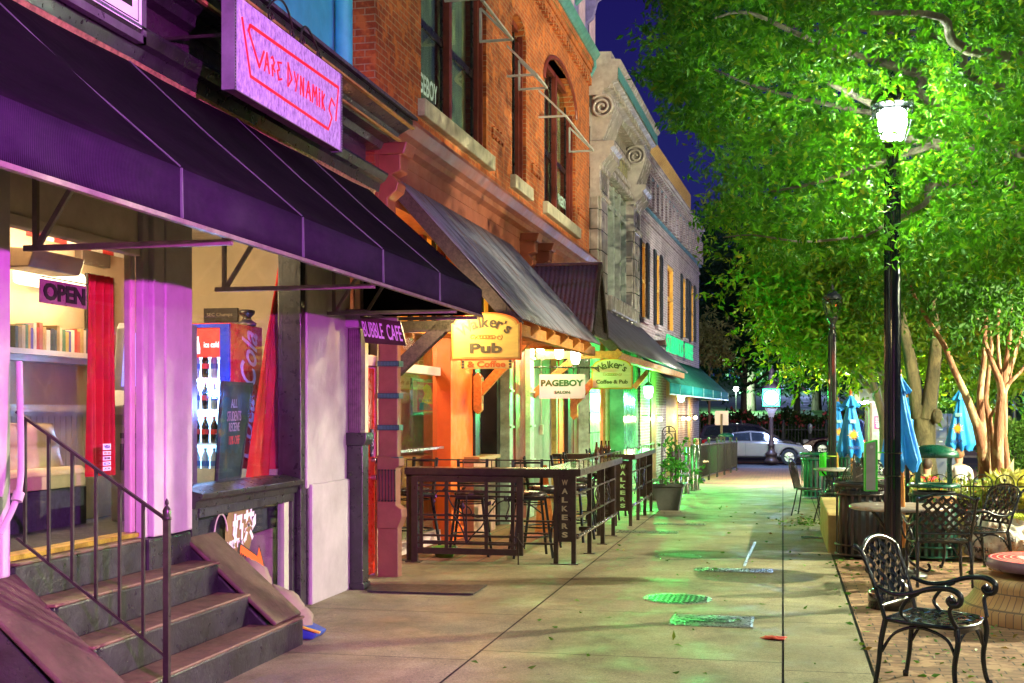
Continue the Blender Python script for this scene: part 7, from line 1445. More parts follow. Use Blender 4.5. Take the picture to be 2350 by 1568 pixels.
# ---------------------------------------------------------------- plaza furniture
M_cast = mat('cast_aluminium', (.014, .020, .024), .22, .35, var=.4, vs=14, bmp=.25, bs=70, wear=(.28, .30, .30), wearamt=.74, coat=.3)
def armchair(loc, rz, label):
    """cast lattice armchair, its front towards local +x"""
    S = Fr(loc, rz); t = thing('armchair', label, 'chair', loc, rz, group='black cast lattice chairs of the plaza')
    xb = lambda z: -.21 - .17*((z - .44)/.48)**1.2 if z > .44 else -.21
    def top(y): return .915 - .07*(abs(y)/.27)**2.2
    # back lattice: woven diagonal straps between the frame posts
    q = MB(S)
    for sg in (-1, 1):
        for k in range(-4, 9):
            seg = []
            for i in range(41):
                y = -.235 + .47*i/40; z = .50 + .085*k + sg*(y)*1.0
                if .52 < z < top(y) - .02: seg.append((xb(z) + .006*math.cos((y/.0425 + k)*math.pi)*sg, y, z))
            if len(seg) > 2:
                for a, b_ in zip(seg[:-1:2], seg[2::2]): q.bar(a, b_, .026, .007, up=(1, 0, 0))
    q.build('back_lattice', M_cast, t)
    fr_ = [(xb(.44), -.25, .44), (xb(.6), -.262, .6), (xb(.75), -.27, .75), (xb(.83), -.275, .83)]
    q = MB(S)
    for s in (-1, 1): q.tube(cr_spline([(x, y*-s, z) for x, y, z in fr_] + [(xb(.86) - .02, .28*s, .865)], 4), .014, 8); q.sphere((xb(.86) - .03, .28*s, .868), .02, 8, 6)
    q.tube([(xb(top(y)), y, top(y)) for y in np.linspace(-.262, .262, 17)], .014, 8); q.tube([(xb(.52), y, .52) for y in (-.255, 0, .255)], .012, 7); q.build('back_frame', M_cast, t)
    # seat: woven straps in a rounded frame, dished
    dish = lambda x, y: .445 - .018*math.cos(x*6)*(1 - (y/.27)**2) - .012*(x > .12)*(x - .12)/.1
    def hw(x): return .24 + .03*math.sin((x + .22)/.45*math.pi)
    q = MB(S)
    for sg in (-1, 1):
        for k in range(-8, 9):
            seg = []
            for i in range(41):
                y = -.26 + .52*i/40; x = .0 + .062*k + sg*y*.9
                if -.20 < x < .215 and abs(y) < hw(x): seg.append((x, y, dish(x, y) + .004*sg*math.cos(y/.031*math.pi)))
            for a, b_ in zip(seg[:-1:3], seg[3::3]): q.bar(a, b_, .026, .006)
    q.build('seat_lattice', M_cast, t)
    q = MB(S); q.tube(cr_spline([(-.21, -.24, .44), (-.1, -.265, .435), (.1, -.27, .43), (.2, -.24, .425), (.245, -.12, .42), (.255, 0, .418), (.245, .12, .42), (.2, .24, .425), (.1, .27, .43), (-.1, .265, .435), (-.21, .24, .44)], 3), .015, 8); q.bar((-.21, -.24, .44), (-.21, .24, .44), .02)
    q.grid(lambda u, v: (.20 + .055*math.sin(math.pi*u) + .003, -.24 + .48*u, .42 - .045*v*(1 - .3*math.sin(math.pi*u))), 16, 2); q.build('seat_frame', M_cast, t, solid=0)
    for s in (-1, 1):
        q = MB(S); P = cr_spline([(-.245, .275*s, .64), (-.15, .30*s, .605), (-.03, .315*s, .615), (.09, .32*s, .655), (.20, .32*s, .665), (.265, .32*s, .635), (.265, .32*s, .585), (.225, .32*s, .57), (.20, .32*s, .595), (.225, .32*s, .615)], 6); q.tube(P, list(np.linspace(.013, .019, 30)) + [.019]*(len(P) - 30), 8); q.sphere((.225, .32*s, .6), .022, 10, 8); o = q.build('arm', M_cast, t)
        q = MB(S); q.tube(cr_spline([(.235, .32*s, .575), (.205, .315*s, .54), (.215, .30*s, .48), (.235, .27*s, .43)], 6), .013, 8); q.build('arm_support', M_cast, o); q = MB(S); q.tube(cr_spline([(.02, .315*s, .62), (-.05, .30*s, .58), (-.10, .28*s, .50), (-.06, .27*s, .445)], 5), .012, 7); q.build('arm_support', M_cast, o)
    for sx, sy in ((1, -1), (1, 1), (-1, -1), (-1, 1)):
        q = MB(S)
        if sx > 0: P = [(.225, .25*sy, .425), (.235, .26*sy, .34), (.215, .26*sy, .2), (.225, .268*sy, .08), (.25, .275*sy, .0)]
        else: P = [(-.21, .24*sy, .44), (-.235, .25*sy, .3), (-.25, .255*sy, .15), (-.275, .26*sy, 0)]
        P = cr_spline(P, 6); q.tube(P, list(np.linspace(.019, .014, len(P))), 8); q.lathe([(.0, 0), (.018, 0), (.02, .03), (.015, .04)], P[-1], 8); q.build('leg', M_cast, t)
    for sy in (-1, 1): q = MB(S); q.tube(cr_spline([(.215, .25*sy, .26), (.16, .25*sy, .36), (.0, .255*sy, .41), (-.15, .25*sy, .36), (-.23, .25*sy, .24)], 5), .010, 7); q.build('side_arch', M_cast, t)
    q = MB(S); q.tube(cr_spline([(.22, -.24, .26), (.225, -.17, .36), (.23, 0, .40), (.225, .17, .36), (.22, .24, .26)], 5), .010, 7); q.build('front_arch', M_cast, t)
    return t
c0_ = Vector((.905, 8.12, 0))
ch0 = armchair(tuple(c0_), R(-26), 'nearest black lattice armchair, whole in the right foreground on the brick paving')
dup(ch0, (1.50, 13.05, 0), R(96), 'black lattice armchair seen from behind at the round table beyond the lamp post')
dup(ch0, (2.02, 14.25, 0), R(205), 'black lattice armchair facing left at the round table, by the garbage bag')
dup(ch0, (2.86, 14.15, 0), R(172), 'black armchair cut off by the right edge beside the bulging garbage bag')
dup(ch0, (1.55, 21.2, gz(21.2)), R(-80), 'small distant lattice chair between the blue umbrellas')
# round tables
def round_table(c, r, z, label, top_m, ped=True):
    t = thing('round_table', label, 'table', tuple(c)); q = MB(); q.lathe([(.0, z), (r - .015, z), (r, z - .008), (r, z - .03), (r - .02, z - .04), (.0, z - .04)], c, 48); q.build('table_top', top_m, t)
    if ped:
        for k in range(4):
            a = math.pi/2*k + .4; dx, dy = math.cos(a), math.sin(a); f = lambda rr_, zz: (c[0] + dx*rr_, c[1] + dy*rr_, c[2] + zz)
            q = MB(); q.tube(cr_spline([f(.30, z - .05), f(.16, z*.7), f(.06, z*.45), f(.12, z*.2), f(.30, .03), f(.36, .05), f(.34, .10)], 5), .015, 7); q.build('leg', M_cast, t)
        q = MB(); q.tube([(c[0], c[1], c[2] + .12), (c[0], c[1], c[2] + z - .04)], .02, 8); q.build('stem', M_cast, t)
    return t
def mosaic():
    m, nt, b = nodes('mosaic_top'); c = coords(nt); v = N(nt, 'ShaderNodeTexVoronoi', Scale=14); v.feature = 'F1'; nt.links.new(c, v.inputs['Vector']); o = ramp(nt, v.outputs['Color'], [(0, (.30, .17, .12)), (.5, (.38, .33, .28)), (1, (.16, .15, .15))]); nt.links.new(o, b.inputs['Base Color']); b.inputs['Roughness'].default_value = .3; return m
TC = Vector((1.18, 13.78, 0)); round_table(TC, .50, .72, 'round stone-topped cafe table around the nearest blue umbrella pole', mosaic())
round_table(Vector((.95, 23.2, gz(23))), .42, .72, 'far small round cafe table beside the unlit lamp', mat('table_grey', (.25, .25, .22), .3)); round_table(Vector((1.25, 20.5, gz(20))), .40, .70, 'small round cafe table under the middle blue umbrella', MATS['table_grey'])
# round brick seat with a red disc table at the right edge
cc_ = Vector((RT * 4.47 + FW * 10.4)); cc_.z = 0
bp_ = thing('brick_plinth', 'round tan brick plinth with a rounded bullnose edge at the right edge', 'plinth', tuple(cc_))
q = MB(); q.lathe([(.78, 0), (.78, .10), (.72, .14), (.66, .22), (.665, .28), (.63, .33), (.58, .345), (.0, .35)], cc_, 64, sx=.95)
m, nt, b = nodes('bullnose_brick'); t_ = N(nt, 'ShaderNodeTexCoord'); s_ = N(nt, 'ShaderNodeSeparateXYZ'); nt.links.new(t_.outputs['Object'], s_.inputs[0]); at_ = N(nt, 'ShaderNodeMath', operation='ARCTAN2'); nt.links.new(s_.outputs[1], at_.inputs[0]); nt.links.new(s_.outputs[0], at_.inputs[1])
cb = N(nt, 'ShaderNodeCombineXYZ'); nt.links.new(at_.outputs[0], cb.inputs[0]); nt.links.new(s_.outputs[2], cb.inputs[1]); bt = nt.nodes.new('ShaderNodeTexBrick'); bt.offset = .5; bt.inputs['Scale'].default_value = 1; bt.inputs['Brick Width'].default_value = .085; bt.inputs['Row Height'].default_value = .12; bt.inputs['Mortar Size'].default_value = .006
for k_, v_ in (('Color1', (.42, .25, .10, 1)), ('Color2', (.33, .18, .07, 1)), ('Mortar', (.14, .09, .05, 1))): bt.inputs[k_].default_value = v_
nt.links.new(cb.outputs[0], bt.inputs['Vector']); nt.links.new(bt.outputs[0], b.inputs['Base Color']); b.inputs['Roughness'].default_value = .6; iv = N(nt, 'ShaderNodeInvert'); nt.links.new(bt.outputs[1], iv.inputs[1]); bump(nt, b, iv.outputs[0], .6, .01)
q.build('brickwork', m, bp_)
rt = thing('disc_table', 'thick round table top with red and white lines on the brick plinth', 'table', (cc_.x, cc_.y, .40)); q = MB(); q.lathe([(.0, .40), (.53, .40), (.55, .42), (.55, .47), (.53, .49)], cc_, 56, sx=.97); q.build('rim', mat('disc_rim', (.16, .10, .16), .35), rt)
m, nt, b = nodes('red_disc'); c = coords(nt); v = N(nt, 'ShaderNodeTexWave', wave_type='RINGS', rings_direction='Z', Scale=6.0); nt.links.new(c, v.inputs['Vector']); o = ramp(nt, v.outputs[1], [(.0, (.62, .03, .07)), (.86, (.62, .03, .07)), (.92, (.7, .6, .6))]); nt.links.new(o, b.inputs['Base Color']); b.inputs['Roughness'].default_value = .25
q = MB(); q.lathe([(.53, .4905), (.0, .4905)], cc_, 56, sx=.97); q.build('table_face', m, rt); q = MB(); q.box(cc_.x - .28, cc_.x + .18, cc_.y - .12, cc_.y + .10, .491, .494); q.build('label_patch', mat('patch_grey', (.5, .55, .5), .4), rt)
q = MB(); q.lathe([(.0, .35), (.2, .35), (.2, .40), (.0, .40)], cc_, 24); q.build('pedestal', MATS['disc_rim'], rt)
# litter bins
def slat_bin(c, r, h, label, m_, dome=False, top_ring=True, n=22):
    t = thing('litter_bin', label, 'litter bin', tuple(c)); c = Vector(c)
    q = MB()
    for i in range(n):
        a = 2*math.pi*i/n; d = Vector((math.cos(a), math.sin(a), 0));
        e = Vector((-d.y, d.x, 0)); p_ = c + d*r*.92; z0, z1_ = .04, h*.84
        q._add([p_ + e*w_ + d*o_ + Vector((0, 0, z_)) for z_ in (z0, z1_) for (w_, o_) in ((-.017, 0), (.017, 0), (.017, .006), (-.017, .006))], [(0,1,2,3),(7,6,5,4),(0,4,5,1),(1,5,6,2),(2,6,7,3),(3,7,4,0)])
    q.build('slats', m_, t)
    q = MB(); q.lathe([(.0, .05), (r*.82, .05), (r*.84, h*.9), (r*.80, h*.9)], c, 24); q.build('liner', mat('bin_liner', (.06, .065, .07), .5), t)
    for z in (.03, .14, h*.84): q = MB(); q.lathe([(r*.9, z), (r*.99, z), (r*.99, z + .022), (r*.9, z + .022), (r*.9, z)], c, 32); q.build('hoop', m_, t)
    if top_ring:
        q = MB(); nr = 16
        for i in range(nr):
            a = 2*math.pi*i/nr; d = Vector((math.cos(a), math.sin(a), 0)); e = Vector((-d.y, d.x, 0)); q.tube(arc(c + d*r*.96 + Vector((0, 0, h*.905)), h*.052, 0, 2*math.pi, 14, ax=tuple(e)), .006, 5, False, True)
        q.build('ring_frieze', m_, t)
    q = MB(); q.lathe([(r*.84, h*.955), (r*1.02, h*.955), (r*1.04, h*.975), (r*1.02, h), (r*.70, h), (r*.66, h*.97), (r*.84, h*.955)], c, 36); q.build('rim', m_, t)
    if dome:
        for i in range(4): q = MB(); a = math.pi/2*i + .6; e = Vector((r*.86*math.cos(a), r*.86*math.sin(a), h)); q.bar(c + e, c + e + UP*.33, .03, .03); q.build('lid_post', m_, t)
        q = MB(); q.lathe([(r*.78, h + .30), (r*.98, h + .305), (r*.98, h + .345), (r*.93, h + .37), (r*.7, h + .415), (r*.4, h + .44), (.0, h + .45)], c, 36); q.build('dome_lid', m_, t)
    return t
M_dk = mat('bin_bronze', (.045, .036, .032), .35, .3, var=.3, vs=12); M_gb = mat('bin_green', (.006, .085, .055), .3, .1, var=.2, vs=10, coat=.4)
slat_bin((.905, 15.32, 0), .315, .87, 'dark bronze slatted litter bin with a ring frieze, left of the near lamp post', M_dk)
slat_bin((1.70, 15.28, 0), .285, .87, 'green slatted recycling bin with a domed lid and an orange RECYCLE label', M_gb, True, False)
gbn = bpy.data.objects['litter_bin.001']
q = MB(); lc = Vector((1.70, 15.28, 0)); r_ = .29
q.grid(lambda u, v: (lc.x + r_*math.sin(-.35 + 1.25*u), lc.y - r_*math.cos(-.35 + 1.25*u), .655 + .085*v), 16, 1); q.build('recycle_label', mat('label_orange', (.62, .30, .12), .5, var=.1), gbn)
for i, ch in enumerate('RECYCLE'):
    a = .22 + i*.10; q = MB(); put_text(q, ch, .045, (lc.x + (r_+.002)*math.sin(a), lc.y - (r_+.002)*math.cos(a), .697), (math.cos(a), math.sin(a), 0), (0, 0, 1), .024, bold=.05, thick=.002); q.build('letter', M_blk, gbn)
q = MB(); a = -.05; ctr = Vector((lc.x + (r_+.003)*math.sin(a), lc.y - (r_+.003)*math.cos(a), .697)); ex = Vector((math.cos(a), math.sin(a), 0))
for k in range(3):
    an = 2*math.pi*k/3 + math.pi/2; p0 = ctr + ex*.024*math.cos(an) + UP*.024*math.sin(an); an2 = an + 1.9; p1 = ctr + ex*.024*math.cos(an2) + UP*.024*math.sin(an2); q.bar(p0, p0.lerp(p1, .65), .012, .003, up=(0, -1, 0)); d = (p1-p0).normalized(); nn = Vector((0, -1, 0)).cross(d); e_ = p0.lerp(p1, .6); q._add([e_ + nn*.012, e_ + d*.018, e_ - nn*.012], [(0, 1, 2)])
q.build('recycle_arrows', mat('recycle_green', (.03, .45, .05), .5), gbn)
slat_bin(tuple(PD(1876, 1000, 25.6).xy) + (gz(25),), .34, .92, 'green litter bin with a ring frieze beside the unlit lamp', M_gb)
slat_bin(tuple(PD(1943, 1000, 27).xy) + (gz(27),), .30, .92, 'second green litter bin behind the middle blue umbrella', M_gb, False, False)
p_ = PD(1666, 1000, 44); slat_bin((p_.x, p_.y, gz(44)), .28, .85, 'teal domed litter bin behind the railing by the back-facing road sign', M_gb, True, False)
# umbrellas, furled
def sun_mark(par, S, z, rx):
    q = MB(S); k = 14
    for i in range(k):
        a = 2*math.pi*i/k; r0, r1 = .055, .105 if i % 2 else .085
        pts = [(r0*math.cos(a - .16), (r0)*math.sin(a - .16)), (r1*math.cos(a + .12), r1*math.sin(a + .12)), (r0*math.cos(a + .16), r0*math.sin(a + .16))]
        q._add([(u, -rx(z + v) - .004, z + v) for u, v in pts], [(0, 1, 2)])
    n = 20; q._add([(.05*math.cos(2*math.pi*i/n), -rx(z) - .006, z + .05*math.sin(2*math.pi*i/n)) for i in range(n)], [tuple(range(n))]); q.build('sun_emblem', mat('emblem_yellow', (.75, .42, .02), .6), par)
def umbrella(c, ztop, zb, wb, label, tilt=0.0, rot=0.0, emblem=True, base_z=None):
    c = Vector(c); t = thing('folded_umbrella', label, 'umbrella', tuple(c), rot); S = Fr(tuple(c), rot); L_ = ztop - zb
    def rad(v, a):  # v 0 top .. 1 bottom
        base = .018 + (wb - .018)*(v**.80); f = 1 + (.05 + .22*v)*math.cos(8*a) + .09*v*math.cos(5*a + 1.0) + .05*math.sin(3*a + v*4)
        return base*f*(1 - .28*max(0, v - .93)/.07)
    q = MB(S); n = 72
    q.grid(lambda u, v: (rad(v, 2*math.pi*u)*math.cos(2*math.pi*u + .5*v) + tilt*v*L_, rad(v, 2*math.pi*u)*math.sin(2*math.pi*u + .5*v), ztop - L_*v - (.05*math.cos(8*2*math.pi*u + .4) if v > .97 else 0)), n, 30); q.build('canopy', mat('umbrella_blue', (.02, .30, .85), .65, var=.12, vs=5, bmp=.3, bs=90), t)
    q = MB(S); q.grid(lambda u, v: ((.03 + wb*.55*v)*(1 + .16*v*math.cos(8*2*math.pi*u))*math.cos(2*math.pi*u), (.03 + wb*.55*v)*(1 + .16*v*math.cos(8*2*math.pi*u))*math.sin(2*math.pi*u), ztop + .025 - L_*.19*v + .02*math.cos(16*math.pi*u)*v), 48, 5); q.build('top_vent', MATS['umbrella_blue'], t)
    q = MB(S); q.lathe([(.028, .0), (.032, .02), (.018, .035), (.03, .05), (.026, .075), (.012, .09), (.014, .10), (.0, .115)], (0, 0, ztop + .015), 14); q.build('finial', mat('orange_finial', (.45, .15, .03), .35, var=.1), t)
    q = MB(S); q.tube([(tilt*L_, 0, zb + .1), (tilt*(ztop - .0), 0, 0)], .021, 10); q.build('pole', mat('varnished_pole', (.50, .20, .05), .3, var=.25, stretch=(8, 8, 1)), t)
    q = MB(S); q.lathe([(.0, .0), (.22, .0), (.22, .03), (.12, .06), (.04, .08), (.035, .3), (.0, .3)], (tilt*ztop, 0, 0), 24); q.build('stand', mat('stand_black', (.02, .02, .02), .4), t)
    if emblem:
        sun_mark(t, S, zb + L_*.35, lambda z: .02 + (wb*1.02)*((ztop - z)/L_)**.8)
        q = MB(S); z = zb + L_*.55; q.box(-.045, .045, -(.03 + wb*.62), -(.02 + wb*.55), z, z + .06); q.build('square_patch', mat('patch_teal', (.25, .55, .6), .6), t)
        q = MB(S); z = zb + L_*.13; put_text(q, 'OBERON', .05, (0, -(.03 + wb*.97), z), (1, 0, 0), (0, 0, 1), .2, bold=.02, thick=.003); q.build('lettering', mat('navy_ink', (.02, .04, .15), .6), t)
    return t
def um(px, D_, ytop, ybot, wpx, label, tilt=0, rot=0.0, emblem=True):
    b = PD(px, 945, D_); b.z = gz(b.y); umbrella(b, PD(px, ytop, D_).z - b.z, PD(px, ybot, D_).z - b.z, wpx*.5*D_/F, label, tilt, rot, emblem)
um(2062, 13.0, 868, 1073, 78, 'largest folded blue umbrella, half hidden behind the near lamp post', .035, .3, False)
um(1952, 20, 912, 1044, 58, 'middle folded blue umbrella with a yellow sun between the two lamp posts', .02, R(12))
um(1922, 25, 925, 1027, 38, 'folded blue umbrella touching the unlit lamp post', 0, R(12))
um(2083, 29, 915, 1030, 40, 'farthest folded blue umbrella just left of the forked tree trunk', 0, .2, False)
um(2206, 20.5, 897, 1029, 58, 'folded blue umbrella between the forked tree and the crape myrtles', -.02, R(-25))
# green-edged sign boxes strapped on the lamp posts
def sign_box(c, w_, h, d, label, m_face, rz):
    t = thing('sign_box', label, 'sign box', tuple(c), rz); S = Fr(tuple(c), rz)
    q = MB(S); q.prism([(-w_/2, 0), (w_/2, 0), (w_/2, h), (-w_/2, h*.94)], 0, d, 'y'); q.build('case', mat('lime_case', (.03, .55, .02), .4, var=.1), t, bevel=.004, recalc=True)
    q = MB(S); q.prism([(-w_/2 + .008, .01), (w_/2 - .02, .01), (w_/2 - .02, h*.965), (-w_/2 + .008, h*.92)], -.004, 0, 'y'); q.build('face', m_face, t, recalc=True)
    q = MB(S); q.tube([(0, -.008, h*.86), (0, 0, h*.86)], .014, 10); q.build('lock', mat('lock_steel', (.4, .4, .4), .3, .7), t)
    q = MB(S)
    for z in (.25, .75): q.bar((w_/2, d*.5, h*z), (w_/2 + .06, d*.5, h*z), .03, .008)
    q.build('strap', mat('lime_case', (.03, .55, .02)), t)
M_face = mat('face_grey', (.26, .28, .25), .6, var=.15, vs=8, wear=(.12, .12, .11), wearamt=.7)
la = lampA.location
bx = PD(2000, 1128, 10.75); sign_box((bx.x, bx.y, bx.z), .105, .44, .09, 'tall lime-edged grey box strapped to the near lamp post', M_face, R(5))
bx = PD(1889, 1093, 23.8); sign_box((bx.x, bx.y, bx.z), .12, .45, .09, 'lime green box strapped to the unlit lamp post', MATS['lime_case'], R(5))
q = MB(); q.tube(arc((la.x, la.y, PD(2048, 1041, 10.8).z), .074, 0, 2*math.pi, 20, ay=(0, 1, 0)), .006, 5, False, True); q.build('clamp_band', M_pole, lampA); q = MB(); q.tube(arc((la.x, la.y, PD(2048, 1094, 10.8).z), .074, 0, 2*math.pi, 20, ay=(0, 1, 0)), .006, 5, False, True)
q.build('clamp_band', M_pole, lampA)
lb_ = lampB.location; q = MB(); q.tube(arc((lb_.x, lb_.y, PD(1910, 1047, 24).z), .085, 0, 2*math.pi, 20, ay=(0, 1, 0)), .012, 5, False, True); q.bar((lb_.x + .08, lb_.y - .05, 1.55 - .6), (lb_.x + .13, lb_.y - .06, 1.15 - .6), .05, .006); 
single(q, 'ribbon', mat('lime_ribbon', (.35, .5, .05), .6), 'yellow-green ribbon tied round the unlit lamp post', 'ribbon')
# wire chairs
def wire_chair(loc, rz, label, mesh=False):
    S = Fr(loc, rz); t = thing('wire_chair', label, 'chair', loc, rz); m_ = mat('wire_black', (.02, .02, .018), .4, .3)
    q = MB(S); pts = [(-.19, -.2, .45), (-.26, -.22, .75), (-.3, -.12, .90), (-.31, 0, .93), (-.3, .12, .90), (-.26, .22, .75), (-.19, .2, .45)]; q.tube(cr_spline(pts, 5), .012, 7); q.build('back_hoop', m_, t)
    for y in (-.15, -.09, -.03, .03, .09, .15): q = MB(S); q.tube([(-.19, y, .45), (-.25, y*1.0, .7), (-.30, y*.75, .89 - abs(y)*.2)], .008, 5); q.build('back_spindle', m_, t)
    q = MB(S); q.lathe([(.0, .455), (.19, .455), (.22, .445), (.22, .43), (.0, .43)], (0, 0, 0), 24); q.build('seat', m_, t)
    for sx in (-1, 1):
        for sy in (-1, 1): q = MB(S); q.tube(cr_spline([(.16*sx, .15*sy, .44), (.20*sx, .19*sy, .2), (.24*sx, .22*sy, 0)], 4), .011, 6); q.build('leg', m_, t)
    q = MB(S)
    for s in (-1, 1): q.tube(spiral((-.27, .17*s, .78), .045, .012, 0, 6*s, 14, (0, 1, 0), (0, 0, 1)), .007, 5)
    q.build('scroll', m_, t)
    if mesh:
        q = MB(S)
        for i in range(16): a = math.pi*.5 + math.pi*i/15; q.tube([(.28*math.cos(a), .28*math.sin(a), .45), (.33*math.cos(a), .33*math.sin(a), .72)], .005, 4)
        for z in (.5, .58, .66, .73): q.tube([((.28 + .05*(z - .45)/.27)*math.cos(a), (.28 + .05*(z - .45)/.27)*math.sin(a), z) for a in np.linspace(math.pi*.5, math.pi*1.5, 18)], .006, 4)
        q.build('mesh_back', m_, t)
    return t
g_ = G(1857, 1184); wire_chair((g_.x, g_.y + .1, g_.z), R(-15), 'scroll-backed wire chair standing alone at the pavement edge'); wire_chair((.78, 20.1, gz(20)), R(150), 'mesh-backed barrel chair beside the scroll-backed wire chair', True)
# garbage bag
gb_ = thing('garbage_bag', 'bulging translucent white garbage bag printed TRASH against the planter wall', 'garbage bag', (2.42, 15.3, 0))
q = MB(); n_b = 90
def bagf(u, v):
    a = 2*math.pi*u; b_ = math.pi*(v - .5); k = 1 + .10*math.sin(5*a + 1 + 3*b_) + .06*math.sin(9*a - 6*b_) + .035*math.sin(17*a + 9*b_) + .03*math.sin(23*a); zz = .25 + .25*math.sin(b_)
    w_ = math.cos(b_)**.55 * (1.0 - .25*max(0, math.sin(b_))); z = zz*(1 + .12*math.sin(2*a + .7)*max(0, math.sin(b_)))
    return (2.42 + .38*w_*k*math.cos(a), 15.28 + .27*w_*k*math.sin(a), max(.005, z + (.03*math.sin(11*a)*max(0, math.sin(b_)))))
q.grid(bagf, 110, 60)
m, nt, b = nodes('bag_film'); c = coords(nt); o = ramp(nt, noise(nt, c, 5, 6, .8), [(.38, (.70, .66, .58)), (.55, (.55, .50, .42)), (.60, (.45, .16, .05)), (.66, (.62, .58, .50)), (.74, (.12, .20, .05))]); b.inputs['Roughness'].default_value = .25; nt.links.new(o, b.inputs['Base Color'])
wv = noise(nt, c, 9, 5, .8, 2.0); bump(nt, b, wv, .9, .03); b.inputs['Subsurface Weight'].default_value = 0
q.build('film', m, gb_)
for (tx, h_, dx, z) in (('TRASH', .055, .03, .27), ('7051301', .03, .02, .345), ('ATHENS', .028, .0, .40), ('TRASH', .06, -.25, .14), ('TRASH', .06, .28, .18)):
    a = math.asin(max(-1, min(1, dx/.36))); yy = 15.28 - .30*math.cos(a)*(1.0 if z < .32 else .86) - .035; q = MB(); put_text(q, tx, h_, (2.42 + dx, yy, z), (math.cos(a*.8), math.sin(a*.8)*.8, 0), (0, .25, 1), h_*3.2, bold=.03, thick=.003); q.build('lettering', M_blk, gb_)
q = MB(); 
for k in range(5): q.tube(cr_spline([(2.5 + .02*k, 15.25, .46), (2.52 + .03*k, 15.22, .54), (2.56 + .035*k, 15.2, .50 - .01*k), (2.6 + .03*k, 15.18, .52)], 4), .012, 5)
q.build('tie', mat('lime_tie', (.50, .62, .08), .4), gb_)
# ---------------------------------------------------------------- things let into the pavement
def flat(name, lab, cat, mk, m_, group=None): q = MB(); mk(q); return single(q, name, m_, lab, cat, group)
M_ci = mat('cast_iron_cover', (.10, .12, .10), .35, .6, var=.4, vs=14, bmp=.8, bs=60); M_cig = mat('galvanised', (.30, .33, .28), .3, .6, var=.3, vs=20, bmp=.6, bs=90)
def cover(px, py, r, lab, m_, teeth=True):
    c = G(px, py); t = thing('manhole_cover', lab, 'manhole cover', tuple(c)); q = MB(); q.lathe([(r*.93, .004), (r, .006), (r*1.02, .001)], c, 48); q.build('ring', M_cig, t)
    q = MB(); q.lathe([(.0, .003), (r*.93, .003)], c, 48)
    if teeth:
        for i in range(-6, 7):
            for j in range(-6, 7):
                x, y = c.x + i*r*.15, c.y + j*r*.15
                if math.hypot(x-c.x, y-c.y) < r*.85:
                    if (i + j) % 2: q.box(x - .03, x + .03, y - .008, y + .008, c.z + .003, c.z + .010)
                    else: q.box(x - .008, x + .008, y - .03, y + .03, c.z + .003, c.z + .010)
    q.build('lid', m_, t)
cover(1555, 1375, .31, 'round cast iron manhole cover nearest in the pavement', M_ci); cover(1557, 1278, .27, 'plain round cover with a bright ring, beyond the nearest manhole', M_conc, False)
def grate(px, py, w_, l, lab, name='drain_grate', m_=M_cig, rz=0.0, lattice=True):
    c = G(px, py); t = thing(name, lab, 'drain grate', tuple(c), rz); S = Fr(tuple(c), rz)
    q = MB(S); q.box(-w_/2, w_/2, -l/2, l/2, .001, .003); q.build('pit', mat('pit_black', (.01, .01, .008), .9), t)
    q = MB(S)
    if lattice:
        n = int(w_/.055)
        for i in range(n + 1):
            x = -w_/2 + i*w_/n
            q.bar((x, -l/2, .007), (min(x + l*.45, w_/2), l/2 if x + l*.45 <= w_/2 else -l/2 + (w_/2 - x)/.45, .007), .012, .006) ; q.bar((x, l/2, .007), (min(x + l*.45, w_/2), -l/2 if x + l*.45 <= w_/2 else l/2 - (w_/2 - x)/.45, .007), .012, .006)
    for a, b_ in (((-w_/2, -l/2), (w_/2, -l/2)), ((-w_/2, l/2), (w_/2, l/2)), ((-w_/2, -l/2), (-w_/2, l/2)), ((w_/2, -l/2), (w_/2, l/2))): q.bar((*a, .006), (*b_, .006), .02, .008)
    q.build('bars', m_, t)
grate(1684, 1310, .80, .24, 'wide galvanised lattice grate in the middle of the pavement'); grate(1485, 1222, .85, .26, 'lattice drain grate partly lit green at the foot of the first bar'); grate(1560, 1204, .75, .16, 'narrow drain grate glowing green by the plant pots')
c = G(1634, 1426); t = thing('access_plate', 'square steel access plate reading WATER METER, half lit green, in the pavement', 'access plate', tuple(c)); q = MB(); q.box(c.x - .33, c.x + .33, c.y - .27, c.y + .27, .001, .006); q.build('plate', M_cig, t)
q = MB(); 
for i in range(40): q.box(c.x - .31, c.x + .31, c.y - .255 + i*.013, c.y - .25 + i*.013, .006, .0075)
q.build('tread_ribs', M_cig, t); q = MB(); put_text(q, 'WATER', .055, (c.x, c.y + .05, .008), (1, 0, 0), (0, 1, 0), .26, bold=.05); put_text(q, 'METER', .055, (c.x, c.y - .06, .008), (1, 0, 0), (0, 1, 0), .36, bold=.05); q.build('raised_lettering', M_blk, t)
a, b_ = G(1733, 1245), G(1708, 1300); q = MB(); q.bar(a + UP*.004, b_ + UP*.004, .03, .006); single(q, 'slot_drain', M_cig, 'thin metal slot drain running towards the lattice grate', 'slot drain')
a = G(1868, 1234); q = MB(); q.box(a.x - .17, a.x + .17, a.y - .09, a.y + .09, .001, .006); single(q, 'cover_plate', mat('blue_plate', (.2, .25, .4), .2, .5), 'small bluish metal plate in the pavement beside the planter wall', 'cover plate')
q = MB(); a = G(1780, 1468); blob(q, (a.x, a.y, .012), .06, (1.3, .8, .18), .35, 5, 14, 8); single(q, 'crumpled_wrapper', mat('wrapper_red', (.6, .05, .03), .5), 'crumpled red wrapper lying on the pavement joint', 'litter')
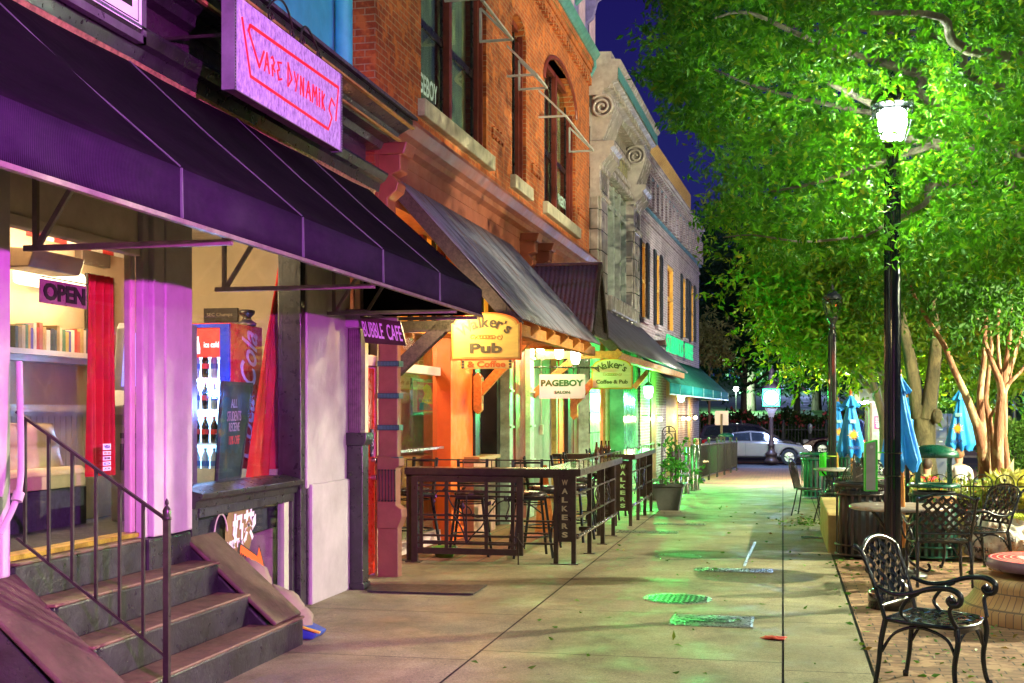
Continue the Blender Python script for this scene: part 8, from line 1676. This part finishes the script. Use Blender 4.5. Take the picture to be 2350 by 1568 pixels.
# fallen leaves
r_ = np.random.default_rng(5); n = 520; X_ = np.concatenate([r_.uniform(.5, 3.2, n), r_.uniform(-2, .7, 90)]); Y_ = np.concatenate([r_.uniform(7.2, 15.2, n), r_.uniform(8, 24, 90)]); Z_ = np.array([gz(y) + .012 for y in Y_])
cl = r_.normal(size=(170, 2))*[.22, .6] + [.35, 20.0]; X_ = np.concatenate([X_, cl[:, 0]]); Y_ = np.concatenate([Y_, cl[:, 1]]); Z_ = np.concatenate([Z_, [gz(y) + .012 for y in cl[:, 1]]])
dd = r_.normal(size=(len(X_), 3)); dd[:, 2] *= .15
lo = leaves_mesh('fallen_leaves', np.stack([X_, Y_, Z_], 1), dd, .062, leaf_mat('fallen_leaf', (.05, .18, .02), (.12, .26, .03), (.30, .16, .03), .1), None, aspect=.4, droop=0, seed=6, kind='stuff')
# ---------------------------------------------------------------- pots, bollards, railings on the far side of the bars
p_ = G(1533, 1172); pot(Vector((p_.x, p_.y + .2, p_.z)), 1.0, 'square grey planter pot with a trellis and a climbing vine beside the second bar')
r_ = np.random.default_rng(8); vc = [(p_.x + .1 + r_.normal()*.13, p_.y + .2 + r_.normal()*.13, p_.z + r_.uniform(.5, 1.35)) for _ in range(26)]
Pv, Dv = spray(vc, 3, .16, r_); leaves_mesh('vine', Pv, Dv, .062, leaf_mat('vine_leaf', (.03, .2, .02), (.08, .32, .04), None, .4), bpy.data.objects['planter_pot'], seed=9, aspect=.6)
p2_ = G(1513, 1150); pot(Vector((p2_.x - .1, p2_.y + .3, p2_.z)), .85, 'second square grey planter pot behind the trellis pot', False)
M_stb = mat('steel_bollard', (.12, .11, .10), .25, .75, var=.3, vs=5, stretch=(3, 3, 1))
bo = [(1544, 1152, 1035), (1557, 1146, 1029), (1577, 1134, 1026), (1590, 1127, 1022), (1599, 1124, 1021)]; nm_ = ['nearest', 'second nearest', 'middle', 'fourth nearest', 'farthest']
for i, (px, py, pt) in enumerate(bo):
    b = G(px, py); D_ = (b - CAM).dot(FW); h = PD(px, pt, D_).z - b.z; t = thing('bollard', nm_[i] + ' of the five round steel posts beyond the plant pots', 'bollard', tuple(b), group='round steel posts beyond the pots')
    q = MB(); q.lathe([(.058, .0), (.058, h - .004), (.05, h), (.0, h)], b, 20); q.build('tube', M_stb, t); q = MB(); q.lathe([(.0, .01), (.10, .01), (.10, .0)], b, 4); q.build('base_plate', M_stb, t)
a, b_ = G(1557, 1146), G(1577, 1134); rk = thing('bicycle_rack', 'four curved steel rails joining the round posts', 'rack', tuple(a))
for z in (.25, .45, .66, .88): q = MB(); q.tube([a + UP*z, a.lerp(b_, .5) + UP*(z + .02) + Vector((.05, 0, 0)), b_ + UP*z], .02, 7); q.build('rail', M_stb, rk)
f0, f1 = G(1606, 1110), G(1691, 1081); np_ = 5
for k in range(np_):
    a = f0.lerp(f1, k/np_); b_ = f0.lerp(f1, (k + .94)/np_); a.z, b_.z = gz(a.y), gz(b_.y)
    t = thing('railing_panel', nm_[k] + ' of the five black railing panels before the brick crossing', 'railing', tuple(a), group='black railing panels')
    q = MB(); q.bar(a + UP*.98, b_ + UP*.98, .04); q.bar(a + UP*.14, b_ + UP*.14, .03); q.build('rail', M_iron, t)
    q = MB(); n = 22
    for i in range(n): p_ = a.lerp(b_, (i + .5)/n); q.bar(p_ + UP*.14, p_ + UP*.98, .018)
    q.build('balusters', M_iron, t)
    for e in (a, b_): q = MB(); q.bar(e, e + UP*1.1, .05); q.lathe([(.03, 1.1), (.04, 1.13), (.0, 1.17)], e, 8); q.build('post', M_iron, t)
# ---------------------------------------------------------------- across the street
# street clock
b = G(1770, 1063); Dk = (b - CAM).dot(FW)
b = Vector((b.x, b.y, gz(b.y))); ZK = lambda py: PD(1770, py, Dk).z
ck = thing('street_clock', 'four-faced green street clock with a blazing white dial on a fluted post', 'clock', tuple(b))
q = MB(); q.lathe([(.0, 0), (.30, 0), (.30, .12), (.24, .16), (.22, .3), (.25, .34), (.25, .42), (.15, .5), (.13, .7), (.16, .74), (.11, .82), (.10, ZK(1000) - b.z), (.085, ZK(960) - b.z), (.11, ZK(958) - b.z), (.0, ZK(958) - b.z)], b, 20); q.build('post', mat('clock_iron', (.06, .035, .03), .35, .3), ck)
z0, z1 = ZK(934), ZK(892); hw = 20.5*Dk/F
q = MB(); q.box(b.x - hw, b.x + hw, b.y - hw, b.y + hw, z0, z1); q.build('case', mat('clock_green', (.01, .30, .05), .35, var=.3, vs=6), ck, bevel=.03)
q = MB(); q.prism([(b.x - .1, ZK(958)), (b.x + .1, ZK(958)), (b.x + .16, ZK(946)), (b.x + hw*.8, z0), (b.x - hw*.8, z0), (b.x - .16, ZK(946))], b.y - .12, b.y + .12, 'y'); q.build('neck_bracket', MATS['clock_iron'], ck, recalc=True)
q = MB(); q.lathe([(hw*1.3, z1 - b.z), (hw*1.25, z1 - b.z + .06), (hw*.7, z1 - b.z + .20), (.16, z1 - b.z + .36), (.10, z1 - b.z + .5), (.14, z1 - b.z + .56), (.06, z1 - b.z + .62), (.15, z1 - b.z + .74), (.05, z1 - b.z + .86), (.08, z1 - b.z + .93), (.0, z1 - b.z + 1.02)], b, 4 if 0 else 16); q.build('roof', MATS['clock_iron'], ck)
zc = (z0+z1)/2
for rz in (0, 90, 180, 270):
    S = Fr((b.x, b.y, zc), R(rz)); q = MB(S); n = 32
    q._add([(hw*.88*math.cos(2*math.pi*i/n), -hw - .012, hw*.88*math.sin(2*math.pi*i/n)) for i in range(n)], [tuple(range(n))]); d = q.build('dial', emit('dial_white', (.88, .95, 1), 9), ck)
    q = MB(S); q.tube([(hw*.84*math.cos(2*math.pi*i/n), -hw - .015, hw*.84*math.sin(2*math.pi*i/n)) for i in range(n)], .03, 6, False, True); q.build('bezel', M_blk, ck)
    q = MB(S); q.bar((-hw*.28, -hw - .02, hw*.05), (hw*.2, -hw - .02, -hw*.08), .03, .005, up=(0, 1, 0)); q.bar((hw*.0, -hw - .02, 0), (hw*.42, -hw - .02, -hw*.28), .02, .005, up=(0, 1, 0)); q.build('hands', M_blk, d)
light('clock_light', (b.x, b.y - 1.2, zc), 320, (.35, .5, 1), .3, ck)
# road sign from behind
p_ = PD(1656, 960, 46); b = Vector((p_.x, p_.y, gz(46))); t = thing('road_sign', 'blank back of a square road sign on a brown post', 'road sign', tuple(b)); q = MB(); q.box(b.x - .04, b.x + .04, b.y - .03, b.y + .03, b.z, PD(1656, 950, 46).z); q.build('post', MATS['clock_iron'], t)
q = MB(); hw = 15.5*46/F; q.box(b.x - hw, b.x + hw, b.y + .03, b.y + .04, PD(1656, 976, 46).z, PD(1656, 943, 46).z); q.build('plate', mat('sign_back', (.50, .40, .42), .45, .3, var=.12, stretch=(6, 1, .3)), t, bevel=.004)
# iron fence of the campus
M_fen = mat('fence_iron', (.045, .045, .055), .5)
x0, x1 = WORLD.x(1585, 75.9), WORLD.x(2110, 75.9); seg = 9.0; i = 0
fe = thing('iron_fence', 'long dark picket fence with capped posts in front of the rose hedge', 'fence', ((x0+x1)/2, 75.9, -.48))
for z in (.25, 1.12): q = MB(); q.bar((x0, 75.9, -.48 + z), (x1, 75.9, -.48 + z), .05, .05); q.build('rail', M_fen, fe)
q = MB()
for x in np.arange(x0, x1, .19): q.bar((x, 75.9, -.48), (x, 75.9, .92), .035); q.lathe([(.022, 1.40), (.03, 1.42), (.0, 1.48)], (x, 75.9, -.48), 4)
q.build('pickets', M_fen, fe)
for x in np.arange(x0 + .5, x1, 2.45): q = MB(); q.bar((x, 75.85, -.48), (x, 75.85, 1.0), .12); q.lathe([(.09, 1.48), (.10, 1.52), (.05, 1.56), (.07, 1.66), (.0, 1.72)], (x, 75.85, -.48), 8); q.build('post', M_fen, fe)
# campus building behind the trees
bb = thing('campus_building', 'dark red brick campus building with white windows and a stepped white door', 'building', tuple(PD(1850, 905, 158)))
yb_ = 155.0; X = lambda px: WORLD.x(px, yb_); Z = lambda py: WORLD.hit(1850, py, y=yb_).z
q = MB(); q.box(X(1785), X(1960), yb_, yb_ + 12, Z(925), Z(840)); q.build('wall', brick('campus_brick', (.20, .06, .045), (.15, .045, .035), (.15, .1, .08), .5, .2, .02), bb)
q = MB(); q.prism([(yb_ - .5, Z(840)), (yb_ + 12.5, Z(840)), (yb_ + 6, Z(800))], X(1780), X(1965), 'x'); q.build('roof', mat('slate_roof', (.05, .05, .06), .8), bb, recalc=True)
M_wp = mat('white_joinery', (.55, .60, .72), .6)
for (px, w_, yt, ybt) in ((1799, 11, 868, 893), (1818, 12, 880, 893), (1886, 8, 864, 892), (1915, 9, 868, 893)):
    q = MB(); q.box(X(px - w_/2), X(px + w_/2), yb_ - .15, yb_ - .02, Z(ybt), Z(yt)); fo = q.build('window', M_wp, bb); q = MB()
    for k in range(2):
        for j in range(3): a = px - w_/2 + 1 + k*(w_ - 1)/2; q.box(X(a), X(a + (w_ - 3)/2), yb_ - .17, yb_ - .15, Z(ybt - 1.5 - (ybt - yt - 2)*j/3), Z(ybt - (ybt - yt - 2)*(j + 1)/3 + .2))
    q.build('pane', mat('far_glass', (.03, .05, .10), .2), fo)
q = MB(); q.box(X(1850), X(1862), yb_ - .2, yb_ - .02, Z(896), Z(868)); q.build('door', M_wp, bb); q = MB()
for k in range(5): q.box(X(1848 - k*.8), X(1863 + k*1.1), yb_ - 1 - k*.4, yb_ - .2, Z(924), Z(897 + k*3))
q.build('steps', mat('stair_stone', (.3, .22, .22), .8), bb)
light('campus_fill', (X(1835), yb_ - 8, 9.0), 2600, (.4, .5, 1), .3, None)  # bare light with no lamp modelled, brightens building and lawn
cl_ = bpy.data.objects['campus_fill']
pl_ = thing('campus_lamp', 'small bright white lamp far off on the lawn at the left of the clock', 'lamp', tuple(PD(1689, 905, 110)))
q = MB(); q.sphere(PD(1689, 893, 110), .22, 10, 8); q.build('globe', emit('far_globe', (.9, .9, 1), 40), pl_); q = MB(); pp = PD(1689, 893, 110); q.tube([pp, Vector((pp.x, pp.y, lz(pp.y)))], .06, 6); q.build('post', M_blk, pl_); light('campus_light', tuple(pp - Vector((0, .6, 0))), 1500, (.6, 1, .7), .2, pl_)
pm = PD(1859, 1000, 68); pm.z = -.48; t = thing('parking_meter', 'pale parking meter on a slim post in front of the iron fence', 'parking meter', tuple(pm)); q = MB(); q.tube([pm, pm + UP*1.05], .03, 8); q.build('post', M_fen, t); q = MB(); q.lathe([(.04, 1.0), (.08, 1.08), (.13, 1.3), (.12, 1.45), (.0, 1.56)], pm, 12); q.build('head', mat('meter_head', (.45, .5, .52), .3, .4), t)
# ---- cars
M_tyre = mat('tyre', (.02, .02, .02), .8); M_rim = mat('alloy', (.55, .54, .52), .3, .8, var=.05); M_cg = mat('car_glass', (.02, .025, .03), .06, coat=1.0); M_tl = emit('tail_lamp', (1, .02, .02), 7, (.5, .01, .01)); M_hl = emit('head_lamp', (1, .85, .6), 22); M_tr = mat('car_trim', (.03, .03, .03), .5)
def car(loc, rz, L_, prof, roof, col, label, lit_f=False, lit_r=False, wr=.33, name='car', wx=(.18, .80), W2=.88):
    """prof: lower body side outline (x,z); roof: cabin outline; the nose is at +x"""
    t = thing(name, label, 'car', loc, rz); S = Fr(loc, rz); m_ = mat('paint_' + label.split()[0], col, .22, .35, var=.05, coat=.8)
    wheels = [L_*(w_ - .5) for w_ in wx]
    low = [(x, z) for x, z in prof if 1]
    # lower edge with wheel arches
    under = []
    xs = sorted(wheels, reverse=False)
    e = [(-L_/2 + .08, .28)]
    for xw_ in xs: e += [(xw_ + (wr + .05)*math.cos(a), wr + (wr + .05)*math.sin(a)) for a in np.linspace(math.pi, 0, 9)]
    e += [(L_/2 - .1, .28)]
    out = e + low[::-1]
    q = MB(S); n = len(out); vs = []; ys_ = (-W2, -W2*.97, W2*.97, W2)
    q.prism(out, -W2, W2, 'y'); q.build('body', m_, t, bevel=.06, recalc=True)
    q = MB(S); k = len(roof); inset = .20
    zlo = min(z for x, z in roof); zhi = max(z for x, z in roof)
    vs = [(x, -W2 + .03 + inset*(z-zlo)/(zhi-zlo), z) for x, z in roof] + [(x, W2 - .03 - inset*(z-zlo)/(zhi-zlo), z) for x, z in roof]
    q._add(vs, [tuple(range(k))[::-1], tuple(range(k, 2*k))] + [(i, (i+1) % k, k+(i+1) % k, k+i) for i in range(k)]); q.build('cabin', m_, t, bevel=.05, recalc=True)
    cx = sum(x for x, z in roof)/k; cz_ = (zlo + zhi)/2
    for s in (-1, 1):
        q = MB(S); pts = [(cx + (x-cx)*.88, cz_ + .0 + (z-cz_)*.74) for x, z in roof]; q._add([(x, s*(W2 - .03 - inset*(z-zlo)/(zhi-zlo) + .012), z) for x, z in pts], [tuple(range(k)) if s > 0 else tuple(range(k))[::-1]]); g_ = q.build('side_window', M_cg, t)
        q = MB(S); q.bar((cx + .1, s*(W2 - .005), zlo + .04), (cx + .05, s*(W2 - inset*.8), zhi - .08), .07, .02, up=(0, 1, 0)); q.build('door_pillar', m_, g_)
        q = MB(S); q.box(cx + .9, cx + 1.05, s*W2, s*(W2 + .16), zlo - .02, zlo + .12); q.build('mirror', m_, t, bevel=.03)
        q = MB(S); 
        for xx in (cx - .15, cx + .95, cx - 1.1): q.box(xx, xx + .012, s*(W2 + .001), s*(W2 + .006), .38, zlo)
        q.build('door_gap', M_tr, t)
        q = MB(S); q.box(L_/2 - .28, L_/2 + .0, s*W2*.55, s*W2*.96, .62, .80); q.build('headlight', M_hl if lit_f else mat('lamp_clear', (.5, .5, .5), .1), t, bevel=.04)
        q = MB(S); q.box(-L_/2 - .01, -L_/2 + .12, s*W2*.62, s*W2*1.0, .80, 1.05); q.build('tail_light', M_tl if lit_r else mat('lamp_red', (.35, .01, .01), .2), t, bevel=.03)
    (xr, zr_), (xf, zf) = min(roof), max(roof)
    q = MB(S); q.box(-L_/2 - .03, L_/2 + .03, -W2*.95, W2*.95, .30, .44); q.build('bumper', M_tr, t, bevel=.04)
    for xw_ in wheels:
        for s in (-1, 1):
            c_ = Vector((xw_, s*(W2 - .10), wr)); q = MB(S); n = 28; pr = [(wr*.62, -.11), (wr*.93, -.11), (wr, -.08), (wr, .08), (wr*.93, .11), (wr*.62, .11), (wr*.62, -.11)]
            vs = [(c_.x + r_*math.cos(2*math.pi*i/n), c_.y + y_, c_.z + r_*math.sin(2*math.pi*i/n)) for r_, y_ in pr for i in range(n)]; q._add(vs, [(a*n + i, a*n + (i+1) % n, (a+1)*n + (i+1) % n, (a+1)*n + i) for a in range(len(pr) - 1) for i in range(n)]); wh = q.build('wheel', M_tyre, t)
            q = MB(S); q.tube([c_ + Vector((0, s*.02, 0)), c_ + Vector((0, s*.05, 0))], wr*.62, 24); 
            for i in range(7): a = 2*math.pi*i/7; q.bar(c_ + Vector((.04*math.cos(a), s*.07, .04*math.sin(a))), c_ + Vector((wr*.6*math.cos(a), s*.06, wr*.6*math.sin(a))), .05, .04, up=(0, 1, 0))
            q.build('rim', M_rim, wh)
    return t
SED = [(-2.3, .42), (-2.32, .80), (-2.2, .98), (-1.6, 1.02), (.9, .98), (1.9, .84), (2.25, .66), (2.28, .42)]; SEDR = [(-1.75, .98), (-1.0, 1.38), (-.3, 1.46), (.35, 1.42), (1.2, .96)]
VAN = [(-2.4, .42), (-2.42, .95), (-2.35, 1.08), (.9, 1.05), (1.9, .95), (2.35, .72), (2.38, .42)]; VANR = [(-2.30, 1.05), (-2.05, 1.62), (-1.2, 1.74), (.0, 1.72), (.6, 1.60), (1.5, 1.02)]
# the silver saloon passing behind the clock, the dark van beyond it
Ys = 56.0; xw_ = WORLD.x(1811, Ys - .88); zs_ = -.58
car((xw_ - 4.6*.30, Ys, zs_), 0, 4.6, SED, SEDR, (.22, .20, .19), 'silver saloon car with lit headlamps behind the street clock post', True, False, .34)
Yv = 61.0; xv_ = WORLD.x(1640, Yv); car((xv_ + 1.6, Yv, zs_), 0, 4.8, VAN, VANR, (.06, .05, .065), 'charcoal van with glowing red tail lamps behind the teal domed bin', False, True, .35)
light('tail_glow', (xv_ - 1.2, Yv - .6, .4), 25, (1, .05, .03), .1)
Yp = 64.6; xp_ = WORLD.x(1879, Yp - .9); car((xp_ - 1.3 + 1.45 + 1.4, Yp, -.50), R(180), 4.6, SED, SEDR, (.05, .008, .012), 'maroon saloon car parked by the meter beyond the unlit lamp', False, False, .36)
q_ = PD(1994, 1000, 46); car((q_.x + .3, q_.y + 2.0, gz(46)), R(97), 4.6, [(x*.95, z*1.08) for x, z in VAN], [(x*.95, z*1.06) for x, z in VANR], (.012, .02, .08), 'navy sport utility vehicle seen from behind, right of the kiosk post', False, True, .36)
# ---------------------------------------------------------------- kiosk, lockers, street sign
kk = PD(1995, 1000, 30); t = thing('kiosk', 'small plaza kiosk with a sloping dark roof, poster panel and bright downlight', 'kiosk', (kk.x, kk.y, gz(30)))
KX = lambda px: WORLD.x(px, kk.y); KZ = lambda py: WORLD.hit(1995, py, y=kk.y).z
q = MB(); q.prism([(KX(1962), KZ(922)), (KX(1962), KZ(897)), (KX(2022), KZ(880)), (KX(2075), KZ(886)), (KX(2075), KZ(922))], kk.y, kk.y + 2.2, 'y'); q.build('roof', mat('kiosk_roof', (.13, .13, .11), .6, var=.3), t, recalc=True, bevel=.02)
q = MB(); q.box(KX(1962), KX(1973), kk.y - .01, kk.y, KZ(921), KZ(899)); q.build('fascia_panel', mat('kiosk_wood', (.35, .28, .22), .6), t)
q = MB(); q.box(KX(1960), KX(2075), kk.y - .02, kk.y + .1, KZ(924), KZ(922)); q.build('light_strip', emit('strip_white', (.85, 1, .85), 3), t)
q = MB(); q.box(KX(1997), KX(2001.5), kk.y + .1, kk.y + .25, gz(30), KZ(922)); q.build('post', mat('kiosk_post', (.16, .10, .06), .6), t)
q = MB(); q.box(KX(2002), KX(2026), kk.y + .15, kk.y + 1.6, gz(30), KZ(922)); q.build('wall', mat('kiosk_wall', (.42, .46, .38), .6), t)
for i, (a, b_, c_, d_, col, nm) in enumerate(((2007, 2026, 955, 985, (.40, .03, .22), 'pink'), (2005, 2020, 988, 1008, (.40, .62, .42), 'mint'), (2003, 2012, 930, 950, (.6, .25, .3), 'rose'))):
    q = MB(); q.box(KX(a), KX(b_), kk.y + .13, kk.y + .15, KZ(d_), KZ(c_)); po = q.build('poster', mat('kiosk_poster_' + nm, col, .5, var=.5, vs=8), t)
    if i == 0:
        q = MB(); 
        for j in range(4): q.box(KX(a + 3), KX(b_ - 3 - j % 2*2), kk.y + .125, kk.y + .13, KZ(c_ + 4 + j*4 + 2), KZ(c_ + 4 + j*4))
        q.sphere((KX(2016), kk.y + .12, KZ(978)), .05, 8, 6, (1, .2, 1)); q.build('poster_print', mat('print_light', (.75, .6, .65), .5), po)
for (px, py) in ((1984, 924), (2076, 924)):
    c_ = PD(px, py, 29.6); q = MB(); q.sphere(c_, .06, 10, 6, (1.6, 1, .6)); q.build('downlight', emit('downlight_white', (.95, 1, .9), 60), t); light('kiosk_light', tuple(c_ - UP*.4 - Vector((0, .8, 0))), 30, (.9, 1, .8), .1, t)
lk = PD(2166, 1000, 31); t = thing('lockers', 'grey metal locker cabinet with small handles behind the forked tree', 'cabinet', (lk.x, lk.y, gz(31))); LX = lambda px: WORLD.x(px, lk.y); LZ = lambda py: WORLD.hit(2166, py, y=lk.y).z
q = MB(); q.box(LX(2142), LX(2204), lk.y, lk.y + .8, gz(31), LZ(950)); q.build('cabinet', mat('locker_grey', (.13, .14, .13), .5, .2, var=.1), t, bevel=.01)
for i, (a, b_) in enumerate(((953, 979), (981, 1006), (1008, 1034))):
    for j in range(2): q = MB(); q.box(LX(2144 + 31*j), LX(2172 + 31*j), lk.y - .02, lk.y, LZ(b_), LZ(a)); dn = q.build('door', MATS['locker_grey'], t, bevel=.006); q = MB(); q.box(LX(2155 + 31*j), LX(2163 + 31*j), lk.y - .05, lk.y - .02, LZ((a+b_)/2 - 6), LZ((a+b_)/2 - 9)); q.build('handle', mat('handle_pale', (.6, .6, .35), .4), dn)
ms = PD(2274, 940, 38); t = thing('parking_sign', 'small white sign reading MOTORCYCLE with an arrow beyond the hedge', 'sign', (ms.x, ms.y, gz(38))); q = MB(); hw = 10*38/F; q.box(ms.x - hw, ms.x + hw, ms.y, ms.y + .02, PD(2274, 947, 38).z, PD(2274, 931, 38).z); q.build('plate', mat('white_plate', (.7, .7, .66), .5, var=.03), t)
q = MB(); q.tube([(ms.x, ms.y + .03, gz(38)), (ms.x, ms.y + .03, PD(2274, 931, 38).z)], .03, 6); q.build('post', mat('pale_post', (.4, .42, .4), .5), t)
q = MB(); put_text(q, 'MOTORCYCLE', .055, (ms.x, ms.y - .002, PD(2274, 936, 38).z), (1, 0, 0), (0, 0, 1), hw*1.7, bold=.03, thick=.002); q.bar((ms.x - .05, ms.y - .003, PD(2274, 943, 38).z), (ms.x + .05, ms.y - .003, PD(2274, 943, 38).z), .002, .015, up=(0, 0, 1)); q.build('lettering', M_blk, t)
# ---------------------------------------------------------------- people
def person(label, hip, face, shirt, hair, skin=(.42, .24, .16), lean=.12, sit=True, trousers=(.04, .05, .09), s=1.0, arms=1):
    """seated or standing figure grown from a skeleton; face: heading angle"""
    t = thing('person', label, 'person', tuple(hip), face); f = Vector((math.cos(face), math.sin(face), 0)); r = Vector((f.y, -f.x, 0)); h = Vector(hip)
    def J(a, b_, c_): return h + f*a*s + r*b_*s + UP*c_*s
    if sit: legs = lambda sd: [(J(.02, .09*sd, .02), .095), (J(.40, .11*sd, .04), .07), (J(.42, .11*sd, -.38), .05), (J(.52, .12*sd, -.43), .04)]
    else: legs = lambda sd: [(J(0, .09*sd, -.02), .10), (J(.02, .10*sd, -.45), .065), (J(0, .10*sd, -.88), .045), (J(.12, .11*sd, -.91), .04)]
    L_ = lean
    V = [(J(0, 0, .0), .14), (J(L_*.3, 0, .18), .135), (J(L_*.8, 0, .38), .15), (J(L_*1.1, 0, .50), .10), (J(L_*1.25, 0, .57), .055), (J(L_*1.35 + .02, 0, .66), .085), (J(L_*1.35 + .03, 0, .76), .092), (J(L_*1.35 + .01, 0, .82), .07)]
    E = [(i, i+1) for i in range(7)]
    def chain(start, pts):
        p_ = start
        for c_, r_ in pts: V.append((c_, r_)); E.append((p_, len(V) - 1)); p_ = len(V) - 1
    for sd in (-1, 1):
        chain(0, legs(sd))
        chain(3, [(J(L_*1.0, .19*sd, .47), .062), (J(L_ + .10, .24*sd, .22), .045), (J(L_ + .34, .14*sd, .16 if arms else .02), .033), (J(L_ + .42, .10*sd, .18 if arms else -.02), .03)])
    me = bpy.data.meshes.new('body'); I = mw(t).inverted(); me.from_pydata([tuple(I @ v[0]) for v in V], E, []); o = bpy.data.objects.new('body', me); COL.objects.link(o); o.parent = t
    md = o.modifiers.new('skin', 'SKIN'); md.use_smooth_shade = True
    for i, v in enumerate(V): sv = me.skin_vertices[0].data[i]; sv.radius = (v[1]*s, v[1]*s); sv.use_root = (i == 0)
    sb = o.modifiers.new('sub', 'SUBSURF'); sb.levels = 2; sb.render_levels = 2
    m = bpy.data.materials.new('figure'); m.use_nodes = True; nt = m.node_tree; b = nt.nodes['Principled BSDF']; tcn = N(nt, 'ShaderNodeTexCoord'); sp = N(nt, 'ShaderNodeSeparateXYZ'); nt.links.new(tcn.outputs['Object'], sp.inputs[0])
    rm = nt.nodes.new('ShaderNodeValToRGB'); rm.color_ramp.interpolation = 'CONSTANT'; e = rm.color_ramp.elements; mr = N(nt, 'ShaderNodeMapRange'); mr.inputs[1].default_value = -1.0; mr.inputs[2].default_value = 1.0; nt.links.new(sp.outputs[2], mr.inputs[0]); nt.links.new(mr.outputs[0], rm.inputs[0])
    e[0].position = 0; e[0].color = (*trousers, 1); e[1].position = (1 + .06*s)/2; e[1].color = (*shirt, 1); x_ = e.new((1 + .545*s)/2); x_.color = (*skin, 1); nt.links.new(rm.outputs[0], b.inputs['Base Color']); b.inputs['Roughness'].default_value = .8; me.materials.append(m)
    S = Fr(tuple(h), face); hc = (L_*1.35*s + .0, 0, .77*s)
    q = MB(S); q.sphere((hc[0] - .018*s, 0, hc[2] + .018*s), .108*s, 16, 10, (1.0, .88, 1.05)); hr_ = q.build('hair', mat('hair_%d' % int(hair[0]*1000), hair, .7, bmp=.6, bs=80), t)
    q = MB(S); q.sphere((hc[0] + .04*s, 0, hc[2] - .01*s), .078*s, 14, 10, (.85, .85, 1.15)); q.sphere((hc[0] + .11*s, 0, hc[2] - .025*s), .016*s, 8, 6)
    for sd in (-1, 1): q.sphere((hc[0], sd*.095*s, hc[2] - .02*s), .022*s, 8, 6, (.6, .4, 1)); 
    q.build('face', mat('skin_%d' % int(skin[0]*1000), skin, .5), t)
    q = MB(S)
    for sd in (-1, 1): q.sphere((hc[0] + .104*s, sd*.03*s, hc[2] + .005*s), .009*s, 8, 6)
    q.box(hc[0] + .10*s, hc[0] + .108*s, -.022*s, .022*s, hc[2] - .06*s, hc[2] - .054*s); q.build('eyes_and_mouth', M_blk, t)
    return t
def seat_for(c, name, label, rz=0):
    t = thing(name, label, 'chair', tuple(c), rz); S = Fr(tuple(c), rz); q = MB(S); q.box(-.2, .2, -.2, .2, .42, .45); q.build('seat', M_cast, t, bevel=.01)
    for sx in (-1, 1):
        for sy in (-1, 1): q = MB(S); q.bar((.18*sx, .18*sy, .43), (.21*sx, .21*sy, 0), .022); q.build('leg', M_cast, t)
def seated(px, pyhead, D_, face, label, shirt, hair, s=1.0, **kw):
    top = PD(px, pyhead, D_); b = Vector((top.x, top.y, gz(top.y))); s_ = .84; hz = top.z - b.z - .88*s_; person(label, (b.x, b.y, b.z + hz), face, shirt, hair, s=s_, **kw); seat_for(b, 'patio_chair', 'black patio chair under the ' + label.replace('person ', 'person ')[7:][:60].rsplit(' ', 1)[0], face)
seated(2207, 1030, 20.2, R(92), 'person in a white shirt seated with back turned behind the hoop fence', (.62, .60, .55), (.22, .11, .05), lean=.22)
seated(2302, 1024, 21.5, R(165), 'person in a royal blue top seated before the clipped hedge', (.01, .05, .35), (.12, .05, .03), lean=.2)
seated(2130, 1054, 19.8, R(88), 'person in a bright red shirt seated behind the recycling bin', (.62, .01, .03), (.05, .03, .02), lean=.2)
seated(1579, 1007, 33.0, R(-10), 'person with brown hair seated behind the steel posts by the cafe', (.45, .30, .2), (.16, .08, .03), lean=.2)
pb = PD(2315, 938, 40); person('person with blonde hair standing beyond the hedge at the right', (pb.x, pb.y, gz(40) + .93), R(-100), (.3, .2, .15), (.45, .30, .12), sit=False, s=1.0, lean=.0)
# traffic signal glow and far street light among the leaves
tl = PD(2310, 790, 45); t = thing('traffic_signal', 'red traffic signal glowing through the leaves above the crape myrtles', 'traffic light', tuple(tl)); q = MB(); q.box(tl.x - .18, tl.x + .18, tl.y, tl.y + .2, tl.z - .5, tl.z + .5); q.build('housing', M_blk, t); q = MB(); q.sphere((tl.x, tl.y, tl.z + .3), .12, 12, 8, (1, .5, 1)); q.build('red_lens', emit('signal_red', (1, .03, .01), 40), t)
q = MB(); q.tube([(tl.x + .3, tl.y + .1, gz(45)), (tl.x + .3, tl.y + .1, tl.z + .7)], .07, 8); q.build('mast', M_blk, t)
light('signal_light', (tl.x, PD(2310, 790, 19.5).y, tl.z - 1.2), 0.01, (1, .05, .02), .2, t)
light('signal_light', tuple(PD(2318, 800, 21)), 45, (1, .06, .02), .25, t)
fl = PD(1990, 790, 34); t = thing('flood_lamp', 'blue-white street lamp shining through the leaves between the two poles', 'street lamp', tuple(fl)); q = MB(); q.sphere(fl, .2, 12, 8, (1, 1, .7)); q.build('lens', emit('flood_white', (.8, .92, 1), 60), t); q = MB(); q.tube([Vector((fl.x, fl.y, gz(34))), fl], .06, 8); q.build('pole', M_blk, t); light('flood_light', tuple(fl - Vector((0, 1.2, .3))), 2600, (.95, 1, .75), .2, t)
bl_ = PD(2350, 900, 30); t = thing('added_blue_lamp', 'blue flood lamp on a slim post, added unseen past the right edge', 'lamp', (bl_.x + .8, bl_.y, gz(30))); q = MB(); q.tube([Vector((bl_.x + .8, bl_.y, gz(30))), bl_ + Vector((.8, 0, 0))], .04, 8); q.sphere(bl_ + Vector((.8, 0, 0)), .1, 8, 6); q.build('post', M_blk, t); light('blue_light', (bl_.x + .8, bl_.y - .5, bl_.z), 400, (.05, .2, 1), .1, t)  # blue lamp added out of view beyond the garden
